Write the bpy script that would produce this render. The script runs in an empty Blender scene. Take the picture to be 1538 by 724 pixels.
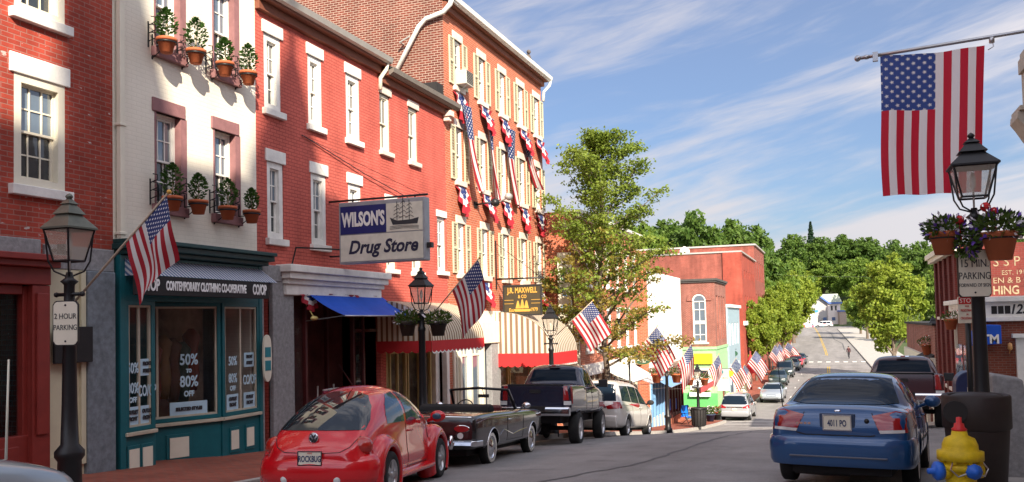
import bpy, bmesh, math, random
from mathutils import Vector, Matrix, Euler, noise
from mathutils.bvhtree import BVHTree
R = math.radians
rnd = random.Random(7)
scene = bpy.context.scene
COL = scene.collection
# ------------------------------------------------------------------ camera model
FPX, VPX, VPY, PITCH, ROLL = 1300.0, 1255.0, 476.0, .04, .022    # focal length and street vanishing point in photo pixels (1538 wide)
def camrot(yaw): return (Euler((0,0,yaw)).to_matrix() @ Euler((R(90)+PITCH,0,0)).to_matrix() @ Euler((0,0,-ROLL)).to_matrix())
def _vp(yaw):
    c = camrot(yaw).transposed() @ Vector((0,1,0)); return 769+FPX*c.x/-c.z, FPX*c.y/-c.z
YAW = .36
for _ in range(30): YAW += (VPX-_vp(YAW)[0])/FPX*.8
PCY = VPY+_vp(YAW)[1]; CR = camrot(YAW)
cam = bpy.data.cameras.new('camera'); camo = bpy.data.objects.new('camera', cam); COL.objects.link(camo)
cam.sensor_width = 36; cam.lens = 36*FPX/1538; cam.shift_y = (PCY-362)/1538
cam.clip_start = .1; cam.clip_end = 4000
camo.rotation_euler = CR.to_euler(); scene.camera = camo
SY, CY = math.sin(YAW), math.cos(YAW)
def ray(px, py): return CR @ Vector(((px-769)/FPX, (PCY-py)/FPX, -1))
def onX(px, py, X=-11.0): d = ray(px, py); return (X/d.x*d.y, X/d.x*d.z)          # (y, z) where a pixel's ray meets a facade x = const
def onY(px, py, Y): d = ray(px, py); return (Y/d.y*d.x, Y/d.y*d.z)                # (x, z) on a plane y = const
def atd(px, py, dd): d = ray(px, py); k = dd/(-SY*d.x+CY*d.y); return d*k         # at a horizontal depth
def FY(p, X=-11.0, py=380): return onX(p, py, X)[0]
def FZ(py, p, X=-11.0): return onX(p, py, X)[1]
def depth(x, y): return -SY*x+CY*y
def project(v):
    c = CR.transposed() @ Vector(v); return (769+FPX*c.x/-c.z, PCY-FPX*c.y/-c.z)
# ------------------------------------------------------------------ ground profile
PROF = [(-80,2.0),(-30,-.3),(0,-1.75),(8,-2.15),(13,-2.45),(17.5,-2.76),(23.4,-3.2),(29,-3.82),(40,-5.15),(48,-5.95),(56,-6.55),(64,-6.75),
        (80,-6.4),(100,-6.1),(125,-6.0),(150,-5.45),(200,-4.1),(240,-3.05),(262,-2.85),(300,-2.8),(900,-2)]
def lerpt(T, y):
    if y <= T[0][0]: return T[0][1]
    for a, b in zip(T, T[1:]):
        if y <= b[0]: return a[1]+(b[1]-a[1])*(y-a[0])/(b[0]-a[0])
    return T[-1][1]
def zbase(y): return sum(lerpt(PROF, y+d) for d in (-3,-1.5,0,1.5,3))/5
def sstep(a, b, v):
    v = max(0, min(1, (v-a)/(b-a))); return v*v*(3-2*v)
def zg(x, y):
    x = max(-14, min(9, x))
    return zbase(y)+(.022+.034*sstep(13, 27, y))*max(-1.5, x+6.2)*(1-sstep(38, 66, y))
def slope(y): return math.atan((zbase(y+1.2)-zbase(y-1.2))/2.4)
KL = [(-60,-8.0),(14,-8.05),(30,-7.85),(56,-6.7),(66,-6.2),(75,-5.9),(100,-5.9),(125,-6.3),(150,-7.2),(240,-10),(300,-12)]
KR = [(-60,-.6),(4,.85),(8,1.25),(12,1.55),(28,3.0),(45,3.7),(90,4.0),(125,3.6),(150,3.0),(240,.2),(300,-1)]
# ------------------------------------------------------------------ materials
MATS = {}
def nodes(m):
    m.use_nodes = True; nt = m.node_tree; return nt, nt.nodes, nt.links
def pmat(name, col, rough=.6, metal=0., var=.12, scale=4., bump=0., coat=0., spec=.5, ior=1.45, fine=0, sheet=False):
    if name in MATS: return MATS[name]
    m = bpy.data.materials.new(name); nt, N, L = nodes(m); b = N['Principled BSDF']
    b.inputs['Roughness'].default_value = rough; b.inputs['Metallic'].default_value = metal
    b.inputs['Coat Weight'].default_value = coat; b.inputs['Coat Roughness'].default_value = .04
    b.inputs['IOR'].default_value = ior
    tc = N.new('ShaderNodeTexCoord'); nz = N.new('ShaderNodeTexNoise'); nz.inputs['Scale'].default_value = scale
    nz.inputs['Detail'].default_value = 6; nz.inputs['Roughness'].default_value = .62
    L.new(tc.outputs['Object'], nz.inputs['Vector'])
    rp = N.new('ShaderNodeMapRange'); rp.inputs['From Min'].default_value = .3; rp.inputs['From Max'].default_value = .7
    rp.inputs['To Min'].default_value = 1-var; rp.inputs['To Max'].default_value = 1+var
    L.new(nz.outputs['Fac'], rp.inputs['Value'])
    mx = N.new('ShaderNodeVectorMath'); mx.operation = 'SCALE'; mx.inputs[0].default_value = col[:3]
    L.new(rp.outputs[0], mx.inputs['Scale']); L.new(mx.outputs[0], b.inputs['Base Color'])
    if bump:
        n2 = N.new('ShaderNodeTexNoise'); n2.inputs['Scale'].default_value = fine or scale*8; n2.inputs['Detail'].default_value = 4
        L.new(tc.outputs['Object'], n2.inputs['Vector'])
        bp = N.new('ShaderNodeBump'); bp.inputs['Strength'].default_value = bump; bp.inputs['Distance'].default_value = .02
        L.new(n2.outputs['Fac'], bp.inputs['Height']); L.new(bp.outputs[0], b.inputs['Normal'])
    MATS[name] = m; return m
def wallvec(N, L):                           # (x+y, z) of the object: runs along any axis aligned wall
    tc = N.new('ShaderNodeTexCoord'); sp = N.new('ShaderNodeSeparateXYZ'); L.new(tc.outputs['Object'], sp.inputs[0])
    ad = N.new('ShaderNodeMath'); ad.operation = 'ADD'; L.new(sp.outputs[0], ad.inputs[0]); L.new(sp.outputs[1], ad.inputs[1])
    cb = N.new('ShaderNodeCombineXYZ'); L.new(ad.outputs[0], cb.inputs[0]); L.new(sp.outputs[2], cb.inputs[1]); return tc, cb
def brick(name, c1, c2, mortar, msize=.009, bw=.21, rh=.075, stain=.3, bump=.5, rough=.8, flakes=0., flat=False):
    m = bpy.data.materials.new(name); nt, N, L = nodes(m); b = N['Principled BSDF']; b.inputs['Roughness'].default_value = rough
    b.inputs['Specular IOR Level'].default_value = .25
    tc, cb = wallvec(N, L)
    if flat: cb = N.new('ShaderNodeVectorMath'); L.new(tc.outputs['Object'], cb.inputs[0])
    bt = N.new('ShaderNodeTexBrick'); L.new(cb.outputs[0], bt.inputs['Vector'])
    for k, v in (('Scale',1),('Mortar Size',msize),('Mortar Smooth',.3),('Bias',-.1),('Brick Width',bw),('Row Height',rh)): bt.inputs[k].default_value = v
    bt.inputs['Color1'].default_value = (*c1,1); bt.inputs['Color2'].default_value = (*c2,1); bt.inputs['Mortar'].default_value = (*mortar,1)
    nz = N.new('ShaderNodeTexNoise'); nz.inputs['Scale'].default_value = .7; nz.inputs['Detail'].default_value = 8; nz.inputs['Roughness'].default_value = .68
    L.new(tc.outputs['Object'], nz.inputs['Vector'])
    rp = N.new('ShaderNodeMapRange'); rp.inputs['From Min'].default_value = .3; rp.inputs['From Max'].default_value = .7
    rp.inputs['To Min'].default_value = 1-stain; rp.inputs['To Max'].default_value = 1+stain*.7; L.new(nz.outputs['Fac'], rp.inputs['Value'])
    mx = N.new('ShaderNodeVectorMath'); mx.operation = 'SCALE'; L.new(bt.outputs['Color'], mx.inputs[0]); L.new(rp.outputs[0], mx.inputs['Scale'])
    out = mx.outputs[0]
    mp = N.new('ShaderNodeMapping'); mp.inputs['Scale'].default_value = (2.2,.22,1); L.new(cb.outputs[0], mp.inputs[0]); sk = N.new('ShaderNodeTexNoise'); sk.inputs['Scale'].default_value = 1.; sk.inputs['Detail'].default_value = 6
    L.new(mp.outputs[0], sk.inputs['Vector']); r2 = N.new('ShaderNodeMapRange'); r2.inputs['From Min'].default_value = .35; r2.inputs['From Max'].default_value = .65; r2.inputs['To Min'].default_value = 1-stain*.55; r2.inputs['To Max'].default_value = 1+stain*.3; L.new(sk.outputs['Fac'], r2.inputs['Value'])
    m3 = N.new('ShaderNodeVectorMath'); m3.operation = 'SCALE'; L.new(out, m3.inputs[0]); L.new(r2.outputs[0], m3.inputs['Scale']); out = m3.outputs[0]      # rain streaks down the wall
    if flakes:
        fl = N.new('ShaderNodeTexNoise'); fl.inputs['Scale'].default_value = 5; fl.inputs['Detail'].default_value = 3
        mp = N.new('ShaderNodeMapping'); mp.inputs['Scale'].default_value = (1,2.6,1); L.new(cb.outputs[0], mp.inputs[0]); L.new(mp.outputs[0], fl.inputs['Vector'])
        cr = N.new('ShaderNodeValToRGB'); cr.color_ramp.elements[0].position = .735-flakes; cr.color_ramp.elements[1].position = .755-flakes
        L.new(fl.outputs['Fac'], cr.inputs[0]); m2 = N.new('ShaderNodeMix'); m2.data_type = 'RGBA'
        L.new(cr.outputs[0], m2.inputs['Factor']); L.new(out, m2.inputs[6]); m2.inputs[7].default_value = (.5,.42,.38,1); out = m2.outputs[2]
    L.new(out, b.inputs['Base Color'])
    bp = N.new('ShaderNodeBump'); bp.inputs['Strength'].default_value = bump; bp.inputs['Distance'].default_value = .012; bp.invert = True
    L.new(bt.outputs['Fac'], bp.inputs['Height']); L.new(bp.outputs[0], b.inputs['Normal'])
    MATS[name] = m; return m
def glass(name, tint=(.03,.04,.05), ior=1.9, rough=.02, clear=0.):
    m = bpy.data.materials.new(name); nt, N, L = nodes(m); b = N['Principled BSDF']
    b.inputs['Base Color'].default_value = (*tint,1); b.inputs['Roughness'].default_value = rough; b.inputs['IOR'].default_value = ior
    tc = N.new('ShaderNodeTexCoord'); nz = N.new('ShaderNodeTexNoise'); nz.inputs['Scale'].default_value = 1.6; nz.inputs['Detail'].default_value = 2
    L.new(tc.outputs['Object'], nz.inputs['Vector']); bp = N.new('ShaderNodeBump'); bp.inputs['Strength'].default_value = .08; bp.inputs['Distance'].default_value = .05
    L.new(nz.outputs['Fac'], bp.inputs['Height']); L.new(bp.outputs[0], b.inputs['Normal'])
    if clear:
        tr = N.new('ShaderNodeBsdfTransparent'); mx = N.new('ShaderNodeMixShader'); mx.inputs[0].default_value = clear
        L.new(b.outputs[0], mx.inputs[1]); L.new(tr.outputs[0], mx.inputs[2]); L.new(mx.outputs[0], N['Material Output'].inputs[0])
    MATS[name] = m; return m
def leafmat(name, c1, c2, trans=.35):
    m = bpy.data.materials.new(name); nt, N, L = nodes(m); b = N['Principled BSDF']; b.inputs['Roughness'].default_value = .5
    b.inputs['Specular IOR Level'].default_value = .3
    g = N.new('ShaderNodeNewGeometry'); tc = N.new('ShaderNodeTexCoord'); nz = N.new('ShaderNodeTexNoise'); nz.inputs['Scale'].default_value = .9; nz.inputs['Detail'].default_value = 2
    L.new(tc.outputs['Object'], nz.inputs['Vector'])
    ad = N.new('ShaderNodeMath'); ad.operation = 'MULTIPLY_ADD'; ad.inputs[1].default_value = .5; L.new(g.outputs['Random Per Island'], ad.inputs[0])
    sc = N.new('ShaderNodeMapRange'); sc.inputs['From Min'].default_value = .35; sc.inputs['From Max'].default_value = .65; sc.inputs['To Max'].default_value = .5
    L.new(nz.outputs['Fac'], sc.inputs['Value']); L.new(sc.outputs[0], ad.inputs[2])
    mx = N.new('ShaderNodeMix'); mx.data_type = 'RGBA'; L.new(ad.outputs[0], mx.inputs['Factor']); mx.inputs[6].default_value = (*c1,1); mx.inputs[7].default_value = (*c2,1)
    L.new(mx.outputs[2], b.inputs['Base Color']); t = N.new('ShaderNodeBsdfTranslucent'); L.new(mx.outputs[2], t.inputs[0])
    ms = N.new('ShaderNodeMixShader'); ms.inputs[0].default_value = trans; L.new(b.outputs[0], ms.inputs[1]); L.new(t.outputs[0], ms.inputs[2])
    L.new(ms.outputs[0], N['Material Output'].inputs[0]); MATS[name] = m; return m
def mth(N, L, op, a, b=None, c=None):
    n = N.new('ShaderNodeMath'); n.operation = op
    for i, v in enumerate((a, b, c)):
        if v is None: continue
        if isinstance(v, (int, float)): n.inputs[i].default_value = v
        else: L.new(v, n.inputs[i])
    return n.outputs[0]
def flagmat(name, trans=.25, red=(.33,.008,.018), white=(.62,.60,.58), blue=(.018,.036,.14), sr=.15):
    m = bpy.data.materials.new(name); nt, N, L = nodes(m); b = N['Principled BSDF']; b.inputs['Roughness'].default_value = .7
    uv = N.new('ShaderNodeUVMap'); uv.uv_map = 'uv'; sp = N.new('ShaderNodeSeparateXYZ'); L.new(uv.outputs[0], sp.inputs[0]); u, v = sp.outputs[0], sp.outputs[1]
    st = mth(N, L, 'MODULO', mth(N, L, 'FLOOR', mth(N, L, 'MULTIPLY', v, 12.999)), 2.)      # 0: red, 1: white
    can = mth(N, L, 'MULTIPLY', mth(N, L, 'LESS_THAN', u, .4), mth(N, L, 'GREATER_THAN', v, 6/13))
    cu = mth(N, L, 'MULTIPLY', u, 6/.4); cv = mth(N, L, 'MULTIPLY', mth(N, L, 'SUBTRACT', v, 6/13), 5*13/7)
    def dots(o):
        a = mth(N, L, 'SUBTRACT', mth(N, L, 'FRACT', mth(N, L, 'ADD', cu, o)), .5); c = mth(N, L, 'SUBTRACT', mth(N, L, 'FRACT', mth(N, L, 'ADD', cv, o)), .5)
        r = mth(N, L, 'SQRT', mth(N, L, 'ADD', mth(N, L, 'MULTIPLY', a, a), mth(N, L, 'MULTIPLY', c, c)))
        an = mth(N, L, 'ARCTAN2', a, c); rr = mth(N, L, 'MULTIPLY_ADD', mth(N, L, 'COSINE', mth(N, L, 'MULTIPLY', an, 5.)), sr*.35, sr)
        return mth(N, L, 'LESS_THAN', r, rr)
    star = mth(N, L, 'MAXIMUM', dots(0.), dots(.5))
    m1 = N.new('ShaderNodeMix'); m1.data_type = 'RGBA'; L.new(st, m1.inputs[0]); m1.inputs[6].default_value = (*red,1); m1.inputs[7].default_value = (*white,1)
    m2 = N.new('ShaderNodeMix'); m2.data_type = 'RGBA'; L.new(star, m2.inputs[0]); m2.inputs[6].default_value = (*blue,1); m2.inputs[7].default_value = (.75,.75,.75,1)
    m3 = N.new('ShaderNodeMix'); m3.data_type = 'RGBA'; L.new(can, m3.inputs[0]); L.new(m1.outputs[2], m3.inputs[6]); L.new(m2.outputs[2], m3.inputs[7])
    L.new(m3.outputs[2], b.inputs['Base Color']); t = N.new('ShaderNodeBsdfTranslucent'); L.new(m3.outputs[2], t.inputs[0])
    ms = N.new('ShaderNodeMixShader'); ms.inputs[0].default_value = trans; L.new(b.outputs[0], ms.inputs[1]); L.new(t.outputs[0], ms.inputs[2])
    L.new(ms.outputs[0], N['Material Output'].inputs[0]); MATS[name] = m; return m
def stripemat(name, ca, cb, width, frac=.5, axis=0, rough=.75, thin=None):
    """woven stripes across the uv map (u in metres)"""
    m = bpy.data.materials.new(name); nt, N, L = nodes(m); b = N['Principled BSDF']; b.inputs['Roughness'].default_value = rough
    uv = N.new('ShaderNodeUVMap'); uv.uv_map = 'uv'; sp = N.new('ShaderNodeSeparateXYZ'); L.new(uv.outputs[0], sp.inputs[0])
    f = mth(N, L, 'FRACT', mth(N, L, 'DIVIDE', sp.outputs[axis], width)); k = mth(N, L, 'LESS_THAN', f, frac)
    mx = N.new('ShaderNodeMix'); mx.data_type = 'RGBA'; L.new(k, mx.inputs[0]); mx.inputs[6].default_value = (*ca,1); mx.inputs[7].default_value = (*cb,1)
    L.new(mx.outputs[2], b.inputs['Base Color']); t = N.new('ShaderNodeBsdfTranslucent'); L.new(mx.outputs[2], t.inputs[0])
    ms = N.new('ShaderNodeMixShader'); ms.inputs[0].default_value = .2; L.new(b.outputs[0], ms.inputs[1]); L.new(t.outputs[0], ms.inputs[2])
    L.new(ms.outputs[0], N['Material Output'].inputs[0]); MATS[name] = m; return m
# ------------------------------------------------------------------ mesh builder
class MB:
    def __init__(s, T=None): s.v = []; s.f = []; s.mi = []; s.uv = {}; s.T = T or (lambda u, w, v: (u, w, v)); s.cur = 0; s.sm = []; s.smooth = False
    def add(s, pts, faces, uvs=None):
        n = len(s.v); s.v += [Vector(s.T(*p)) for p in pts]
        for k, f in enumerate(faces):
            s.f.append([n+i for i in f]); s.mi.append(s.cur); s.sm.append(s.smooth)
            if uvs: s.uv[len(s.f)-1] = [uvs[i] for i in f]
        return s
    def box(s, a0, a1, b0, b1, c0, c1):
        p = [(a0,b0,c0),(a1,b0,c0),(a1,b1,c0),(a0,b1,c0),(a0,b0,c1),(a1,b0,c1),(a1,b1,c1),(a0,b1,c1)]
        return s.add(p, [(0,3,2,1),(4,5,6,7),(0,1,5,4),(1,2,6,5),(2,3,7,6),(3,0,4,7)])
    def quad(s, a, b, c, d, uvs=None): return s.add([a,b,c,d], [(0,1,2,3)], uvs)
    def grid(s, pts, uvs=None):                  # pts[i][j]
        n, m = len(pts), len(pts[0]); fl = [p for r in pts for p in r]
        fu = [p for r in uvs for p in r] if uvs else None
        return s.add(fl, [(i*m+j,i*m+j+1,(i+1)*m+j+1,(i+1)*m+j) for i in range(n-1) for j in range(m-1)], fu)
    def tube(s, path, r, n=8, caps=True, r2=None):
        P = [Vector(p) for p in path]; k = len(P); rings = []; up = None
        for i, p in enumerate(P):
            d = (P[min(i+1,k-1)]-P[max(i-1,0)]).normalized()
            if up is None: up = d.orthogonal().normalized()
            a = (up-d*up.dot(d)); a = a.normalized() if a.length > 1e-6 else d.orthogonal().normalized(); b = d.cross(a); up = a
            rr = r[i] if isinstance(r, (list, tuple)) else (r if r2 is None else r+(r2-r)*i/(k-1))
            rings.append([tuple(p+a*math.cos(2*math.pi*j/n)*rr+b*math.sin(2*math.pi*j/n)*rr) for j in range(n)])
        sm = s.smooth; s.smooth = n > 5
        fl = [q for g in rings for q in g]; F = [(i*n+j,i*n+(j+1)%n,(i+1)*n+(j+1)%n,(i+1)*n+j) for i in range(k-1) for j in range(n)]
        s.add(fl, F); s.smooth = sm
        if caps: s.add(rings[0], [tuple(range(n))[::-1]]); s.add(rings[-1], [tuple(range(n))])
        return s
    def lathe(s, prof, c=(0,0,0), n=16, axis='z', caps=True, sm=True, sq=False, rot0=0):
        rings = []
        for r, h in prof:
            g = []
            for j in range(n):
                a = 2*math.pi*j/n+rot0; x, y = r*math.cos(a), r*math.sin(a)
                p = (x,y,h) if axis == 'z' else ((h,x,y) if axis == 'x' else (x,h,y))
                g.append((c[0]+p[0],c[1]+p[1],c[2]+p[2]))
            rings.append(g)
        k = len(rings); o = s.smooth; s.smooth = sm
        s.add([q for g in rings for q in g], [(i*n+j,i*n+(j+1)%n,(i+1)*n+(j+1)%n,(i+1)*n+j) for i in range(k-1) for j in range(n)]); s.smooth = o
        if caps:
            if prof[0][0] > 1e-4: s.add(rings[0], [tuple(range(n))[::-1]])
            if prof[-1][0] > 1e-4: s.add(rings[-1], [tuple(range(n))])
        return s
    def prism(s, poly, a, b, axis=0):            # poly in the two other axes (in order), extruded along axis
        def P(q, t): q = list(q); q.insert(axis, t); return tuple(q)
        n = len(poly); pts = [P(q, a) for q in poly]+[P(q, b) for q in poly]
        return s.add(pts, [tuple(range(n)), tuple(range(2*n-1, n-1, -1))]+[(i,(i+1)%n,n+(i+1)%n,n+i) for i in range(n)])
    def ball(s, c, r, n=10, m=7):
        if isinstance(r, (int, float)): r = (r,r,r)
        g = [[(c[0]+r[0]*math.sin(math.pi*i/m)*math.cos(2*math.pi*j/n), c[1]+r[1]*math.sin(math.pi*i/m)*math.sin(2*math.pi*j/n), c[2]+r[2]*math.cos(math.pi*i/m)) for j in range(n)] for i in range(m+1)]
        o = s.smooth; s.smooth = True
        s.add([q for k in g for q in k], [(i*n+j,i*n+(j+1)%n,(i+1)*n+(j+1)%n,(i+1)*n+j) for i in range(m) for j in range(n)]); s.smooth = o; return s
    def mesh(s, name, mats, org=(0,0,0), fix=True):
        me = bpy.data.meshes.new(name); o = Vector(org); me.from_pydata([v-o for v in s.v], [], s.f)
        for m in (mats if isinstance(mats, (list, tuple)) else [mats]): me.materials.append(m)
        me.polygons.foreach_set('material_index', s.mi); me.polygons.foreach_set('use_smooth', s.sm)
        if s.uv:
            ul = me.uv_layers.new(name='uv')
            for fi, uvs in s.uv.items():
                for li, q in zip(me.polygons[fi].loop_indices, uvs): ul.data[li].uv = q
        if fix:
            bm = bmesh.new(); bm.from_mesh(me); bmesh.ops.remove_doubles(bm, verts=bm.verts, dist=1e-5); bmesh.ops.recalc_face_normals(bm, faces=bm.faces); bm.to_mesh(me); bm.free()
        me.update(); return me
    def build(s, name, mats, parent=None, org=None, bevel=0, fix=True):
        if org is None: org = tuple(ORG.get(root(parent), (0,0,0))) if parent else (0,0,0)
        return put(name, s.mesh(name, mats, org, fix), parent, bevel)
ORG = {}
def root(o):
    while o is not None and o.parent: o = o.parent
    return o.name if o else None
def put(name, me, parent=None, bevel=0):
    o = bpy.data.objects.new(name, me); COL.objects.link(o)
    if parent: o.parent = parent
    if bevel:
        b = o.modifiers.new('bevel', 'BEVEL'); b.width = bevel; b.segments = 2; b.limit_method = 'ANGLE'; b.angle_limit = R(40)
    return o
def tag(o, label, cat, group=None):
    o['label'] = label; o['category'] = cat
    if group: o['group'] = group
    return o
def thing(name, label, cat, loc=(0,0,0), rot=(0,0,0), group=None, world=True):
    """an empty at the thing's base; world=True: its meshes are given in world coordinates"""
    o = bpy.data.objects.new(name, None); o.empty_display_size = .2; COL.objects.link(o); o.location = loc; o.rotation_euler = rot
    tag(o, label, cat, group); ORG[o.name] = tuple(loc) if world else (0,0,0); return o
def struct(o): o['kind'] = 'structure'; return o
def copy_tree(o, parent=None):
    c = o.copy(); COL.objects.link(c); c.parent = parent
    for ch in list(o.children): copy_tree(ch, c)
    return c
def text(s, size, name, mat, parent, M, bold=0., depth_=.006, sx=1., align='CENTER', shear=0., fit=0.):
    """lettering as a mesh; M maps the text plane into the parent's frame"""
    cu = bpy.data.curves.new(name, 'FONT'); cu.body = s; cu.size = size; cu.align_x = align; cu.align_y = 'CENTER'; cu.extrude = depth_; cu.offset = bold; cu.shear = shear
    cu.resolution_u = 3
    t = bpy.data.objects.new(name, cu); COL.objects.link(t); bpy.context.view_layer.update()
    me = bpy.data.meshes.new_from_object(t.evaluated_get(bpy.context.evaluated_depsgraph_get())); bpy.data.objects.remove(t)
    if fit:
        xs = [v.co.x for v in me.vertices]; sx = fit/(max(xs)-min(xs))
    me.transform(M @ Matrix.Diagonal((sx,1,1,1))); me.materials.clear(); me.materials.append(mat); me.name = name
    return put(name, me, parent)
def frame(o, face):
    """text frame at point o for a face looking towards: 'x' +X, 'y' -Y (the camera), '-x' -X"""
    rot = {'x': (R(90),0,R(90)), 'y': (R(90),0,0), '-x': (R(90),0,R(-90))}[face]
    return Matrix.Translation(o) @ Euler(rot).to_matrix().to_4x4()
def FX(X): return lambda u, w, v: (X+w, u, v)          # facade looking to +X: u = y, w = outwards, v = z
def FYm(Y): return lambda u, w, v: (u, Y-w, v)         # looking to -Y: u = x
def FXm(X): return lambda u, w, v: (X-w, -u, v)        # looking to -X: u = -y
# ------------------------------------------------------------------ light and sky
SUN = Vector((.50,-.70,.50)).normalized()
sl = bpy.data.lights.new('sun', 'SUN'); so = bpy.data.objects.new('sun', sl); COL.objects.link(so)
sl.energy = 5.0; sl.angle = R(.5); sl.color = (1,.88,.72); so.rotation_euler = SUN.to_track_quat('Z', 'Y').to_euler()
w = bpy.data.worlds.new('World'); scene.world = w; w.use_nodes = True; N = w.node_tree.nodes; L = w.node_tree.links
SKY_OFF = 4.4
sky = N.new('ShaderNodeTexSky'); sky.sky_type = 'NISHITA'; sky.sun_disc = False
sky.sun_elevation = math.asin(SUN.z); sky.sun_rotation = math.atan2(SUN.x, SUN.y); sky.air_density = 1.2; sky.dust_density = 1.0; sky.ozone_density = 2.5
tc = N.new('ShaderNodeTexCoord'); sp = N.new('ShaderNodeSeparateXYZ'); L.new(tc.outputs['Generated'], sp.inputs[0])
ev = mth(N, L, 'MULTIPLY_ADD', sp.outputs[0], -.24, sp.outputs[2])                # cirrus bands rise gently towards the right
def cirrus(su, sv, off, detail, dist):
    cb = N.new('ShaderNodeCombineXYZ'); L.new(mth(N, L, 'MULTIPLY', sp.outputs[0], su), cb.inputs[0]); L.new(mth(N, L, 'MULTIPLY_ADD', ev, sv, off), cb.inputs[1]); L.new(mth(N, L, 'MULTIPLY', sp.outputs[1], su*.5), cb.inputs[2])
    n = N.new('ShaderNodeTexNoise'); n.inputs['Scale'].default_value = 1; n.inputs['Detail'].default_value = detail; n.inputs['Roughness'].default_value = .56; n.inputs['Distortion'].default_value = dist
    L.new(cb.outputs[0], n.inputs['Vector']); return n.outputs['Fac']
s_ = mth(N, L, 'MULTIPLY_ADD', cirrus(6., 42., 0., 9, 1.2), .25, mth(N, L, 'MULTIPLY', cirrus(2.1, 10., SKY_OFF, 7, .7), .87))
haz = mth(N, L, 'MULTIPLY', mth(N, L, 'MAXIMUM', mth(N, L, 'SUBTRACT', .155, sp.outputs[2]), 0.), 1.6)
s2 = mth(N, L, 'ADD', s_, haz)
mr = N.new('ShaderNodeMapRange'); mr.interpolation_type = 'SMOOTHSTEP'; mr.inputs['From Min'].default_value = .47; mr.inputs['From Max'].default_value = .74; mr.inputs['To Min'].default_value = .19; mr.inputs['To Max'].default_value = .93
L.new(s2, mr.inputs['Value'])
mx = N.new('ShaderNodeMix'); mx.data_type = 'RGBA'; L.new(mr.outputs[0], mx.inputs['Factor']); tn = N.new('ShaderNodeVectorMath'); tn.operation = 'MULTIPLY'; tn.inputs[1].default_value = (.21,.29,.40); L.new(sky.outputs[0], tn.inputs[0]); L.new(tn.outputs[0], mx.inputs[6]); 
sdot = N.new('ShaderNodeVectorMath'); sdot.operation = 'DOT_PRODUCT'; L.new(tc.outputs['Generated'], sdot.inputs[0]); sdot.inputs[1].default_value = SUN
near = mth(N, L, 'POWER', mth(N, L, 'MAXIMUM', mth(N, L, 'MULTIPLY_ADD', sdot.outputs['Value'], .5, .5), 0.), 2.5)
cl = N.new('ShaderNodeVectorMath'); cl.operation = 'SCALE'; cl.inputs[0].default_value = (2.4,2.28,2.36); L.new(mth(N, L, 'MULTIPLY_ADD', near, 4.0, 1.), cl.inputs['Scale']); L.new(cl.outputs[0], mx.inputs[7])   # cloud brightened towards the sun, added as fill for the shaded fronts
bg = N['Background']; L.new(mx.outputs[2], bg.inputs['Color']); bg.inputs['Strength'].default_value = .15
scene.view_settings.view_transform = 'Standard'; scene.view_settings.look = 'None'; scene.view_settings.exposure = 1.08; scene.view_settings.gamma = 1
scene.render.engine = 'CYCLES'; scene.cycles.max_bounces = 6; scene.cycles.transparent_max_bounces = 16
# ------------------------------------------------------------------ materials
RED_OLD = brick('red_brick_weathered', (.42,.066,.04), (.31,.047,.03), (.36,.16,.125), stain=.3, flakes=.05, msize=.008)
RED_PAINT = brick('painted_red_brick', (.59,.132,.098), (.54,.117,.088), (.42,.086,.067), stain=.22, bump=.9, msize=.011)
RED_RAW = brick('raw_red_brick', (.47,.125,.06), (.38,.092,.045), (.50,.28,.20), stain=.14)
BROWN_BRICK = brick('brown_brick', (.17,.042,.026), (.105,.028,.019), (.38,.28,.22), stain=.2, msize=.012)
WHITE_BRICK = brick('white_painted_brick', (.80,.74,.62), (.79,.73,.61), (.755,.70,.58), stain=.08, bump=.3)
FAR_BRICK = brick('far_red_brick', (.27,.068,.048), (.22,.054,.038), (.29,.14,.11), stain=.35)
PINK_BRICK = brick('rosy_brick', (.29,.085,.06), (.22,.062,.045), (.38,.26,.21), stain=.3)
ORANGE_PAINT = brick('orange_painted_brick', (.34,.07,.045), (.31,.062,.04), (.30,.07,.048), stain=.3, bump=.4)
MURAL_BRICK = brick('mural_brick', (.17,.028,.022), (.13,.022,.018), (.16,.055,.045), stain=.35)
DARK_BRICK = brick('dark_brick', (.26,.07,.04), (.20,.055,.035), (.25,.15,.11), stain=.2)
PAVER = brick('sidewalk_brick', (.33,.085,.05), (.25,.065,.042), (.22,.13,.10), bw=.2, rh=.1, flat=True, stain=.25)
WHITE = pmat('white_paint', (.77,.75,.69), .55, var=.14, scale=3.2, bump=.12)
CREAM = pmat('cream_paint', (.74,.69,.55), .55, var=.06, scale=3)
CREAMY = pmat('cream_panel', (.62,.58,.40), .6, var=.05)
YELLOW_SH = pmat('yellow_shutter', (.52,.49,.34), .6, var=.08)
PURPLE = pmat('mauve_stone', (.26,.125,.125), .7, var=.15, scale=6, bump=.2)
GRANITE = pmat('granite', (.27,.27,.27), .75, var=.25, scale=14, bump=.3)
GRANITE_D = pmat('dark_granite', (.17,.20,.22), .75, var=.3, scale=10, bump=.3)
SILL = pmat('stone_sill', (.66,.56,.48), .75, var=.1)
TEAL = pmat('teal_paint', (.008,.115,.135), .4, var=.12, scale=3)
TEAL_D = pmat('dark_teal_paint', (.008,.045,.045), .45, var=.1)
MUNTIN = pmat('tan_muntin', (.50,.45,.34), .5)
BLACK = pmat('black_iron', (.012,.012,.013), .42, var=.2)
BLACKM = pmat('black_matte', (.02,.018,.018), .8)
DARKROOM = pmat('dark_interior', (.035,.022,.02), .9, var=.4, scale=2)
MAROON = pmat('maroon_paint', (.24,.03,.022), .5, var=.12)
MAROON_D = pmat('dark_maroon_wood', (.075,.012,.012), .45, var=.2)
ROOF = pmat('asphalt_roof', (.07,.065,.06), .9, var=.2, scale=8)
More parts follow.
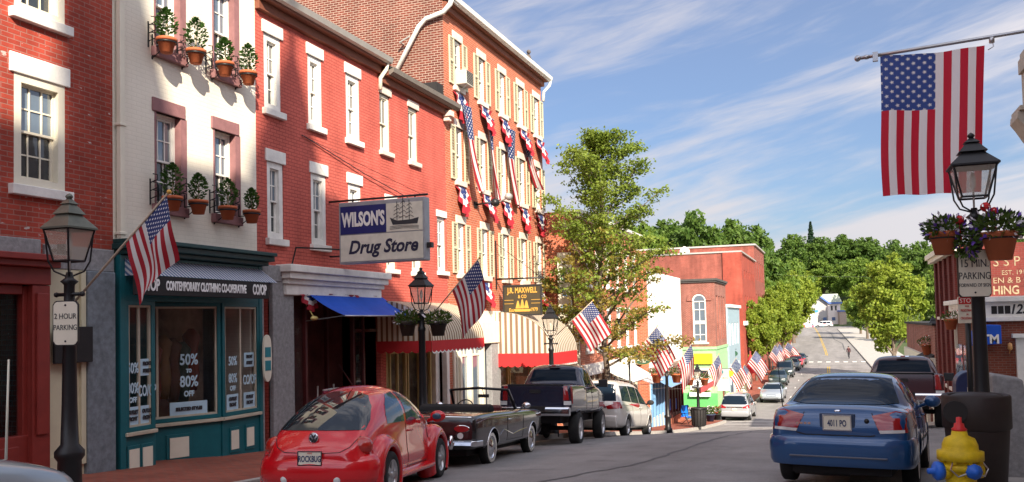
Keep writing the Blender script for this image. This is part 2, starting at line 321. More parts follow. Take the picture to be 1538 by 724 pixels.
GUTTER = pmat('gutter_metal', (.42,.40,.37), .45, metal=.3, var=.08)
GUTTER_D = pmat('dark_gutter', (.16,.14,.12), .6, var=.12)
EAVE_D = pmat('brown_cornice', (.20,.065,.035), .7, var=.1)
TERRA = pmat('terracotta', (.45,.12,.045), .8, var=.12)
GLASS = glass('window_glass', (.12,.16,.20), 2.2)  # pale blue tint carries part of the reflected sky
GLASSD = glass('window_glass_dark', (.035,.042,.048), 1.7)
SHOPGLASS = glass('shop_glass', (.05,.055,.055), 1.75, clear=.76)
CURTAIN = pmat('curtain', (.55,.53,.47), .9)
BLIND = pmat('blind', (.33,.36,.40), .8)
ASPHALT = pmat('asphalt', (.235,.222,.215), .88, var=.18, scale=.9, bump=.35, fine=60)
def worn_asphalt():
    m = ASPHALT; nt, N, L = nodes(m); b = N['Principled BSDF']; src = b.inputs['Base Color'].links[0].from_socket; tc = N.new('ShaderNodeTexCoord')
    mp = N.new('ShaderNodeMapping'); mp.inputs['Scale'].default_value = (.75,.05,1); L.new(tc.outputs['Object'], mp.inputs[0])
    a = N.new('ShaderNodeTexNoise'); a.inputs['Scale'].default_value = 1; a.inputs['Detail'].default_value = 5; L.new(mp.outputs[0], a.inputs['Vector'])          # tyre worn lanes
    g = N.new('ShaderNodeTexNoise'); g.inputs['Scale'].default_value = 45; g.inputs['Detail'].default_value = 3; L.new(tc.outputs['Object'], g.inputs['Vector'])   # grit
    st = N.new('ShaderNodeTexNoise'); st.inputs['Scale'].default_value = .55; st.inputs['Detail'].default_value = 7; st.inputs['Roughness'].default_value = .7; L.new(tc.outputs['Object'], st.inputs['Vector'])
    cr = N.new('ShaderNodeMapRange'); cr.inputs['From Min'].default_value = .56; cr.inputs['From Max'].default_value = .68; cr.inputs['To Min'].default_value = 1.; cr.inputs['To Max'].default_value = .66; L.new(st.outputs['Fac'], cr.inputs['Value'])  # oil stains
    k = mth(N, L, 'MULTIPLY', mth(N, L, 'MULTIPLY_ADD', a.outputs['Fac'], .9, .55), mth(N, L, 'MULTIPLY', cr.outputs[0], mth(N, L, 'MULTIPLY_ADD', g.outputs['Fac'], .7, .65)))
    sc = N.new('ShaderNodeVectorMath'); sc.operation = 'SCALE'; L.new(src, sc.inputs[0]); L.new(k, sc.inputs['Scale']); L.new(sc.outputs[0], b.inputs['Base Color'])
worn_asphalt()
KERB = pmat('granite_kerb', (.38,.36,.33), .8, var=.2, scale=8, bump=.2)
CONC = pmat('concrete', (.40,.38,.35), .85, var=.15, scale=3, bump=.15)
GRASS = pmat('grassy_earth', (.06,.09,.025), .95, var=.4, scale=.6, bump=.5)
FLAG = flagmat('flag_cloth'); FLAGB = flagmat('big_flag_cloth', .5, (.60,.018,.045), (.90,.86,.86), (.045,.085,.30), .15)  # big flag's brighter colours make up for sunlight blocked by the buildings
WOOD = pmat('pole_wood', (.42,.33,.24), .55, var=.15)
STEEL = pmat('brushed_steel', (.45,.45,.46), .3, metal=.9)
CHROME = pmat('chrome', (.75,.76,.78), .07, metal=1., var=.04)
RUBBER = pmat('tyre_rubber', (.018,.018,.018), .85, var=.2)
ALLOY = pmat('alloy', (.55,.55,.56), .28, metal=.85)
SIGNW = pmat('sign_white', (.75,.70,.56), .45, var=.05)
INK = pmat('ink_dark', (.03,.03,.035), .6)
REDL = pmat('red_lens', (.30,.008,.010), .15, coat=1.)
WHL = pmat('white_lens', (.62,.62,.60), .15, coat=1.)
REDP = pmat('red_paint', (.55,.02,.02), .45)
GOLD = pmat('gold_leaf', (.62,.36,.07), .45, metal=.2)
BLUE_AWN = pmat('blue_canvas', (.006,.075,.46), .75, var=.08)
RED_AWN = pmat('red_canvas', (.50,.02,.022), .75, var=.08)
WHITE_AWN = pmat('white_canvas', (.78,.75,.70), .8, var=.05)
PETALW = pmat('petal_white', (.75,.72,.76), .7); PETALP = pmat('petal_purple', (.15,.07,.42), .7); PETALR = pmat('petal_red', (.55,.015,.02), .6)
BUSH = leafmat('shrub_leaf', (.022,.07,.012), (.08,.17,.03), .3)
FERN = leafmat('basket_leaf', (.03,.07,.012), (.11,.17,.03), .3)
LAMPGLASS = glass('lamp_glass', (.62,.56,.45), 1.5, .1, clear=.6)
# ------------------------------------------------------------------ ground, road, pavements
def ys(a, b): 
    r = []; y = a
    while y < b-1e-6: r.append(y); y += .75 if y < 70 else (2 if y < 150 else 5)
    return r+[b]
ZL = lambda x, y: zg(x, y)
g = MB(); g.smooth = True
gx = [-420,-250,-150,-90,-60,-40,-28,-20,-14,-11,-8,-4,0,4,6,9,14,20,30,45,70,120,250,420]
def zterr(x, y):
    z = zg(x, y)-.10
    z += (11 if x < -2 else 8)*sstep(7, 36, abs(x+2)-6)*sstep(88, 150, y)*(1-.5*sstep(215,250,y))+13*sstep(272, 325, y)
    return z
gy = ys(-80, 150)[::3]+[155+6*i for i in range(30)]+[345,380,430,520,700,1200]
g.grid([[(x, y, zterr(x, y)) for x in gx] for y in gy]); struct(g.build('ground', GRASS))
r = MB(); r.smooth = True
rows = []
for y in ys(-40, 268):
    a, b = lerpt(KL, y), lerpt(KR, y); rows.append([(a+(b-a)*k/8, y, zg(a+(b-a)*k/8, y)+.035*math.sin(math.pi*k/8)) for k in range(9)])
r.grid(rows); struct(r.build('road', ASPHALT))
r = MB(); r.smooth = True                                            # side street on the left and a car park at the crest
r.grid([[(x, y, zg(x, y)+.004+.02*max(0,(-9-x))*0) for x in (-6.2,-8,-12,-20,-40,-70)] for y in ys(56.2, 65.8)]); struct(r.build('side_street', ASPHALT))
r = MB(); r.grid([[(x, y, zg(x, y)+.012) for x in (-34,-24,-16,-11.5,-6,0,6,14,24)] for y in (236,243,250,257,266,280)]); struct(r.build('crest_forecourt', ASPHALT))
def pave(name, y0, y1, xin, xout, mat, h=.14):
    top = MB(); kb = MB()
    yy = ys(y0, y1)
    top.grid([[(xin(y)+(xout(y)-xin(y))*k/4, y, zg(xin(y), y)+h+.02*k/4) for k in range(5)] for y in yy])
    sgn = 1 if xout(y0) > xin(y0) else -1
    for a, b in zip(yy, yy[1:]):
        za, zb2 = zg(xin(a), a), zg(xin(b), b); xa, xb = xin(a), xin(b)
        kb.add([(xa,a,za-.1),(xb,b,zb2-.1),(xb,b,zb2+h+.006),(xa,a,za+h+.006),(xa+sgn*.15,a,za+h+.006),(xb+sgn*.15,b,zb2+h+.006)], [(0,1,2,3),(3,2,5,4)])
    for y in (y0, y1):                      # returns at the ends
        kb.add([(xin(y),y,zg(xin(y),y)-.15),(xout(y),y,zg(xin(y),y)-.15),(xout(y),y,zg(xin(y),y)+h+.03),(xin(y),y,zg(xin(y),y)+h+.006)], [(0,1,2,3)])
    struct(top.build(name, mat)); struct(kb.build('kerb', KERB))
KLf = lambda y: lerpt(KL, y); KRf = lambda y: lerpt(KR, y)
pave('brick_pavement', -30, 56.2, KLf, lambda y: -11.6, PAVER)
pave('brick_pavement', 65.8, 262, KLf, lambda y: KLf(y)-4.5, PAVER)
pave('pavement', -30, 236, KRf, lambda y: KRf(y)+5.5, CONC)
# painted markings and repairs
YEL = pmat('yellow_road_paint', (.55,.36,.04), .8, var=.2, scale=2); WRP = pmat('white_road_paint', (.62,.60,.56), .8, var=.2, scale=2)
CLN = [(40,-2.0),(64,-.95),(85,-.8),(125,-1.1),(150,-1.75),(200,-3.4),(240,-5.0),(262,-5.9)]
ln = MB()
for y0, y1 in ((70,112),(137,258)):
    yy = ys(y0, y1)
    for o in (-.15,.07):
        ln.grid([[(lerpt(CLN,y)+o+k, y, zg(0,y)+.046) for k in (0,.10)] for y in yy])
struct(ln.build('centre_line', YEL))
ln = MB()
for i in range(9):                                                    # crossing at the dip
    x = KLf(125)+.6+i*1.08; ln.grid([[(x+k, y, zg(x,y)+.044) for k in (0,.55)] for y in (121.5,124.2)])
ln.grid([[(KLf(y)+.4+(KRf(y)-KLf(y)-.8)*k/8, y, zg(0,y)+.046) for k in range(9)] for y in (117.9,118.2)])
for yb in (53.4, 56.4): ln.grid([[(KLf(yb)+.3+(KRf(yb)-KLf(yb)-.6)*k/12, y, zg(KLf(yb)+(KRf(yb)-KLf(yb))*k/12,y)+.05) for k in range(13)] for y in (yb, yb+.28)])
for y0 in (66,74,82,90,98): ln.grid([[(KLf(y)+2.2+k, y, zg(-4,y)+.04) for k in (0,.1)] for y in (y0,y0+1.2)])
for px, py in ((1062,592),(960,652),(1000,690),(900,708)): pass
struct(ln.build('white_road_marking', WRP))
TAR = pmat('tar_seal', (.10,.10,.105), .7)
def roadz(x, y):
    a, b = lerpt(KL, y), lerpt(KR, y); k = (x-a)/(b-a); return zg(x, y)+.035*math.sin(math.pi*max(0,min(1,k)))
def crack(pts, wd, seed):
    rr = random.Random(seed); m = MB(); P = []
    for a, b in zip(pts, pts[1:]):
        n = max(2, int((Vector(b)-Vector(a)).length/.35))
        for i in range(n): P.append((a[0]+(b[0]-a[0])*i/n+rr.uniform(-.05,.05), a[1]+(b[1]-a[1])*i/n))
    L_, R_ = [], []
    for (x, y) in P:
        k = wd*rr.uniform(.5,1.3); L_.append((x-k, y, roadz(x-k,y)+.007)); R_.append((x+k, y, roadz(x+k,y)+.007))
    m.grid([L_, R_]); struct(m.build('tar_seam', TAR))
crack([(-4.6,10.5),(-3.3,15),(-2.8,21),(-2.1,27),(-1.5,35),(-1.0,42)], .033, 1)
crack([(-6.9,20),(-5.2,20.8),(-3.6,20.5)], .045, 2); crack([(-1.9,27),(-.6,27.4),(.6,27)], .04, 3); crack([(-4.6,32),(-3.2,33)], .05, 4)
crack([(1.2,150),(1.0,170),(-.4,185),(-1.0,210),(-2.4,228)], .1, 5)
crack([(-5.6,13.5),(-4.1,14.1)], .04, 6)
PATCH = pmat('asphalt_patch', (.15,.145,.145), .9, var=.15, scale=2, bump=.3, fine=50)
for (x, y, a, b) in ((-3.9,24,.9,2.4),(-4.6,36,1.2,3),(-2.0,31,.5,2.2),(-4.2,44,.6,1.6)):
    m = MB(); m.grid([[(x+a*i/4, y+b*j/6, roadz(x+a*i/4,y+b*j/6)+.004) for i in range(5)] for j in range(7)]); struct(m.build('road_patch', PATCH))
GLASSC = glass('curtained_glass', (.15,.15,.145), 1.7)
# ------------------------------------------------------------------ building kit
def cut_wall(m, T, u0, u1, v0, v1, ops, dep=.14, w=0.):
    """a wall face with openings and their reveals"""
    U = sorted({u0,u1,*[o[0] for o in ops],*[o[1] for o in ops]}); V = sorted({v0,v1,*[o[2] for o in ops],*[o[3] for o in ops]})
    U = [a for a in U if u0-1e-6 <= a <= u1+1e-6]; V = [a for a in V if v0-1e-6 <= a <= v1+1e-6]
    old = m.T; m.T = T
    for a, b in zip(U, U[1:]):
        for c, d in zip(V, V[1:]):
            mu, mv = (a+b)/2, (c+d)/2
            if any(o[0] < mu < o[1] and o[2] < mv < o[3] for o in ops): continue
            m.quad((a,w,c),(b,w,c),(b,w,d),(a,w,d))
    for o in ops:
        a, b, c, d = o[:4]; e = o[4] if len(o) > 4 else dep
        m.quad((a,w,c),(a,w-e,c),(a,w-e,d),(a,w,d)); m.quad((b,w,c),(b,w-e,c),(b,w-e,d),(b,w,d))
        m.quad((a,w,d),(b,w,d),(b,w-e,d),(a,w-e,d)); m.quad((a,w,c),(b,w,c),(b,w-e,c),(a,w-e,c))
    m.T = old; return m
def bars(m, u0, u1, v0, v1, t, w0, w1):
    m.box(u0,u0+t,w0,w1,v0,v1); m.box(u1-t,u1,w0,w1,v0,v1); m.box(u0+t,u1-t,w0,w1,v1-t,v1); m.box(u0+t,u1-t,w0,w1,v0,v0+t); return m
def window(b, T, u0, u1, v0, v1, fm=WHITE, sill=None, lint=None, cols=2, rows=2, dep=.12, lh=.22, sh=.13, ext=.1, shut=None, cas=.09, proud=0., panes=(GLASS, GLASSD), half=1.):
    m = MB(T); W0 = -dep
    bars(m, u0, u1, v0, v1, cas, W0, W0+.07+proud)
    a, c, d, e = u0+cas, u1-cas, v0+cas, v1-cas; mid = (d+e)/2
    bars(m, a, c, mid-.02, e, .035, W0+.005, W0+.04); bars(m, a, c, d, mid+.02, .04, W0-.03, W0+.004)
    for (lo, hi, w0) in ((mid+.015, e-.035, W0+.012), (d+.04, mid-.02, W0-.022)):
        for k in range(1, cols): x = a+(c-a)*k/cols; m.box(x-.011,x+.011,w0,w0+.018,lo,hi)
        for k in range(1, rows): z = lo+(hi-lo)*k/rows; m.box(a+.03,c-.03,w0+.002,w0+.016,z-.011,z+.011)
    o = m.build('window', fm, b, bevel=0)
    p = MB(T); p.quad((a,W0+.01,mid),(c,W0+.01,mid),(c,W0+.01,e),(a,W0+.01,e)); p.cur = 1
    p.quad((a,W0-.026,d),(c,W0-.026,d),(c,W0-.026,mid),(a,W0-.026,mid)); p.build('pane', [GLASSD if q is GLASSD and rnd.random() < .5 else (GLASSC if q is GLASSD else q) for q in panes], o)
    if sill: s = MB(T); s.box(u0-ext,u1+ext,-.1,.10,v0-sh,v0); s.build('sill', sill, o, bevel=.012)
    if lint: s = MB(T); s.box(u0-ext*.9,u1+ext*.9,-.1,.035,v1,v1+lh); s.build('lintel', lint, o, bevel=.012)
    if shut:
        for (x0, x1) in ((u0-.04-.36,u0-.04),(u1+.04,u1+.40)):
            s = MB(T); bars(s, x0, x1, v0, v1, .05, .012, .055); s.box(x0+.05,x1-.05,.012,.05,(v0+v1)/2-.04,(v0+v1)/2+.04)
            n = int((v1-v0)/.09)
            for k in range(n):
                z = v0+.05+(v1-v0-.1)*(k+.2)/n
                s.add([(x0+.05,.018,z),(x1-.05,.018,z),(x1-.05,.045,z+.05),(x0+.05,.045,z+.05),(x0+.05,.012,z+.01),(x1-.05,.012,z+.01)], [(0,1,2,3),(0,1,5,4)])
            s.build('shutter', shut, o, fix=False)
    return o
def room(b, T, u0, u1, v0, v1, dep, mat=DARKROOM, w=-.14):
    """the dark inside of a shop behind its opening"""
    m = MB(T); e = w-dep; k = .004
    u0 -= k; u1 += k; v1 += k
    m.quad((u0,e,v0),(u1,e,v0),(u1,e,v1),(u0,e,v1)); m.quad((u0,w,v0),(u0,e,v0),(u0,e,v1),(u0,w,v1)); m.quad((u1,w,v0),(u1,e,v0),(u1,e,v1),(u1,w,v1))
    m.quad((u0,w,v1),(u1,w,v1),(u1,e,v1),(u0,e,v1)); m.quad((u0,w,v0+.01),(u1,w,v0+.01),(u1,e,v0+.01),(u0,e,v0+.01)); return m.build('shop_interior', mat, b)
def building(name, label, cat, T, u0, u1, v0, v1, wd, wall, ops=(), roofm=ROOF, side=None, z=None, roof=True, group=None, par=.0):
    """wd = depth of the body behind the facade"""
    lo = T((u0+u1)/2, 0, v0); b = thing(name, label, cat, lo, group=group)
    m = MB(T); cut_wall(m, T, u0, u1, v0, v1, ops); m.cur = 1 if side else 0
    m.quad((u0,0,v0),(u0,-wd,v0),(u0,-wd,v1),(u0,0,v1)); m.quad((u1,0,v0),(u1,-wd,v0),(u1,-wd,v1),(u1,0,v1)); m.quad((u0,-wd,v0),(u1,-wd,v0),(u1,-wd,v1),(u0,-wd,v1))
    m.build('wall', [wall, side] if side else wall, b)
    if roof:
        r = MB(T); r.box(u0+.05,u1-.05,-wd+.05,-.05,v1-par-.2,v1-par); r.build('roof', roofm, b)
    return b
def part(b, name, mat, fn, T=None, bevel=0): m = MB(T); fn(m); return m.build(name, mat, b, bevel=bevel)
T11 = FX(-11.0)
def yz(pl, pt, pr, pb, X=-11.):              # pixel rectangle on the facade -> (y0,y1,z0,z1) measured on its left edge top and right edge bottom
    y0, z1 = onX(pl, pt, X); y1, z0 = onX(pr, pb, X); return y0, y1, z0, z1
# ================================================================== first building: old red brick with the red shop front
g0 = zg(-11,9)-.3
yA, yB, yC, yD, yE = 10.92, 14.68, 19.86, 23.93, 33.4
wy0, wy1 = 9.10, 9.98
opsw = [(wy0,wy1,2.17,3.80),(wy0,wy1,4.62+.12,6.4),(6.4,7.3,2.17,3.80),(6.4,7.3,4.74,6.4)]
sy0, sy1 = 6.2, FY(62,py=600)
ops1 = opsw+[(sy0,sy1-.1,g0+.2,.95,1.2)]
B1 = building('brick_building', 'weathered red brick building with cream window trim and a red shopfront', 'building', T11, 3.5, yA, g0, 8.8, 12, RED_OLD, ops1)
for o in opsw: window(B1, T11, *o, fm=CREAM, sill=WHITE, lint=WHITE, cols=3, rows=2, lh=.29, sh=.15, ext=.09, cas=.12, proud=.05)
part(B1, 'stone_band', GRANITE, lambda m: m.box(sy1+.02,yA-.03,-.05,.06,.98,1.34), T11, .015)
part(B1, 'stone_band', GRANITE, lambda m: m.box(3.6,sy1-.05,-.05,.06,1.17,1.40), T11, .015)
yp0, yp1 = FY(123,py=550), FY(165,py=550)
part(B1, 'cream_panel', CREAMY, lambda m: m.box(sy1+.05,yp0-.01,-.05,.05,g0+.35,.975), T11)
part(B1, 'cream_panel_trim', CREAMY, lambda m: (m.box(yp0-.10,yp0-.012,.05,.10,g0+.55,.97), m.box(sy1+.06,yp0-.11,.05,.085,g0+.5,g0+.72)), T11)
part(B1, 'granite_pier', GRANITE_D, lambda m: m.box(yp0,yp1,-.05,.13,g0,.975), T11, .02)
part(B1, 'stone_base', GRANITE, lambda m: m.box(sy1+.05,yp0-.01,-.05,.16,g0,g0+.34), T11, .02)
part(B1, 'display_case', BLACKM, lambda m: m.box(FY(66,py=510)+.02,yp0+.03,.14,.20,FZ(545,100),FZ(491,100)), T11, .01)
def redfront(m):
    y0, y1 = sy0-.25, sy1
    m.box(y0,y1-.0,-.04,.20,.72,.97); m.box(y0-.05,y1+.05,-.02,.34,.97,1.06); m.box(y0-.08,y1+.08,-.02,.42,1.06,1.15)
    m.box(y1-.30,y1,-.04,.18,g0+.25,.715); m.box(y1-.25,y1-.05,.18,.22,g0+1.1,.6)
    yw1 = FY(38,py=560); m.box(yw1,y1-.305,-.04,.12,g0+.25,.71); m.box(yw1-.1,yw1-.004,-.06,.07,g0+.9,.7)
    m.box(sy0-.25,yw1-.005,-.06,.10,g0+.25,FZ(655,20)); m.box(sy0-.2,yw1-.2,.10,.125,g0+.4,FZ(670,20))
    m.box(sy0-.25,yw1-.11,-.06,.08,.58,.715)
part(B1, 'shop_front', MAROON, redfront, T11, .012)
part(B1, 'shop_window', SHOPGLASS, lambda m: m.quad((sy0,-.02,FZ(655,20)),(FY(38,py=560),-.02,FZ(655,20)),(FY(38,py=560),-.02,.6),(sy0,-.02,.6)), T11)
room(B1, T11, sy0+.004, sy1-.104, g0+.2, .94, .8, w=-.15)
DISP = [pmat('toy_red', (.45,.03,.03)), pmat('toy_blue', (.03,.09,.35)), pmat('toy_teal', (.03,.28,.30)), pmat('toy_white', (.6,.6,.6)), pmat('toy_pink', (.5,.12,.2))]
for k in range(9):
    y = rnd.uniform(7.9, 8.7); z = rnd.uniform(-1.6,.2); s_ = rnd.uniform(.06,.14)
    part(B1, 'shop_display', DISP[k%5], lambda m: m.box(y-s_,y+s_,-.8,-.75,z-s_*1.3,z+s_*1.3), T11, .01)
part(B1, 'bracket', BLACK, lambda m: (m.tube([(sy1+.15,.06,1.25),(sy1+.15,.3,1.25)], .03), m.box(sy1+.08,sy1+.22,.22,.36,1.18,1.33)), T11)
# downspout between the first two buildings
dsy = FY(176, py=200)
def downspout(m):
    m.box(dsy-.05,dsy+.05,.03,.12,1.38,8.8)
    for z in (1.6,3.4,5.6): m.box(dsy-.075,dsy+.075,.01,.14,z,z+.05)
# ================================================================== second building: white painted brick over the teal shop
gW = zg(-11,12.5)-.3
wx = [(FY(234,py=240),FY(272,py=240)),(FY(322,py=260),FY(354,py=260))]
opsw = [(a,b_,v0,v1) for a, b_ in wx for v0, v1 in ((2.22,3.85),(4.98,6.7))]
B2 = building('white_brick_building', 'white painted brick building above a teal clothing shop', 'building', T11, yA+.003, yB, gW, 8.6, 12, WHITE_BRICK,
              opsw+[(yA+.2,yB-.25,gW+.2,1.10,1.6)])
for o in opsw: window(B2, T11, *o, fm=WHITE, sill=PURPLE, lint=PURPLE, cols=3, rows=2, dep=.2, lh=.24, sh=.17, ext=.10, cas=.06, panes=(GLASS, GLASSD))
for a, b_, v0, v1 in opsw: part(B2, 'window_jamb', PURPLE, lambda m: (m.box(b_-.012,b_+.14,-.19,.012,v0,v1), m.box(a-.03,a+.012,-.19,.008,v0,v1)), T11)
part(B2, 'downspout', CREAM, downspout, T11, .01)
part(B2, 'shop_cornice', TEAL_D, lambda m: (m.box(yA+.02,yB-.02,-.02,.30,1.28,1.36), m.box(yA-.02,yB+.02,-.02,.42,1.36,1.46), m.box(yA+.0,yB,-.02,.5,1.46,1.53)), T11, .012)
def stripes_awning(m):
    a, b_ = yA+.12, yB-.05
    m.add([(a,.05,1.27),(b_,.05,1.27),(b_,.52,.93),(a,.52,.93)], [(0,1,2,3)], [(a,0),(b_,0),(b_,.6),(a,.6)])
    m.add([(a,.05,1.27),(a,.52,.93),(a,.05,.93)], [(0,1,2)], [(0,0),(0,.5),(.3,0)]); m.add([(b_,.05,1.27),(b_,.52,.93),(b_,.05,.93)], [(0,1,2)], [(0,0),(0,.5),(.3,0)])
part(B2, 'awning', stripemat('blue_white_stripe', (.60,.60,.62), (.10,.17,.30), .085), stripes_awning, T11)
sgy0, sgy1 = FY(203, -10.45, 410), FY(403, -10.45, 415)
SB = tag(part(None, 'shop_sign', BLACKM, lambda m: m.box(sgy0,sgy1,.50,.56,.60,.92), T11, .006), 'long black fascia sign with white CO OP lettering over teal shop', 'sign')
for s_, u, sz, sx in (('CO/OP', (FY(205,-10.44,410)+FY(240,-10.44,410))/2, .27, (205,240)),('CONTEMPORARY CLOTHING CO-OPERATIVE', (FY(246,-10.44,410)+FY(372,-10.44,415))/2, .21, (247,371)),('CO/OP', (FY(379,-10.44,415)+FY(400,-10.44,415))/2, .27, (379,400))):
    text(s_, sz, 'lettering', pmat('letter_white', (.82,.82,.80), .5), SB, frame((-10.438,u,.76),'x'), .008, fit=(FY(sx[1],-10.44,413)-FY(sx[0],-10.44,413))*.97)
# teal front: left window flush, then a slanted centre window coming forward to the right one
zs = FZ(632, 300); zt = .52; zb = gW+.12
def T_slant(p0, p1):
    p0, p1 = Vector(p0), Vector(p1); d = (p1-p0).normalized(); n = Vector((d.y,-d.x))
    return (lambda u, w, v: (p0.x+d.x*u+n.x*w, p0.y+d.y*u+n.y*w, v)), (p1-p0).length
def bay(p0, p1, zs, zt, zb, vb, hb, pan, corner=.07):
    T, Ln = T_slant(p0, p1)
    part(B2, 'bulkhead', TEAL, lambda m: (m.box(0,Ln,-.08,0,zb,zs-.05), None), T, .006)
    for a, sw in pan: part(B2, 'bulkhead_moulding', TEAL, lambda m: m.box(Ln*a-.24*sw,Ln*a+.24*sw,0,.02,zb+.30,zb+.78), T, .006)
    for a, sw in pan: part(B2, 'bulkhead_panel', CREAM, lambda m: m.box(Ln*a-.18*sw,Ln*a+.18*sw,.02,.032,zb+.36,zb+.72), T)
    part(B2, 'window_sill', MUNTIN, lambda m: m.box(-.02,Ln+.02,-.06,.07,zs-.05,zs+.01), T, .008)
    f = MB(T); bars(f, .0, Ln, zs+.02, zt, corner, -.06, .02); f.build('shop_frame', TEAL, B2, bevel=.006)
    f = MB(T); bars(f, corner, Ln-corner, zs+.02+corner, zt-corner, .035, -.05, .0)
    for a in vb: f.box(Ln*a-.02,Ln*a+.02,-.045,-.005,zs+.1,zt-.07)
    for z in hb: f.box(corner+.03,Ln-corner-.03,-.042,-.008,z-.02,z+.02)
    f.build('shop_muntin', MUNTIN, B2)
    p = MB(T); p.quad((.05,-.03,zs+.05),(Ln-.05,-.03,zs+.05),(Ln-.05,-.03,zt-.05),(.05,-.03,zt-.05)); p.build('shop_window', SHOPGLASS, B2)
    return T, Ln
zh = FZ(452, 210)
y1_, y2_ = FY(231,-10.9,540), FY(331,-10.92,540)
TL, LL = bay((-10.90,yA+.14), (-10.90,y1_), zs, zt, zb, [.5], [zh], [(.27,.6),(.73,.6)])
TC, LC = bay((-11.62,y1_+.03), (-10.92,y2_), zs, zt, zb, [.34], [zh], [(.16,.75),(.55,1.)])
TR_, LR = bay((-10.90,y2_+.02), (-10.90,yB-.12), zs, zt, zb, [.5], [zh], [(.3,.6),(.72,.6)])
part(B2, 'shop_pier', TEAL, lambda m: (m.box(yA+.02,yA+.14,-.1,.13,gW,1.27), m.box(yB-.12,yB-.02,-.1,.13,gW,1.27), m.box(yA+.14,yB-.12,-.1,.12,zt,1.27), m.box(y1_-.01,y1_+.05,-.72,.09,gW,zt), m.box(yA+.14,y1_,-.02,.11,zb-.35,zb)), T11, .006)
room(B2, T11, yA+.204, yB-.254, gW+.15, 1.09, .42, mat=pmat('shop_inside', (.42,.29,.19), .9, var=.6, scale=1.5), w=-.745)  # pale inside colour stands in for missing lamp light
part(B2, 'grating_step', pmat('step_slats', (.10,.11,.12), .7), lambda m: [m.box(y1_+.1+k*.09,y1_+.155+k*.09,-.6+.035*k,.05,zb-.02+.004*k,zb+.03) for k in range(17)], T11)
WRIT = pmat('window_lettering', (.45,.62,.70), .6)
POSTER = pmat('window_poster', (.42,.60,.70), .7, var=.1)
def wtext(T, Ln, u, z, s_, size, mat=WRIT, sx=.8):
    a = Vector(T(u,.0,z)); d = (Vector(T(u+1,0,z))-a); n = (Vector(T(u,1,z))-a)
    M = Matrix(((d.x,0,n.x,a.x),(d.y,0,n.y,a.y),(0,1,0,a.z),(0,0,0,1)))
    org = Vector(ORG[B2.name]); M = Matrix.Translation(-org) @ M
    text(s_, size, 'window_lettering', mat, B2, M, .006, .003, sx)
def sheet(T, u0, u1, z0, z1, mat=POSTER): part(B2, 'window_poster', mat, lambda m: m.box(u0,u1,-.02,-.012,z0,z1), T)
for T, Ln, us in ((TL, LL, (.27,.76)), (TR_, LR, (.28,.74))):
    for i, u in enumerate(us):
        sheet(T, Ln*u-.17, Ln*u+.17, zs+.12, zs+.42)
        wtext(T, Ln, Ln*u, zs+.33, 'OUTLET', .085, INK, .7); wtext(T, Ln, Ln*u, zs+.22, 'FRONT', .085, INK, .7)
        if i == 0: wtext(T, Ln, Ln*u, zs+1.05, '50%', .24, WRIT, .62); wtext(T, Ln, Ln*u, zs+.72, '80%', .24, WRIT, .62); wtext(T, Ln, Ln*u, zs+.53, 'OFF', .12)
        else:
            sheet(T, Ln*u-.15, Ln*u+.15, zs+.92, zs+1.2); wtext(T, Ln, Ln*u, zs+1.12, 'FRONT', .08, INK, .7); wtext(T, Ln, Ln*u, zs+1.0, 'STREET', .08, INK, .7); wtext(T, Ln, Ln*u, zs+.66, 'CO/OP', .26, WRIT, .5)
u = LC*.15
sheet(TC, u-.13, u+.17, zs+.95, zs+1.25); wtext(TC, LC, u+.02, zs+1.16, 'FRONT', .09, INK, .7); wtext(TC, LC, u+.02, zs+1.03, 'STREET', .09, INK, .7); wtext(TC, LC, u+.02, zs+.68, 'CO/OP', .26, WRIT, .5)
sheet(TC, u-.13, u+.17, zs+.12, zs+.42); wtext(TC, LC, u+.02, zs+.33, 'OUTLET', .085, INK, .7)
u = LC*.66
wtext(TC, LC, u, zs+1.12, '50%', .28, WRIT, .75); wtext(TC, LC, u, zs+.92, 'TO', .09); wtext(TC, LC, u, zs+.72, '80%', .28, WRIT, .75); wtext(TC, LC, u, zs+.50, 'OFF', .14)
sheet(TC, u-.36, u+.36, zs+.1, zs+.36); wtext(TC, LC, u, zs+.23, 'SELECTED STYLES', .08, INK, .8)
CLO = [pmat('cloth_ochre', (.28,.16,.06)), pmat('cloth_brown', (.16,.07,.035)), pmat('cloth_green', (.05,.08,.05)), pmat('cloth_rust', (.25,.06,.03))]
for k in range(8):                                                   # garments on stands in the window
    y = y1_+.35+k*.22; x = -11.95+.03*k; z0 = zs+rnd.uniform(.1,.6)
    part(B2, 'hanging_garment', CLO[k%4], lambda m: m.lathe([(.10,z0),(.15,z0+.35),(.11,z0+.75),(.17,z0+1.05),(.05,z0+1.2)], (x,y,0), 8))
part(B2, 'oval_plaque', SIGNW, lambda m: m.prism([(yB-.06+.13*math.cos(a)*(1 if abs(math.sin(a))>.3 else 1), FZ(538,387)+.47*(math.sin(a)*.55+.45*max(-1,min(1,math.sin(a)*2)))) for a in [2*math.pi*k/28 for k in range(28)]], .24, .28, 1) , FX(-11.0) if False else (lambda u, w, v: (-11+w, u, v)), 0)
for z in (FZ(529,387),FZ(549,387)): part(B2, 'plaque_label', pmat('plaque_teal', (.02,.20,.24)), lambda m: m.box(yB-.15,yB+.03,.28,.288,z-.10,z+.10), T11)
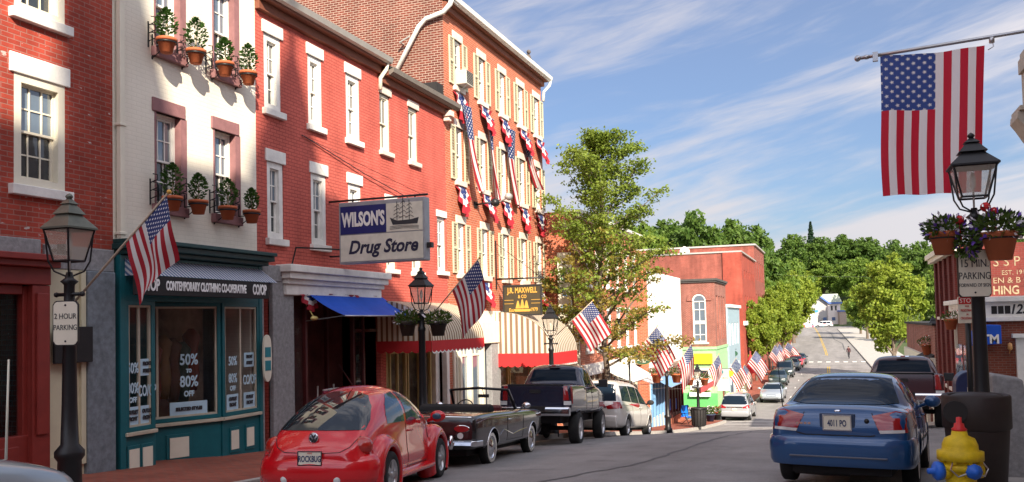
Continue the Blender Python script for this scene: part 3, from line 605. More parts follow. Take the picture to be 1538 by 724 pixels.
# ================================================================== third: painted red brick with the drug store
g3 = zg(-11,17)-.35
up = [(395,423),(461,484),(518,540)]; lo_ = [(400,427),(466,491),(522,543)]
opsw = [(FY(a,py=110)+.03,FY(b_,py=110)-.03,4.62,6.22) for a, b_ in up]+[(FY(a,py=300)+.03,FY(b_,py=300)-.03,1.90,3.52) for a, b_ in lo_]
sh3 = (FY(437,py=560),yC-.12,g3+.2,1.02,1.8); dr3 = (FY(391,py=560),FY(405,py=560),g3+.2,1.0,.9)
B3 = building('painted_brick_building', 'long salmon red painted brick building with drug store and blue awning below', 'building', T11, yB+.003, yC, g3, 6.95, 11, RED_PAINT, opsw+[sh3, dr3])
for o in opsw: window(B3, T11, *o, fm=WHITE, sill=WHITE, lint=WHITE, cols=2, rows=2, lh=.26, sh=.14, ext=.07, cas=.13, proud=.03, panes=(GLASSD if o[2] > 3 else GLASS, GLASSD))
part(B3, 'eave', EAVE_D, lambda m: (m.box(yB,yC,0,.12,6.62,6.80), m.box(yB-.02,yC+.03,0,.28,6.80,6.95)), T11)
part(B3, 'gutter', GUTTER, lambda m: m.prism([(.22,6.88),(.30,6.85),(.38,6.88),(.42,7.0),(.22,7.0)], yB-.02, yC+.06, 1), lambda a, b, c: (-11+a, b, c))
part(B3, 'roof', ROOF, lambda m: m.prism([(.40,7.0),(.2,7.12),(-9,9.2),(-9,6.9),(.2,6.94)], yB-.01, yC+.03, 1), lambda a, b, c: (-11+a, b, c))
for k in range(14):
    y = yB+.5+k*.37; part(B3, 'snow_guard', BLACK, lambda m: (m.tube([(-11.25,y,7.2),(-11.25,y,7.42)], .014, 5), m.tube([(-11.25,y,7.35),(-11.25,y+.30,7.38)], .011, 5)))
part(B3, 'downspout', CREAM, lambda m: m.tube([(-10.72,yC-.03,6.9),(-10.75,yC-.03,6.72),(-10.92,yC-.05,6.5),(-10.93,yC-.05,6.2)], .055, 8))
part(B3, 'shop_cornice', WHITE, lambda m: (m.box(yB+.75,yC-.35,-.02,.18,.72,.95), m.box(yB+.72,yC-.30,-.02,.24,.95,1.06), m.box(yB+.68,yC-.24,-.02,.33,1.06,1.2), m.box(yB+.62,yC-.2,-.02,.4,1.2,1.36)), T11, .02)
part(B3, 'granite_pier', GRANITE, lambda m: (m.box(yB+.01,dr3[0]+.01,-.05,.10,g3,1.0), m.box(dr3[1],sh3[0],-.05,.10,g3,1.0), m.box(yB+.01,yB+.9,-.05,.11,.99,1.33)), T11, .02)
part(B3, 'door', pmat('dark_door', (.05,.014,.012), .5), lambda m: m.box(dr3[0],dr3[1],-.75,-.68,g3+.2,.98), T11)
part(B3, 'step', GRANITE, lambda m: m.box(dr3[0]-.02,sh3[0],-.1,.42,g3,g3+.42), T11, .02)
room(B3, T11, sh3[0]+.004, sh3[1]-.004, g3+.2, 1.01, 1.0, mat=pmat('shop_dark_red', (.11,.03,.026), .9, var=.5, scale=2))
SY0, SY1 = sh3[0], sh3[1]
def wframe(m):
    for y, w in ((SY0+.03,-.05),(FY(461,py=540),-.05),(FY(466,py=540),-.8),(FY(528,py=540),-.7),(FY(535,py=540),-.1),(FY(549,py=540),-.08)): m.box(y-.04,y+.04,w-.05,w+.05,g3+.3,.75)
    m.box(SY0,SY1,-.1,-.02,.70,1.0); m.box(SY0,FY(461,py=540),-.12,-.04,g3+.2,g3+.9); m.box(FY(535,py=540),SY1,-.14,-.03,g3+.2,g3+.9); m.box(FY(535,py=540),SY1,-.12,-.06,-.12,-.04)
part(B3, 'shop_front', MAROON_D, wframe, T11, .008)
for a, b_ in ((SY0+.05,FY(461,py=540)),(FY(535,py=540),FY(549,py=540))):
    part(B3, 'shop_window', SHOPGLASS, lambda m: m.quad((a,-.08,g3+.9),(b_,-.08,g3+.9),(b_,-.08,.72),(a,-.08,.72)), T11)
part(B3, 'glass_door', pmat('door_frame_grey', (.35,.36,.37), .5), lambda m: bars(m, FY(468,py=540), FY(477,py=540), g3+.35, .1, .05, -.95, -.9), T11)
for k in range(10):
    y = SY0+rnd.uniform(.1,.7); z = g3+rnd.uniform(.6,2.2)
    part(B3, 'shop_display', DISP[k%5] if k%2 else CLO[k%4], lambda m: m.box(y-.07,y+.09,-.6,-.5,z,z+.2), T11, .01)
# blue awning
ba0, ba1 = FY(455,py=433), FY(566,py=433)
def cloth_awning(b, y0, y1, zt, zb, out, mat, X=-11., flat=.0, val=0., vmat=None):
    T = FX(X); m = MB(T)
    m.grid([[(y0+(y1-y0)*i/10, .06+(out-.06)*j/6, zt+(zb-zt)*j/6-.05*math.sin(math.pi*j/6)-.012*math.sin(i*1.7)*(j/6)) for j in range(7)] for i in range(11)])
    o = m.build('awning', mat, b)
    part(o, 'awning_bar', STEEL, lambda m: m.tube([T(y0,out,zb-.01),T(y1,out,zb-.01)], .02, 6))
    for y in (y0+.03, y1-.03): part(o, 'awning_arm', STEEL, lambda m: m.tube([T(y,out,zb),T(y,.05,zb-.1)], .014, 5))
    if val: part(o, 'valance', vmat or mat, lambda m: m.grid([[(y0+(y1-y0)*i/40, out+.012, zb), (y0+(y1-y0)*i/40, out+.01, zb-val-.04*abs(math.sin(i*math.pi/5)))] for i in range(41)]), T)
    return o
cloth_awning(B3, ba0, ba1, .82, FZ(474,560,-10.0), 1.05, BLUE_AWN)
# ================================================================== its lower neighbour, same paint
g4 = zg(-11,22)-.35
up = [(570,587),(613,628)]; lo_ = [(580,596),(618,634)]
opsw = [(FY(a,py=205)+.02,FY(b_,py=205)-.02,4.62,6.15) for a, b_ in up]+[(FY(a,py=395)+.02,FY(b_,py=395)-.02,1.52,3.3) for a, b_ in lo_]+[(FY(657,py=370),yD-.08,1.62,3.25)]
sf0, sf1 = yC+.15, FY(650,py=560)
B3b = building('painted_brick_building', 'shorter salmon red painted brick building with striped barrel awning at street level', 'building', T11, yC+.003, yD, g4, 6.72, 11, RED_PAINT, opsw+[(sf0,yD-.1,g4+.2,.3,1.5)])
for o in opsw: window(B3b, T11, *o, fm=WHITE if o[0] > 22 else CREAM, sill=SILL if o[2] > 4 else WHITE, lint=SILL if o[2] > 4 else WHITE, cols=2, rows=1 if o[2] > 4 else 2, lh=.2, sh=.12, ext=.06, cas=.09, panes=(GLASSD, GLASSD) if o[2] > 4 else (GLASS, GLASSD))
part(B3b, 'eave', EAVE_D, lambda m: (m.box(yC,yD,0,.12,6.40,6.58), m.box(yC+.03,yD+.03,0,.26,6.58,6.70)), T11)
part(B3b, 'gutter', GUTTER_D, lambda m: m.prism([(.20,6.62),(.30,6.6),(.40,6.66),(.42,6.78),(.20,6.78)], yC+.07, yD+.35, 1), lambda a, b, c: (-11+a, b, c))
part(B3b, 'roof', ROOF, lambda m: m.prism([(.40,6.78),(.2,6.88),(-9,8.7),(-9,6.6),(.2,6.7)], yC+.07, yD, 1), lambda a, b, c: (-11+a, b, c))
part(B3b, 'corner_block', SILL, lambda m: (m.box(yD-.2,yD+.06,.03,.30,6.35,6.52), m.box(yD-.15,yD+.02,.03,.22,6.22,6.35)), T11, .01)
part(B3b, 'stone_band', CREAM, lambda m: m.box(yC+.05,yD-.02,-.02,.08,.32,.66), T11, .015)
TAN = pmat('tan_window_frame', (.50,.40,.16), .55)
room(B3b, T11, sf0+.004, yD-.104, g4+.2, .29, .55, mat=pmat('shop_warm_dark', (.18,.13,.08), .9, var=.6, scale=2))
def tanframe(m):
    y = sf0
    for a, b_ in ((sf0,FY(583,py=560)),(FY(586,py=560),FY(611,py=560)),(FY(613,py=560),FY(648,py=560))):
        bars(m, a, b_, g4+.85, -.15, .06, -.1, 0); m.box((a+b_)/2-.03,(a+b_)/2+.03,-.09,-.01,g4+.9,-.2); m.box(a+.05,b_-.05,-.085,-.015,-.72,-.66)
    m.box(sf0,FY(648,py=560),-.1,.04,g4+.2,g4+.85)
part(B3b, 'shop_front', TAN, tanframe, T11, .006)
part(B3b, 'shop_window', SHOPGLASS, lambda m: m.quad((sf0,-.06,g4+.8),(FY(648,py=560),-.06,g4+.8),(FY(648,py=560),-.06,-.2),(sf0,-.06,-.2)), T11)
def doorset(m):
    a = FY(655,py=560); m.box(a-.14,a,-.1,.06,g4+.2,.28); m.box(yD-.3,yD-.1,-.1,.06,g4+.2,.28); m.box(a,yD-.3,-.1,.03,-.15,.28)
    bars(m, a, yD-.3, g4+.25, -.16, .12, -.25, -.18); m.box(a+.1,yD-.4,-.24,-.2,g4+.3,g4+.95)
part(B3b, 'door', WHITE, doorset, T11, .008)
part(B3b, 'door_pane', GLASSD, lambda m: m.quad((FY(655,py=560),-.215,g4+.9),(yD-.3,-.215,g4+.9),(yD-.3,-.215,-.2),(FY(655,py=560),-.215,-.2)), T11)
BST = stripemat('brown_stripe_canvas', (.70,.62,.48), (.25,.14,.065), .15, .42)
def barrel(b, y0, y1, ztop, zbot, out, mat, X=-11., bar=.30, vh=.26, vmat=RED_AWN, n=26, endl=True):
    """a half barrel awning: quarter curve from the wall to the front edge with closed ends and a scalloped red valance"""
    T = FX(X); H = ztop-zbot
    prof = [(out*math.sin(a)**.9 if a > 0 else 0., zbot+H*math.cos(a)) for a in [math.pi/2*k/9 for k in range(10)]]
    s_ = [0]
    for p, q in zip(prof, prof[1:]): s_.append(s_[-1]+math.dist(p, q))
    m = MB(T); m.smooth = True
    m.grid([[(y0+(y1-y0)*i/n, w_+.03, z_) for w_, z_ in prof] for i in range(n+1)], [[(y0+(y1-y0)*i/n, k) for k in s_] for i in range(n+1)])
    m.smooth = False
    for y in (y0, y1):
        P = [(y, .03, zbot)]+[(y, w_+.03, z_) for w_, z_ in prof]
        m.add(P, [tuple(range(len(P)))], [(p[1]*1.0, p[2]) for p in P])
    o = m.build('awning', mat, b, fix=False)
    v = MB(T); k = int((y1-y0)/.06)
    v.grid([[(y0+(y1-y0)*i/k, out+.035, zbot), (y0+(y1-y0)*i/k, out+.04, zbot-vh-.05*abs(math.sin(i*math.pi/4)))] for i in range(k+1)])
    k = int(out/.06)
    for y in (y0, y1): v.grid([[(y, .03+out*i/k, zbot), (y, .03+out*i/k, zbot-vh-.05*abs(math.sin(i*math.pi/4)))] for i in range(k+1)])
    v.build('valance', vmat, o)
    v = MB(T); k = int((y1-y0)/.06)
    v.grid([[(y0+(y1-y0)*i/k, out+.044, zbot-vh+.015-.05*abs(math.sin(i*math.pi/4))), (y0+(y1-y0)*i/k, out+.046, zbot-vh-.02-.05*abs(math.sin(i*math.pi/4)))] for i in range(k+1)]); v.build('valance_edging', WHITE_AWN, o)
    return o
zv = FZ(512, 640, -9.5)
barrel(B3b, FY(562,py=470)+.05, FY(728,-9.4,505), FZ(452,640)-.05, zv, 1.55, BST)
# ================================================================== tall raw brick building with yellow shutters
g5 = zg(-11,28)-.4; E4 = 10.0
b4x = [(681,693),(717,728),(748,758),(775,785),(799,808)]
bay4 = [(FY(a,py=95)+.02,FY(b_,py=95)-.02) for a, b_ in b4x]
rows4 = ((7.55,9.05),(4.55,6.25),(1.62,3.2))
opsw = [(a,b_,v0,v1) for a, b_ in bay4 for v0, v1 in rows4]
sg0, sg1 = yD+.25, yE-.25
B4 = building('tall_brick_building', 'tall raw red brick building with yellow shutters hung with patriotic bunting', 'building', T11, yD+.004, yE, g5, E4, 13, RED_RAW, opsw+[(sg0,sg1,g5+.2,.02,1.5)], side=BROWN_BRICK)
for o in opsw: window(B4, T11, *o, fm=WHITE, sill=SILL, lint=SILL, cols=2, rows=2, lh=.25, sh=.16, ext=.10, cas=.07, shut=YELLOW_SH, panes=(GLASSD, GLASSD))
part(B4, 'gable', BROWN_BRICK, lambda m: (m.prism([(-11,E4-.01),(-17.5,E4+4.6),(-24,E4-.01)], yD+.01, yD+.3, 1)), bevel=0)
part(B4, 'roof', ROOF, lambda m: (m.prism([(-10.7,E4+.06),(-17.5,E4+4.9),(-24.3,E4+.06),(-24.3,E4-.05),(-17.5,E4+4.75),(-10.7,E4-.05)], yD+.31, yE+.1, 1)))
part(B4, 'rake_flashing', GUTTER, lambda m: m.prism([(-10.6,E4+.02),(-17.5,E4+4.92),(-24.3,E4+.02),(-24.3,E4-.10),(-17.5,E4+4.72),(-10.6,E4-.12)], yD-.08, yD+.305, 1))
part(B4, 'eave', EAVE_D, lambda m: (m.box(yD+.02,yE,-.01,.16,E4-.32,E4-.14), m.box(yD+.02,yE+.05,-.01,.30,E4-.14,E4-.02)), T11)
part(B4, 'gutter', WHITE, lambda m: m.prism([(.26,E4-.08),(.34,E4-.11),(.44,E4-.05),(.47,E4+.08),(.26,E4+.08)], yD-.1, yE+.2, 1), lambda a, b, c: (-11+a, b, c))
part(B4, 'downspout', WHITE, lambda m: (m.tube([(-10.62,yD-.12,E4),(-10.68,yD-.12,E4-.2),(-10.9,yD-.14,E4-.42),(-11.5,yD-.14,E4-.55),(-11.75,yD-.14,E4-.75),(-12.9,yD-.14,7.4)], .075, 8),), bevel=0)
part(B4, 'downspout_strap', GUTTER, lambda m: m.tube([(-12.0,yD-.26,8.95),(-12.35,yD-.26,8.8),(-12.35,yD,8.8)], .03, 5))
part(B4, 'gutter_end', WHITE, lambda m: m.tube([(-10.62,yE+.15,E4),(-10.66,yE+.15,E4-.25),(-10.9,yE+.1,E4-.5),(-10.93,yE+.06,E4-.9)], .06, 8))
part(B4, 'chimney', BROWN_BRICK, lambda m: (m.box(-13.1,-12.3,yD+.6,yD+1.5,E4+.5,E4+2.6), m.box(-13.2,-12.2,yD+.5,yD+1.6,E4+2.6,E4+2.8)))
part(B4, 'parapet_flashing', BLACKM, lambda m: m.box(-12.2,-11.02,yD-.5,yD-.02,6.8,7.35))
part(B4, 'stone_band', CREAM, lambda m: (m.box(yD+.05,yE-.05,-.02,.07,.06,.46),), T11, .012)
P4 = [FY(p,py=560) for p in (690,706,724,734,746,765,800,828)]
part(B4, 'granite_pier', GRANITE, lambda m: m.box(P4[3]-.1,P4[4],-.05,.16,g5,.05), T11, .02)
part(B4, 'stone_capital', CREAM, lambda m: m.box(P4[3]-1.0,P4[4]+.05,-.05,.22,-.62,.1), T11, .02)
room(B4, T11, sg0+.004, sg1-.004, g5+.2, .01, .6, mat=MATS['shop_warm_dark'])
def front4(m):
    a0 = sg0
    for a, b_ in ((a0+.2,P4[0]),(P4[0]+.12,P4[1]),(P4[1]+.1,P4[2])):
        bars(m, a, b_, g5+.9, -.12, .10, -.1, -.02); m.box(a+.08,b_-.08,-.09,-.03,-1.0,-.93); m.box((a+b_)/2-.02,(a+b_)/2+.02,-.08,-.035,-.95,-.2)
        m.box(a,b_,-.1,.0,g5+.2,g5+.89)
    for y in (a0+.08,P4[0]+.06,P4[1]+.05,P4[2]+.07): m.box(y-.07,y+.07,-.12,.05,g5+.2,.0)
part(B4, 'shop_front', CREAM, front4, T11, .006)
part(B4, 'shop_window', GLASS, lambda m: m.quad((sg0+.1,-.065,g5+.9),(P4[3]-.1,-.065,g5+.9),(P4[3]-.1,-.065,-.1),(sg0+.1,-.065,-.1)), T11)
def front5(m):
    for a, b_ in ((P4[4]+.05,P4[5]),(P4[5]+.1,P4[6]),(P4[6]+.1,sg1-.05)):
        bars(m, a, b_, g5+.7, -.5, .09, -.1, -.02); m.box(a,b_,-.1,.0,g5+.2,g5+.69)
    m.box(P4[4],sg1,-.08,.0,-.5,.0)
part(B4, 'shop_front', TAN, front5, T11, .006)
part(B4, 'shop_window', SHOPGLASS, lambda m: m.quad((P4[4],-.065,g5+.8),(sg1,-.065,g5+.8),(sg1,-.065,-.5),(P4[4],-.065,-.5)), T11)
aw0 = onY(745, 525, 27.9)
barrel(B4, 27.6, 30.6, .42, -1.0, 2.05, stripemat('brown_stripe_wide', (.70,.63,.52), (.24,.15,.09), .2, .48), vh=.42)
part(B4, 'lattice_board', WHITE, lambda m: m.box(P4[6]+.2,P4[7]+1.2,.02,.06,-.45,.03), T11)
# air conditioner in the first top window
AC = thing('air_conditioner', 'grey window air conditioner below the first top floor window of the tall brick building', 'air conditioner', (-10.9,(bay4[0][0]+bay4[0][1])/2,7.56))
yb = (bay4[0][0]+bay4[0][1])/2
m = MB(T11); m.box(yb-.3,yb+.3,-.1,.42,7.57,8.02); m.build('casing', pmat('ac_beige', (.5,.47,.40), .5), AC, bevel=.02)
part(AC, 'grille', BLACKM, lambda m: [m.box(yb-.25,yb+.25,.42,.43,7.62+k*.05,7.645+k*.05) for k in range(8)], T11)
part(AC, 'support_bracket', STEEL, lambda m: m.tube([(yb-.2,.4,7.55),(yb-.2,.02,7.25)], .015, 5), T11)
BIRD = tag(part(None, 'perched_bird', pmat('bird_brown', (.10,.08,.07), .8), lambda m: (m.ball((-10.75,31.2,E4+.25), (.10,.14,.14)), m.ball((-10.7,31.12,E4+.44), .085), m.prism([(31.3,E4+.2),(31.6,E4+.1),(31.6,E4+.16),(31.35,E4+.3)], -10.8, -10.7, 0), m.tube([(-10.75,31.2,E4+.15),(-10.75,31.2,E4+.06)], .02, 5), m.tube([(-10.7,31.05,E4+.43),(-10.69,30.96,E4+.41)], [.03,.005], 5))), 'brown bird perched on the roof gutter of the tall brick building', 'bird')
tag(part(None, 'floodlight', BLACK, lambda m: (m.tube([(-11,26.2,3.95),(-10.4,26.2,4.0)], .03, 6), m.lathe([(.05,0),(.13,.06),(.14,.22),(.02,.24)], (-10.35,26.2,4.0), 10, axis='y'), m.box(-11.0,-10.96,26.08,26.32,3.85,4.05))), 'black floodlight on a bracket between windows of the tall brick building', 'floodlight')
tag(part(None, 'pole_floodlight', GUTTER, lambda m: (m.tube([(-11,27.55,4.0),(-10.5,27.5,4.25),(-10.2,27.3,4.3)], .03, 6), m.lathe([(.04,0),(.12,.08),(.13,.26),(.02,.28)], (-10.2,27.05,4.3), 10, axis='y'))), 'silver floodlight on a bent arm beside the second long flag', 'floodlight')
# ---- bunting fans below the windows
def fanmat():
    m = bpy.data.materials.new('bunting_cloth'); nt, N, L = nodes(m); b = N['Principled BSDF']; b.inputs['Roughness'].default_value = .75
    uv = N.new('ShaderNodeUVMap'); uv.uv_map = 'uv'; sp = N.new('ShaderNodeSeparateXYZ'); L.new(uv.outputs[0], sp.inputs[0]); r = sp.outputs[1]
    cr = N.new('ShaderNodeValToRGB'); cr.color_ramp.interpolation = 'CONSTANT'; e = cr.color_ramp.elements
    e[0].position = 0; e[0].color = (.015,.03,.13,1); e[1].position = .42; e[1].color = (.60,.57,.55,1); q = e.new(.66); q.color = (.34,.010,.022,1)
    L.new(r, cr.inputs[0])
    st = N.new('ShaderNodeTexVoronoi'); st.inputs['Scale'].default_value = 9; L.new(uv.outputs[0], st.inputs['Vector'])
    k = mth(N, L, 'MULTIPLY', mth(N, L, 'LESS_THAN', st.outputs['Distance'], .17), mth(N, L, 'LESS_THAN', r, .42))
    mx = N.new('ShaderNodeMix'); mx.data_type = 'RGBA'; L.new(k, mx.inputs[0]); L.new(cr.outputs[0], mx.inputs[6]); mx.inputs[7].default_value = (.75,.75,.75,1)
    L.new(mx.outputs[2], b.inputs['Base Color']); MATS['bunting'] = m; return m
BUNT = fanmat()
def fan(y, z, wd, hg, seed, label, blow=.25, X=-11., sq=.62):
    """a pleated half round fan hung by its two top corners and blown out by the wind"""
    rr = random.Random(seed); pts, uvs = [], []; ph = rr.uniform(0, 6)
    for i in range(19):
        a = math.pi*i/18; rp, ru = [], []
        for j in range(8):
            r = j/7; u = -math.cos(a)*r*wd/2*(1-(1-sq)*math.sin(a)*r*.9); v = -math.sin(a)*r*hg
            out = .06+.07*math.sin(i*2.1+ph)*r+blow*r*math.sin(a)*(1+.5*math.sin(ph))
            rp.append((X+out, y+u+.12*r*math.sin(a)*math.sin(ph), z+v)); ru.append((i/18, r))
        pts.append(rp); uvs.append(ru)
    m = MB(); m.smooth = True; m.grid(pts, uvs); o = m.build('bunting_fan', BUNT, fix=False)
    return tag(o, label, 'bunting', 'patriotic bunting fans under the windows')
ORD = ['first','second','third','fourth','fifth']
for i, (a, b_) in enumerate(bay4):
    yc = (a+b_)/2
    fan(yc+.1, 7.36, 1.05, .98, i, f'red white and blue bunting fan beneath the top floor window, {ORD[i]} column from the left', .22)
    fan(yc+.12, 4.36, 1.05, .95, 20+i, f'bunting fan beneath the second highest window row of the tall brick building, {ORD[i]} column', .22)
for i, j in ((1,0),(4,1)):
    yc = sum(bay4[i])/2; fan(yc-.2, 1.40, 1.0, .85, 40+i, ['bunting fan hanging left of the gold lettered ship sign','bunting fan hanging right of the gold lettered ship sign'][j], .2)
# ---- long flags hung between the bunting
def longflag(px, pt, pb, wd, seed, label, drift=.0, tw=.0):
    y, z1 = onX(px, pt, -10.75); z0 = onX(px, pb, -10.75)[1]; rr = random.Random(seed); P, U = [], []
    for j in range(29):
        v = j/28; rp, ru = [], []
        for i in range(9):
            u = i/8; ww = wd*(1-.35*math.sin(v*2.6)*tw)
            fold = .07*math.sin(u*7+v*2+seed)*(.3+v); rp.append((-10.93+.10+.30*v*(.4+.6*math.sin(u*2+seed))+fold, y+(u-.5)*ww+drift*v*v+.05*math.sin(v*5+seed), z1+(z0-z1)*v)); ru.append((v, 1-.5*u))
        P.append(rp); U.append(ru)
    m = MB(); m.smooth = True; m.grid(P, U); o = m.build('hanging_flag', FLAG, fix=False)
    return tag(o, label, 'flag', 'long flags hung on the tall brick facade')
longflag(703, 157, 284, .72, 1, 'long hanging flag beside the first window column of the tall brick building', .55, .3)
longflag(739, 176, 298, .62, 2, 'narrow twisted hanging flag, second from the left on the tall brick building', .30, 1.)
longflag(771, 194, 305, .95, 3, 'widest long hanging flag, third from the left on the tall brick building', .55, .0)
longflag(797, 208, 277, .8, 4, 'short hanging flag blown sideways at the right end of the tall brick building', 1.1, .9)
# ================================================================== flower pots on the white building
def pot(px, py, label, seed, sc=None):
    sc = sc or [1.1,.92,1.0,.82,1.02,1.12,.9,1.05][seed % 8]
    """py: pot rim height; iron bracket, clay pot, little tree"""
    y, z = onX(px, py, -10.68); rr = random.Random(seed); x = -10.68
    t = thing('potted_shrub', label, 'potted plant', (x,y,z-.26), group='clay pots of shrubs on the white brick building')
    o = MB().lathe([(.02,z-.25),(.10,z-.25),(.15,z-.05),(.175,z-.05),(.175,z),(.15,z),(.14,z-.04),(.0,z-.04)], (x,y,0), 16).build('pot', TERRA, t)
    part(t, 'bracket', BLACK, lambda m: (m.tube([(x,y,z-.1),(-11.0,y,z-.1)], .012, 5), m.tube([(-10.99,y,z+.12),(-10.99,y,z-.32)], .015, 5), m.tube([(-10.99,y,z-.3),(-10.85,y,z-.22),(x,y,z-.11)], .01, 5), m.lathe([(.165,0),(.18,.015),(.165,.03)], (x,y,z-.09), 14, caps=False)))
    part(t, 'stem', WOOD, lambda m: m.tube([(x,y,z-.05),(x+.01,y,z+.3)], .015, 5))
    l = MB()
    for k in range(430):
        h = rr.random()**.8; rad = (.19*math.sin(math.pi*min(1,h*.9+.12))**.7)*rr.random()**.35*sc; a = rr.uniform(0, 6.283)
        c = Vector((x+rad*math.cos(a), y+rad*math.sin(a), z+.02+h*.52*sc)); d = Vector((math.cos(a),math.sin(a),rr.uniform(-.2,1.1))).normalized(); s_ = rr.uniform(.022,.045)
        e = d.cross(Vector((rr.uniform(-1,1),rr.uniform(-1,1),1))).normalized()
        l.add([tuple(c-e*s_*.6), tuple(c+d*s_), tuple(c+e*s_*.6), tuple(c-d*s_)], [(0,1,2,3)])
    l.build('foliage', BUSH, t, fix=False)
for i, (px, py, lb) in enumerate(((250,58,'shrub in a clay pot at the upper left window, left pot'),(294,75,'shrub in a clay pot between the two upper windows of the white building'),(338,94,'shrub in a clay pot in front of the upper right window of the white building'),(373,108,'shrub in a clay pot right of the upper right window, by the red wall'),
        (259,295,'shrub in a clay pot at the lower left window, above the flag tip'),(298,301,'shrub in a clay pot between the two lower windows of the white building'),(342,310,'shrub in a clay pot in front of the lower right window of the white building'),(378,316,'shrub in a clay pot right of the lower right window, by the red wall'))):
    pot(px, py, lb, 100+i)
for i, (px, py) in enumerate(((229,48),(272,75),(315,90),(353,105),(232,285),(276,290),(321,300),(356,306))):
    y, z = onX(px, py, -10.9); rr = random.Random(i)
    m = MB(); m.tube([(-10.99,y,z+.2),(-10.99,y,z-.25)], .014, 5)
    for k in range(3): m.tube([(-10.99,y,z-.15+.14*k),(-10.86,y+.03,z-.1+.14*k),(-10.84,y,z-.02+.14*k),(-10.93,y,z+.0+.14*k)], .010, 5)
    b_ = tag(m.build('wall_bracket', BLACK), ['scrolled black iron bracket on white brick, beside an upper window','scrolled black iron bracket on white brick, beside a lower window'][i//4], 'bracket', ['iron brackets beside the upper windows','iron brackets beside the lower windows'][i//4])
# ================================================================== block beyond: red brick shops behind the tree
X5 = -9.8; T5 = FX(X5); yF = 45.4
g6 = zg(-11,40)-2.2
ops = []
for k in range(6):
    y = yE+1.6+k*1.85
    ops += [(y,y+.85,1.6,3.3)]+([(y,y+.85,-1.2,.5)])
B5 = building('brick_row_building', 'red brick shop row behind the street tree with a white vertical sign', 'building', T5, yE+.004, yF, g6, 4.5, 12, RED_RAW, ops+[(yE+.5,yF-.2,zg(-10,40)-1.5,-2.2,1.2)])
for o in ops: window(B5, T5, *o, fm=WHITE, sill=WHITE, lint=WHITE, cols=2, rows=1, lh=.2, cas=.07, panes=(GLASSD,GLASSD))
part(B5, 'cornice', WHITE, lambda m: (m.box(yE,yF,-.02,.2,4.3,4.42), m.box(yE,yF,-.02,.35,4.42,4.55)), T5)
part(B5, 'shop_cornice', WHITE, lambda m: m.box(yE+.4,yF-.1,-.02,.25,-2.2,-1.75), T5, .01)
def front6(m):
    zb2 = zg(-10,40)-1.5
    y = yE+.55
    while y < yF-.4:
        m.box(y,y+.12,-.1,.04,zb2,-2.2); m.box(y+.12,y+1.05,-.1,.0,zb2,zg(-10,y)+.75); y += 1.05
part(B5, 'shop_front', pmat('pale_shop_wood', (.62,.55,.42), .6), front6, T5)
part(B5, 'shop_window', GLASSD, lambda m: m.quad((yE+.5,-.06,zg(-10,40)-1.5),(yF-.2,-.06,zg(-10,40)-1.5),(yF-.2,-.06,-2.2),(yE+.5,-.06,-2.2)), T5)
cloth_awning(B5, 36.6, 39.6, -1.9, -2.6, 1.6, WHITE_AWN, X=X5)
cloth_awning(B5, 40.4, 43.4, -2.1, -2.95, 1.6, WHITE_AWN, X=X5)
X6 = -9.3; T6 = FX(X6); yG = 56.0
g7 = zg(-9,50)-1.6
zw0 = FZ(541,1000,X6)
B6 = building('white_corner_building', 'white walled corner building with blue and maroon shopfronts and pale awning', 'building', T6, yF+.004, yG, g7, 2.7, 11, pmat('white_stucco', (.80,.77,.70), .7, var=.05), [(yF+.2,yG-.15,zg(-9,56)-.2,-3.15,1.2)], side=RED_RAW)
part(B6, 'shop_cornice', pmat('brown_fascia', (.20,.13,.10), .7), lambda m: (m.box(yF+.1,yG,-.02,.3,-3.15,-2.65), m.box(yF+.05,yG+.05,-.02,.4,-2.65,-2.5)), T6)
LBLUE = pmat('light_blue_paint', (.16,.33,.55), .5)
def front7(m):
    y = yF+.3
    for k in range(5):
        m.box(y,y+.16,-.1,.06,g7+.3,-3.16); y += .85
part(B6, 'shop_front', LBLUE, front7, T6)
part(B6, 'shop_front', CREAM, lambda m: [m.box(yF+.48+k*.85,yF+1.12+k*.85,-.1,.02,g7+.3,zg(-9,48)+.8) for k in range(4)], T6)
def front8(m):
    y = 49.6
    while y < yG-.3: m.box(y,y+.14,-.1,.05,g7+.3,-3.16); m.box(y+.14,y+1.0,-.1,.02,g7+.3,zg(-9,y)+.75); y += 1.0
part(B6, 'shop_front', MAROON_D, front8, T6)
part(B6, 'bulkhead', RED_RAW, lambda m: m.box(49.5,yG-.2,.051,.09,g7+.3,zg(-9,53)+.62), T6)
part(B6, 'shop_window', GLASSD, lambda m: m.quad((yF+.2,-.06,g7),(yG-.2,-.06,g7),(yG-.2,-.06,-3.15),(yF+.2,-.06,-3.15)), T6)
for y in (51.1, 53.2): part(B6, 'window_decal', pmat('decal_blue', (.02,.12,.6)), lambda m: m.box(y,y+.5,-.05,-.04,zg(-9,y)+.95,zg(-9,y)+1.6), T6)
cloth_awning(B6, 50.0, 55.9, -3.2, -3.85, 1.9, WHITE_AWN, X=X6, val=.34, vmat=stripemat('x', RED_AWN.node_tree and (.5,.03,.03), (.75,.7,.68), .3) if False else pmat('pink_red_canvas', (.55,.08,.08), .8))
cloth_awning(B6, 45.6, 49.2, -2.9, -3.5, 1.1, pmat('pale_blue_canvas', (.16,.30,.52), .8), X=X6)
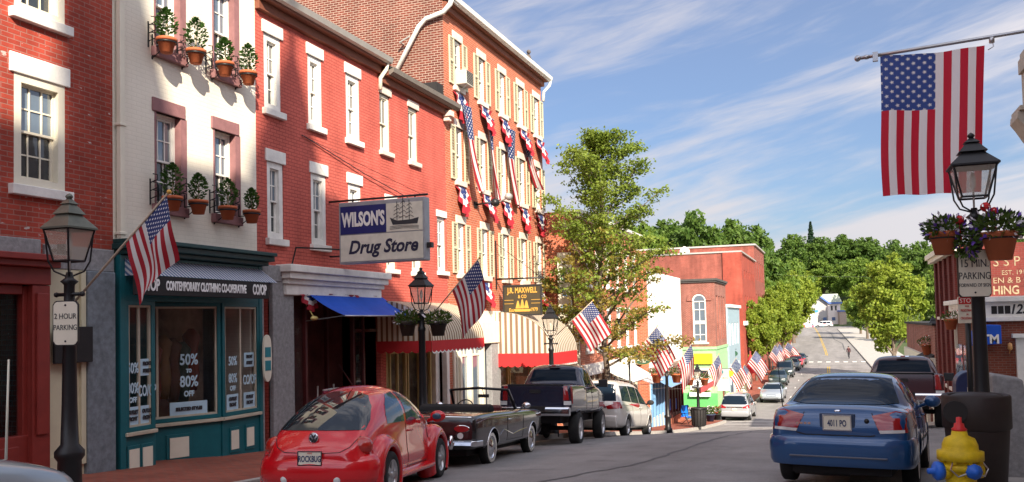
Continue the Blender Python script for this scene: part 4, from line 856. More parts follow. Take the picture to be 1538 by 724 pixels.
# ================================================================== across the side street
FY7 = 66.6
gy7 = zg(-9,68)-.3
xc = onY(1077, 560, FY7)[0]; XB = xc
TB = FYm(FY7)
zt7 = onY(1060, 424, FY7)[1]; zgs = onY(1040, 521, FY7)[1]
wxa, wza = onY(1040, 452, FY7); wxb, wzb = onY(1062, 514, FY7)
TBx = FX(XB)
B7 = thing('arched_brick_building', 'rosy brick corner building with tall arched window over a green shop', 'building', (XB-3,FY7,gy7))
m = MB(); cut_wall(m, TB, XB-9, XB, zgs, zt7, [(wxa,wxb,wzb,wza)], .2)
ar = [(y, y+1.0, zgs+.5, zt7-1.0) for y in (FY7+.7, FY7+2.2, FY7+3.7, FY7+5.2)]
cut_wall(m, TBx, FY7, FY7+7, zgs, zt7, ar, .15); m.T = lambda a, b, c: (a, b, c)
for a in ar: m.quad((XB-.15,a[0],a[2]),(XB-.15,a[1],a[2]),(XB-.15,a[1],a[3]),(XB-.15,a[0],a[3]))
m.quad((XB-9,FY7+7,zgs),(XB,FY7+7,zgs),(XB,FY7+7,zt7),(XB-9,FY7+7,zt7)); m.build('wall', PINK_BRICK, B7)
part(B7, 'roof', ROOF, lambda m: (m.box(XB-8.9,XB+.12,FY7-.12,FY7+6.9,zt7,zt7+.12), m.box(XB-8.9,XB+.2,FY7-.2,FY7+6.95,zt7+.12,zt7+.28)))
def arch(m, x0, x1, zs, zt_, T, r_in, r_out, w0, w1):
    old = m.T; m.T = T; c = (x0+x1)/2; n = 16
    for k in range(n):
        a, b_ = math.pi*k/n, math.pi*(k+1)/n
        q = lambda r, t, w: (c+r*math.cos(t), w, zs+r*math.sin(t))
        m.add([q(r_in,a,w1),q(r_out,a,w1),q(r_out,b_,w1),q(r_in,b_,w1),q(r_in,a,w0),q(r_out,a,w0),q(r_out,b_,w0),q(r_in,b_,w0)], [(0,1,2,3),(4,7,6,5),(1,5,6,2),(0,3,7,4)])
    m.T = old
rw = (wxb-wxa)/2
AW = MB(TB); bars(AW, wxa, wxb, wzb, wza, .1, -.12, -.02); AW.box(wxa+.1,wxb-.1,-.11,-.03,(wzb+wza)/2-.2,(wzb+wza)/2+.05)
for z in ((wzb+wza)/2+.9, (wzb+wza)/2-1.0): AW.box(wxa+.1,wxb-.1,-.1,-.04,z-.03,z+.03)
AW.box((wxa+wxb)/2-.02,(wxa+wxb)/2+.02,-.1,-.05,wzb+.1,wza-.1); AW.T = lambda a, b, c: (a, b, c)
arch(AW, wxa, wxb, wza, 0, TB, rw-.1, rw+.02, -.05, .03)
aw_ = AW.build('arched_window', WHITE, B7)
part(aw_, 'pane', [GLASS, GLASSD], lambda m: (m.quad((wxa,-.09,wzb),(wxb,-.09,wzb),(wxb,-.09,wza),(wxa,-.09,wza)), m.add([((wxa+wxb)/2+(rw-.02)*math.cos(math.pi*k/14),.012,wza+(rw-.02)*math.sin(math.pi*k/14)) for k in range(15)], [tuple(range(15))])), TB)
m = MB(); arch(m, wxa, wxb, wza, 0, TB, rw+.03, rw+.42, -.01, .09); m.build('arch_moulding', PINK_BRICK, B7)
part(B7, 'arch_sill', SILL, lambda m: m.box(wxa-.15,wxb+.15,-.05,.12,wzb-.14,wzb), TB)
# green shop below
GRN = pmat('light_green_paint', (.30,.55,.27), .55); GRN_D = pmat('bright_green_paint', (.10,.42,.12), .55)
part(B7, 'shop_wall', GRN, lambda m: (m.box(XB-9,XB+.02,FY7-.35,FY7+7,gy7,zgs-.2), m.box(XB-9,XB+.1,FY7-.45,FY7+7.02,zgs-.2,zgs)))
gx0, gx1 = onY(1037, 560, FY7)[0], onY(1068, 560, FY7)[0]; gz0, gz1 = onY(1050, 586, FY7)[1], onY(1050, 553, FY7)[1]
part(B7, 'shop_bulkhead', GRN_D, lambda m: m.box(XB-6,XB+.04,.36,.42,gy7,gz0-.2), TB)
gw = MB(TB); bars(gw, gx0, gx1, gz0, gz1, .14, .36, .42); gw.box((gx0+gx1)/2-.05,(gx0+gx1)/2+.05,.36,.41,gz0+.1,gz1-.1)
gwo = gw.build('shop_window_frame', WHITE, B7); part(gwo, 'pane', GLASSD, lambda m: m.quad((gx0,.365,gz0),(gx1,.365,gz0),(gx1,.365,gz1),(gx0,.365,gz1)), TB)
sx0, sx1 = onY(1036, 540, FY7-.5)[0], onY(1070, 540, FY7-.5)[0]; sz1, sz0 = onY(1050, 531, FY7-.5)[1], onY(1050, 547, FY7-.5)[1]
S7 = tag(part(None, 'shop_sign', pmat('sign_yellow', (.62,.52,.02), .5), lambda m: m.box(sx0,sx1,FY7-.55,FY7-.36,sz0,sz1), bevel=.03), 'long yellow sign above the window of the light green shop', 'sign')
text('GOLDSMITH & GIFTS'[:0] or 'FLOWERS', .01, 'x', INK, S7, frame((0,0,0),'y')) if False else None
fb = thing('flower_box', 'flower box of yellow green plants under the green shop window', 'flower box', ((gx0+gx1)/2,FY7-.6,gz0-.3))
part(fb, 'box', WHITE, lambda m: m.box(gx0,gx1,FY7-.75,FY7-.45,gz0-.42,gz0-.1))
def tuft(o, name, c, r, n, mat, seed, s0=.03, s1=.07, par=None):
    rr = random.Random(seed); l = MB()
    for k in range(n):
        d = Vector((rr.gauss(0,1),rr.gauss(0,1),rr.gauss(0,1))).normalized(); p = Vector(c)+Vector((d.x*r[0],d.y*r[1],d.z*r[2]))*rr.random()**.33; s_ = rr.uniform(s0,s1)
        d = (d+Vector((0,0,.3))).normalized(); e = d.cross(Vector((rr.uniform(-1,1),rr.uniform(-1,1),rr.uniform(-1,1)))).normalized()
        l.add([tuple(p-e*s_*.6), tuple(p+d*s_), tuple(p+e*s_*.6), tuple(p-d*s_)], [(0,1,2,3)])
    return l.build(name, mat, o, fix=False)
tuft(fb, 'foliage', ((gx0+gx1)/2,FY7-.6,gz0-.05), ((gx1-gx0)/2,.2,.28), 260, leafmat('yellow_plant', (.06,.08,.01), (.30,.26,.03), .2), 3, .05, .1)
# narrow blue house, then the larger orange brick blocks
def plainbld(label, x1, y0, y1, zt_, mat, roofm=WHITE, wd=14, name='brick_building', ops=(), trim=.25, side=None):
    b = building(name, label, 'building', FX(x1), y0, y1, zg(x1,(y0+y1)/2)-.6, zt_, wd, mat, ops, side=side)
    part(b, 'cornice', roofm, lambda m: m.box(x1-wd-.05,x1+.18,y0-.12,y1+.05,zt_,zt_+trim)); return b
ops = [(FY7+7.4+k*2.1,FY7+8.5+k*2.1,z,z+1.9) for k in range(4) for z in (-5.6,-2.2)]
B8 = plainbld('narrow light blue painted building just beyond the arched brick building', XB+.15, FY7+7.02, FY7+16, 1.0, pmat('sky_blue_clapboard', (.27,.37,.42), .6), name='blue_building', wd=9, ops=ops)
for o in ops: window(B8, FX(XB+.15), *o, fm=WHITE, cas=.1)
part(B8, 'shutter_panel', pmat('pale_blue_panel', (.36,.47,.53), .6), lambda m: m.box(XB-1.6,XB+.05,FY7+6.9,FY7+7.0,-2.6,1.0))
c1 = 84.; xk = onY(1113, 440, c1)[0]; zt8 = onY(1100, 379, c1)[1]
ops = [(c1+1.2+k*2.4,c1+2.0+k*2.4,z,z+h) for k in range(6) for z, h in ((4.0,.8),(.6,1.7),(-2.4,1.7))]
B9 = plainbld('orange painted brick warehouse block with white parapet line and small square windows', xk, c1, c1+16, zt8, ORANGE_PAINT, wd=18, ops=ops, trim=.14, side=FAR_BRICK, roofm=GUTTER)
for o in ops: window(B9, FX(xk), *o, fm=MAROON, cas=.08, cols=2, rows=1)
part(B9, 'corner_pier', ORANGE_PAINT, lambda m: (m.box(xk-1.6,xk+.14,c1-.16,c1-.0,zg(-8,c1)-.5,zt8-.02), m.box(xk,xk+.14,c1,c1+.9,zg(-8,c1)-.5,zt8-.02)))
part(B9, 'rooftop_vent', WHITE, lambda m: m.lathe([(.5,zt8+.2),(.5,zt8+.6),(.1,zt8+.95)], (xk-5.5,c1+2,0), 10))
part(B9, 'white_band', WHITE, lambda m: m.box(xk-.02,xk+.25,c1,c1+16,-.6,-.2))
c2 = 100.3; xk2 = onY(1134, 420, c2)[0]; zt9 = onY(1120, 369, c2)[1]
ops = [(c2+1+k*2.5,c2+2.2+k*2.5,z,z+2.2) for k in range(5) for z in (4.4,.6,-3)]
B10 = plainbld('taller orange brick block set behind the warehouse block, grey parapet', xk2, c2, c2+14, zt9, FAR_BRICK, roofm=GUTTER, wd=34, ops=ops, trim=.18)
for o in ops: window(B10, FX(xk2), *o, fm=MAROON, cas=.08, cols=2, rows=1)
# ================================================================== gas style street lamps
def pave_z(x, y): return zg(KLf(y) if x < -3 else KRf(y), y)+.155
def lamp(x, y, zt, label, s=1., glow=False, wide=.74):
    zb = pave_z(x, y); t = thing('street_lamp', label, 'street lamp', (x,y,zb), group='gas style street lamps')
    h = zt
    P = lambda r, z: (r*s, z)
    m = MB(); m.lathe([(.19*s,zb-.1),(.19*s,zb+.08),(.14*s,zb+.12),(.13*s,zb+.55),(.165*s,zb+.6),(.165*s,zb+.66),(.10*s,zb+.74),(.085*s,zb+1.2),(.07*s,h-1.42*s),(.085*s,h-1.40*s),(.085*s,h-1.34*s),(.06*s,h-1.3*s),(.06*s,h-1.08*s),(.10*s,h-1.04*s),(.05*s,h-1.0*s),(.035*s,h-.93*s)], (x,y,0), 12)
    m.tube([(x-.19*s,y,h-1.19*s),(x+.19*s,y,h-1.19*s)], .022*s, 6); m.ball((x-.2*s,y,h-1.19*s), .032*s, 6, 4); m.ball((x+.2*s,y,h-1.19*s), .032*s, 6, 4)
    m.build('post', BLACK, t)
    q_ = s*wide; a, b_ = .255*q_, .155*q_; z1, z0 = h-.43*s, h-.80*s
    f = MB()
    for sx in (-1,1):
        for sy in (-1,1):
            f.tube([(x+sx*a,y+sy*a,z1),(x+sx*b_,y+sy*b_,z0)], .013*s, 5)
            f.tube([(x+sx*(a-.01),y+sy*(a-.01),z1-.05*s),(x+sx*.21*q_,y+sy*.21*q_,z0),(x+sx*.15*q_,y+sy*.15*q_,z0-.12*s),(x+sx*.02*s,y+sy*.02*s,h-.98*s)], .011*s, 5)
    for k in range(4):
        c = [(1,1),(-1,1),(-1,-1),(1,-1)]; p, q = c[k], c[(k+1)%4]
        f.tube([(x+p[0]*b_,y+p[1]*b_,z0),(x+q[0]*b_,y+q[1]*b_,z0)], .014*s, 5); f.tube([(x+p[0]*a,y+p[1]*a,z1),(x+q[0]*a,y+q[1]*a,z1)], .014*s, 5)
    f.build('lantern_frame', BLACK, t)
    g_ = MB()
    for k in range(4):
        c = [(1,1),(-1,1),(-1,-1),(1,-1)]; p, q = c[k], c[(k+1)%4]
        g_.quad((x+p[0]*b_,y+p[1]*b_,z0),(x+q[0]*b_,y+q[1]*b_,z0),(x+q[0]*a,y+q[1]*a,z1),(x+p[0]*a,y+p[1]*a,z1))
    g_.build('lantern_glass', LAMPGLASS, t)
    part(t, 'burner', WHITE, lambda m: (m.lathe([(.012*s,h-.98*s),(.012*s,z0+.1*s),(.03*s,z0+.12*s),(.035*s,z0+.22*s),(.015*s,z0+.3*s)], (x,y,0), 8),))
    r = MB(); q2 = math.sqrt(2); k4 = math.pi/4
    r.lathe([(.0,z1),(.29*q_*q2,z1),(.29*q_*q2,z1+.02*s),(.13*q_*q2,z1+.17*s)], (x,y,0), 4, sm=False, rot0=k4)
    r.lathe([(.13*q_*q2,z1+.17*s),(.17*q_*q2,z1+.18*s),(.075*q_*q2,z1+.29*s)], (x,y,0), 4, sm=False, rot0=k4)
    r.lathe([(.075*q_*q2,z1+.29*s),(.095*q_*q2,z1+.30*s),(.03*s,z1+.36*s)], (x,y,0), 4, sm=False, rot0=k4)
    r.lathe([(.025*s,z1+.36*s),(.045*s,z1+.385*s),(.03*s,z1+.41*s),(.0,z1+.43*s)], (x,y,0), 8)
    r.build('lantern_roof', COPPER if glow else BLACK, t); return t  # aged copper roof instead of black iron
COPPER = pmat('aged_copper', (.14,.15,.12), .5, metal=.4, var=.25)
def lamp_px(px, py, d, label, **k):
    v = atd(px, py, d); return lamp(v.x, v.y, v.z, label, **k), v
L1, v1 = lamp_px(104, 290, 10.1, 'street lamp with two hour parking sign in front of the cream panel', glow=True)
L2, v2 = lamp_px(632, 401, 19., 'street lamp with flower baskets before the striped barrel awning')
L3, v3 = lamp_px(826, 457, 26.2, 'street lamp at the end of the second striped awning, behind the dark pickup')
LR, vR = lamp_px(1458, 199, 10.95, 'tall street lamp on the right with flower baskets and parking sign', s=1.04, wide=.92)
L5, v5 = lamp_px(1000, 520, 40., 'street lamp with two flower baskets near the blue folding chair')
L6, v6 = lamp_px(1047, 546, 48., 'street lamp standing behind the dark litter bin')
L7, v7 = lamp_px(1078, 547, 67.5, 'street lamp beside the green shop corner across the side street')
L8, v8 = lamp_px(1401, 473, 44., 'street lamp on the right pavement with a ball of yellow flowers')
L9, v9 = lamp_px(1377, 504, 62., 'distant street lamp beyond the dark red pickup')
# ================================================================== flags on poles
CR_R = Vector((CY, SY, 0))                      # to the right of the picture, level
def flag(b, t, H, W, label, seed, spread=1., droop=.5, group='american flags on slanted poles', mat=FLAG, rad=.014):
    """b, t: foot and tip of the pole; H hoist along the pole, W fly; the cloth falls away from the pole"""
    b, t = Vector(b), Vector(t); d = (t-b).normalized(); th = thing('flag_on_pole', label, 'flag', tuple(b), group=group)
    part(th, 'pole', WOOD, lambda m: m.tube([tuple(b), tuple(t+d*.03)], rad, 6)); part(th, 'finial', GOLD, lambda m: m.ball(tuple(t+d*.05), rad*2, 8, 6))
    rr = random.Random(seed); ph = rr.uniform(0, 6); side = Vector((d.x,d.y,0)).normalized(); nrm = Vector((side.y,-side.x,0))
    perp = (side*abs(d.z)-Vector((0,0,1))*math.hypot(d.x,d.y)).normalized(); P, U = [], []
    for i in range(25):
        u = i/24; rp, ru = [], []
        for j in range(15):
            v = j/14; p0 = t-d*(1-v)*H
            n = 10; p = p0.copy()
            for q in range(n):
                uu = u*(q+.5)/n; k = min(1, droop+.5*uu*(1-spread)+uu*.25)
                p += (perp*(1-k)+Vector((0,0,-1))*k).normalized()*(u*W/n)
            sq = 1-(1-spread)*.6*u
            c = t-d*.5*H; ax = side; off = (p-c).dot(ax); p -= ax*off*(1-sq)*.5
            rip = .075*W*(math.sin(v*6.5+u*3+ph)*u+.6*math.sin(v*11+ph*2-u*4)*u*(1-spread+.3)+.5*math.sin(u*6-v*3+ph)*u)
            p += nrm*rip*1.4+side*rip*.25; rp.append(tuple(p)); ru.append((u, v))
        P.append(rp); U.append(ru)
    m = MB(); m.smooth = True; m.grid(P, U); m.build('cloth', mat, th, fix=False); return th
def flag_px(bx, by, tx, ty, d, H, W, label, seed, dd=.42, **k): return flag(atd(bx,by,d), atd(tx,ty,d-dd), H, W, label, seed, **k)
flag_px(108, 458, 250, 293, 10.1, .76, .74, 'american flag on a long pole leaning over the teal shop sign', 3, spread=.7, droop=.55)
flag_px(640, 484, 718, 390, 19., .9, 1.08, 'american flag hanging folded in front of the striped barrel awning', 5, spread=.75, droop=.55)
flag_px(836, 503, 889, 453, 26.2, .86, 1.1, 'american flag in front of the leafy tree above the white minivan', 8, spread=1.0, droop=.12)
flag_px(946, 541, 986, 491, 34., 1.0, 1.45, 'largest slanting american flag left of the white wall and above the blue awning', 12, spread=.95, droop=.25)
flag_px(1003, 566, 1038, 517, 40., 1.1, 1.4, 'american flag hanging over the pale shop awning by flower baskets', 15, spread=.45, droop=.62)
flag_px(1049, 578, 1079, 533, 48., .95, 1.15, 'american flag in front of the light green shop front', 18, spread=.6, droop=.55)
flag_px(1080, 577, 1105, 539, 67.5, 1.3, 1.8, 'american flag beside the yellow oval sign', 21, spread=.9, droop=.3)
flag_px(1108, 572, 1118, 548, 72., 1.1, 1.5, 'tattered flag showing mostly red beside the closed red parasol', 24, spread=.8, droop=.3)
flag_px(1117, 556, 1135, 527, 76., 1.4, 1.9, 'american flag above the closed red parasol under the street trees', 27, spread=.95, droop=.25)
flag_px(1150, 545, 1164, 518, 92., 1.4, 1.9, 'american flag over the row of parked cars, nearer of the far pair', 30, spread=.9, droop=.3)
flag_px(1160, 542, 1170, 516, 98., 1.5, 2.0, 'american flag just behind another over the parked cars', 33, spread=.7, droop=.4)
flag_px(1172, 536, 1183, 514, 112., 1.5, 2.2, 'farthest small american flag at the end of the left tree row', 36, spread=.95, droop=.2)
FP = thing('sign_post', 'thin dark post carrying a flag behind the white minivan', 'post', (atd(945,560,34.1).x,atd(945,560,34.1).y,pave_z(-7.6,33)))
va = atd(945,541,34.1); part(FP, 'post', BLACK, lambda m: m.tube([(va.x,va.y,pave_z(-7.6,33)-.1),(va.x,va.y,va.z+.1)], .04, 8)); part(FP, 'collar', BLACK, lambda m: m.lathe([(.06,va.z-.1),(.06,va.z+.0)], (va.x,va.y,0), 8))
for (px, py, d, lb) in ((1108,572,72.,'slim dark post under the tattered flag'),(1117,556,76.,'slim dark post under the flag above the parasol'),(1150,545,92.,'slim dark post beside the parked dark cars'),(1160,542,98.,'slim dark post second from far end'),(1172,536,112.,'slim dark post farthest along the left row')):
    v = atd(px, py, d); zb_ = pave_z(v.x, v.y); tt = thing('flag_post', lb, 'post', (v.x,v.y,zb_), group='slim posts carrying flags')
    part(tt, 'post', BLACK, lambda m: m.lathe([(.12,zb_-.1),(.12,zb_+.5),(.06,zb_+.6),(.05,v.z+.3),(.0,v.z+.32)], (v.x,v.y,0), 8))
# the large flag hung from a steel pole
b_, t_ = atd(1538,47,11.7), atd(1288,88,12.3); d_ = (t_-b_).normalized()
BF = thing('flag_pole', 'long horizontal steel flagpole reaching out from the right', 'flagpole', tuple(b_-d_*2.6))
part(BF, 'pole', STEEL, lambda m: m.tube([tuple(b_-d_*2.6), tuple(t_+d_*-.02)], .026, 10))
part(BF, 'ball_finial', STEEL, lambda m: (m.ball(tuple(t_), .045, 12, 8), m.lathe([(.03,-.03),(.035,0),(.03,.03)], tuple(t_-d_*.12), 8, axis='x')))
part(BF, 'pulley', STEEL, lambda m: (m.box(t_.x+.20,t_.x+.27,t_.y-.03,t_.y+.03,t_.z-.07,t_.z+.06),))
vk = atd(1490,72,11.8); part(BF, 'clip', STEEL, lambda m: (m.tube([tuple(vk+Vector((0,0,.12))),tuple(vk+Vector((.02,0,.02))),tuple(vk+Vector((-.05,0,-.02)))], .008, 5), m.tube([tuple(vk+Vector((.0,0,.07))), tuple(vk+Vector((.0,0,.15)))], .035, 8)))
P, U = [], []
c00, c10, c01, c11 = atd(1322,84,12.22), atd(1479,68,11.83), atd(1325,295,12.2), atd(1474,288,11.85)
for j in range(41):
    v = j/40; rp, ru = [], []
    for i in range(31):
        u = i/30; p = (c00*(1-u)+c10*u)*(1-v)+(c01*(1-u)+c11*u)*v
        rip = (.045*math.sin(u*9+v*1.5)+.03*math.sin(u*17-v*3+1)+.02*math.sin(u*4+v*5))*(.35+.8*v)
        p = p+Vector((.03*math.sin(v*7)*v*(1-u)*.5, -rip*1.2, .012*math.sin(u*6.3)*v-.03*math.sin(math.pi*u)*(1-v))); rp.append(tuple(p)); ru.append((v, 1-u))
    P.append(rp); U.append(ru)
m = MB(); m.smooth = True; m.grid(P, U); tag(m.build('large_flag', FLAGB, fix=False), 'large american flag hung vertically from a steel pole against the sky', 'flag')
# ================================================================== signs
def plate(px0, py0, px1, py1, d, name, label, lines, post=None, mat=SIGNW, edge=BLACK, notch=.16):
    a, c = atd(px0, py0, d), atd(px1, py1, d); w_, h_ = (c-a).dot(CR_R), a.z-c.z; cen = (a+c)/2
    o = thing(name, label, 'sign', tuple(cen), (0,0,YAW), world=False)
    def outline(s): 
        x, z, n = w_/2-s, h_/2-s, min(w_,h_)*notch*(1 if s == 0 else .9); P = []
        for sx, sz in ((1,1),(-1,1),(-1,-1),(1,-1)):
            Q = [(sx*x, sz*(z-n)), (sx*(x-n*.3), sz*(z-n*.55)), (sx*(x-n*.6), sz*(z-n*.15)), (sx*(x-n*1.1), sz*z)]; P += Q if sx*sz > 0 else Q[::-1]
        return P
    m = MB(); m.prism(outline(0), 0, .02, 1); m.build('backing', edge, o)
    m = MB(); m.prism(outline(.012), -.006, -.001, 1); m.build('face', mat, o)
    for (s_, z, size, col, sx) in lines: text(s_, size*h_, 'lettering', col, o, Matrix.Translation((0,-.008,z*h_)) @ Euler((R(90),0,0)).to_matrix().to_4x4(), .0, .002, sx)
    for z in (.40,-.40): m = MB(); m.lathe([(.0,-.012),(.012,-.010),(.012,0)], (0,0,z*h_), 8, axis='y'); m.build('bolt', MATS['ink_dark'], o)
    return o
plate(79, 452, 118, 519, 9.88, 'parking_sign', 'cream two hour parking sign on the left street lamp', [('2 HOUR',.15,.17,INK,.8),('PARKING',-.10,.17,INK,.74)])
plate(1437, 375, 1490, 446, 10.72, 'parking_sign', 'cream fifteen minute parking sign on the right street lamp', [('15 MIN.',.20,.23,INK,.8),('PARKING',-.06,.21,INK,.76),('FORWARD OF SIGN',-.25,.105,INK,.7)], notch=.1)
v = atd(1452, 446, 14.2); zb_ = pave_z(v.x, v.y)
SP = thing('stop_sign_post', 'slim dark post with a small red and white pedestrian crossing sign', 'sign', (v.x,v.y,zb_)); part(SP, 'post', BLACK, lambda m: m.tube([(v.x,v.y,zb_-.1),(v.x,v.y,v.z+.05)], .045, 8))
a_, c_ = atd(1438, 446, 14.1), atd(1466, 485, 14.1); w_, h_ = (c_-a_).dot(CR_R), a_.z-c_.z; cen = (a_+c_)/2
rotm = Matrix.Translation(cen-Vector((v.x,v.y,zb_))) @ Matrix.Rotation(YAW, 4, 'Z')
def local_part(name, mat, fn, M, par):
    m = MB(); fn(m); me = m.mesh(name, mat); me.transform(M); return put(name, me, par)
pf = local_part('sign_plate', SIGNW, lambda m: m.box(-w_/2,w_/2,-.01,.01,-h_/2,h_/2), rotm, SP); local_part('red_panel', REDP, lambda m: m.box(-w_/2+.01,w_/2-.01,-.014,-.011,h_*.22,h_/2-.01), rotm, pf)
def ltext(s_, z, size, mat, M, par, sx=.8, x=0., y=-.016, bold=.0, shear=0.): return text(s_, size, 'lettering', mat, par, M @ Matrix.Translation((x,y,z)) @ Euler((R(90),0,0)).to_matrix().to_4x4(), bold, .002, sx, shear=shear)
ltext('STOP', h_*.345, h_*.24, WHITE, rotm, SP, .95); ltext('FOR', h_*.14, h_*.10, REDP, rotm, SP, .8); ltext('PEDESTRIANS', -h_*.02, h_*.13, REDP, rotm, SP, .62); ltext('IN', -h_*.17, h_*.09, REDP, rotm, SP, .8); ltext('CROSSWALK', -h_*.32, h_*.13, REDP, rotm, SP, .68)
# drug store sign
Yw = 17.4
def signbox(px0, py0, px1, py1, Y): x0, z1 = onY(px0, py0, Y); x1, z0 = onY(px1, py1, Y); return x0, x1, z0, z1
x0, x1, z0, z1 = signbox(513, 306, 643, 391, Yw)
WS = thing('hanging_shop_sign', 'large hanging drug store sign with a blue panel and ship drawing', 'sign', ((x0+x1)/2,Yw,z0))
part(WS, 'sign_box', pmat('sign_case', (.32,.33,.35), .5, metal=.3), lambda m: m.box(x0,x1,Yw-.13,Yw+.13,z0,z1), bevel=.02)
xm = x0+(x1-x0)*.565; zm = z0+(z1-z0)*.47
part(WS, 'blue_panel', pmat('sign_blue', (.015,.02,.13), .4), lambda m: m.box(x0+.05,xm-.01,Yw-.142,Yw-.131,zm+.01,z1-.10))
SIGNY = pmat('sign_cream', (.66,.63,.52), .4)
part(WS, 'ship_panel', SIGNY, lambda m: m.box(xm,x1-.05,Yw-.142,Yw-.131,zm+.01,z1-.10)); part(WS, 'lower_panel', SIGNY, lambda m: m.box(x0+.05,x1-.05,Yw-.142,Yw-.131,z0+.05,zm-.015))
OW = Vector(ORG[WS.name]); tx = lambda s_, x, z, sz, mat, sx=.8, bold=.0, sh=0., yy=Yw-.146, o=WS: text(s_, sz, 'lettering', mat, o, Matrix.Translation(-Vector(ORG[o.name])) @ frame((x,yy,z),'y'), bold, .003, sx, shear=sh)
tx("WILSON'S", (x0+.05+xm)/2, (zm+z1-.1)/2, .44, WHITE, .56, .018); tx('Drug Store', (x0+x1)/2+.03, (z0+zm)/2+.02, .42, pmat('navy_ink', (.02,.02,.05)), .92, .012, .28)
def ship(m):
    cx, w2 = (xm+x1-.05)/2, (x1-.05-xm)/2*.8; z = zm+.16
    m.prism([(cx-w2,z+.17),(cx-w2*.8,z),(cx+w2*.9,z+.0),(cx+w2,z+.14),(cx+w2*.5,z+.1),(cx-w2*.5,z+.09)], Yw-.146, Yw-.142, 1)
    for k, (a, h) in enumerate(((-.5,.42),(-.1,.55),(.35,.45))):
        m.box(cx+w2*a-.008,cx+w2*a+.008,Yw-.1455,Yw-.1425,z+.08,z+.1+h)
        for q in range(4): m.tube([(cx+w2*(a-.28+.04*q),Yw-.144,z+.14+h*q*.2),(cx+w2*(a+.1),Yw-.144,z+.2+h*q*.2),(cx+w2*(a+.3-.05*q),Yw-.144,z+.15+h*q*.2)], .007, 4)
    for q in range(3): m.tube([(cx-w2,Yw-.144,z-.04-.03*q),(cx,Yw-.144,z-.02-.03*q),(cx+w2,Yw-.144,z-.05-.03*q)], .006, 4)
part(WS, 'ship_drawing', INK, ship)
part(WS, 'hanger', BLACK, lambda m: (m.tube([(-11,Yw,z1+.06),(x1+.02,Yw,z1+.06)], .025, 6), m.tube([(-11,Yw,z0+.2),(x0,Yw,z0+.2)], .02, 6), m.tube([(x0+.3,Yw,z1+.06),(x0+.3,Yw,z1)], .02, 5), m.tube([(x1-.3,Yw,z1+.06),(x1-.3,Yw,z1)], .02, 5), m.tube([(-10.99,FY(452,py=200),FZ(203,452)),(x0+.5,Yw-.1,z1+.9),(x1-.1,Yw,z1+.05)][::2], .007, 4), m.tube([(-10.98,Yw-1.6,z0-.2),(-10.9,Yw-1.5,z0+.3),(x0,Yw,z0+.35)], .02, 5)))
part(WS, 'spotlight', BLACK, lambda m: (m.box(x1+.01,x1+.12,Yw-.06,Yw+.06,z0+.28,z0+.40), m.tube([(x1,Yw,z0+.33),(x1+.1,Yw,z0+.33)], .02, 5)))
tag(part(None, 'overhead_cable', BLACK, lambda m: m.tube([(-10.97,FY(452,py=200),FZ(203,452)),(-10.93,FY(545,py=260),FZ(262,545)),(-10.9,FY(622,py=300),FZ(305,622))], .012, 4)), 'thin black cable strung across the salmon painted brick above the drug store sign', 'cable')
# gold lettered ship sign
x0, x1, z0, z1 = signbox(757, 430, 814, 472, 27.9); Yj = 27.9
JS = thing('hanging_shop_sign', 'dark hanging sign with gold lettering and a gold ship', 'sign', ((x0+x1)/2,Yj,z0))
part(JS, 'board', pmat('sign_olive', (.05,.04,.022), .5), lambda m: m.box(x0,x1,Yj-.05,Yj+.05,z0,z1), bevel=.01)
o_ = part(JS, 'moulding', pmat('sign_edge', (.02,.02,.02)), lambda m: bars(m, x0-.03, x1+.03, z0-.03, z1+.03, .05, .04, .07), FYm(Yj))
tx('J.R. MAXWELL', (x0+x1)/2, z1-.17, .26, GOLD, .66, .008, 0, Yj-.055, JS); tx('& CO', (x0+x1)/2, z1-.38, .16, GOLD, .8, .004, 0, Yj-.055, JS); tx('Est', x0+.28, z0+.16, .17, GOLD, .9, .004, 0, Yj-.055, JS); tx('1979', x1-.26, z0+.17, .17, GOLD, .8, .004, 0, Yj-.055, JS)
def ship2(m):
    c = (x0+x1)/2; m.prism([(c-.36,z0+.2),(c-.26,z0+.11),(c+.26,z0+.11),(c+.36,z0+.19)], Yj-.058, Yj-.052, 1)
    for a, h in ((-.16,.26),(0.,.30),(.15,.26)): m.prism([(c+a-.09,z0+.22),(c+a+.08,z0+.22),(c+a+.02,z0+.22+h),(c+a-.02,z0+.22+h)], Yj-.058, Yj-.052, 1)
    for s_ in (-1, 1):
        for k in range(2): m.box(c+s_*.5-.18,c+s_*.5+.18,Yj-.056,Yj-.052,z0+.5-.12*k,z0+.515-.12*k)
part(JS, 'ship_emblem', GOLD, ship2)
part(JS, 'hanger', BLACK, lambda m: (m.tube([(-11,Yj,z1+.25),(x1+.1,Yj,z1+.25)], .03, 6), m.tube([(x0+.2,Yj,z1+.25),(x0+.2,Yj,z1)], .012, 5), m.tube([(x1-.2,Yj,z1+.25),(x1-.2,Yj,z1)], .012, 5), m.tube([(-10.97,Yj,z1+1.6),(-10.97,Yj,z1-.1)], .025, 5), m.tube([(-10.97,Yj,z1+1.5),(x1,Yj,z1+.27)], .01, 4)))
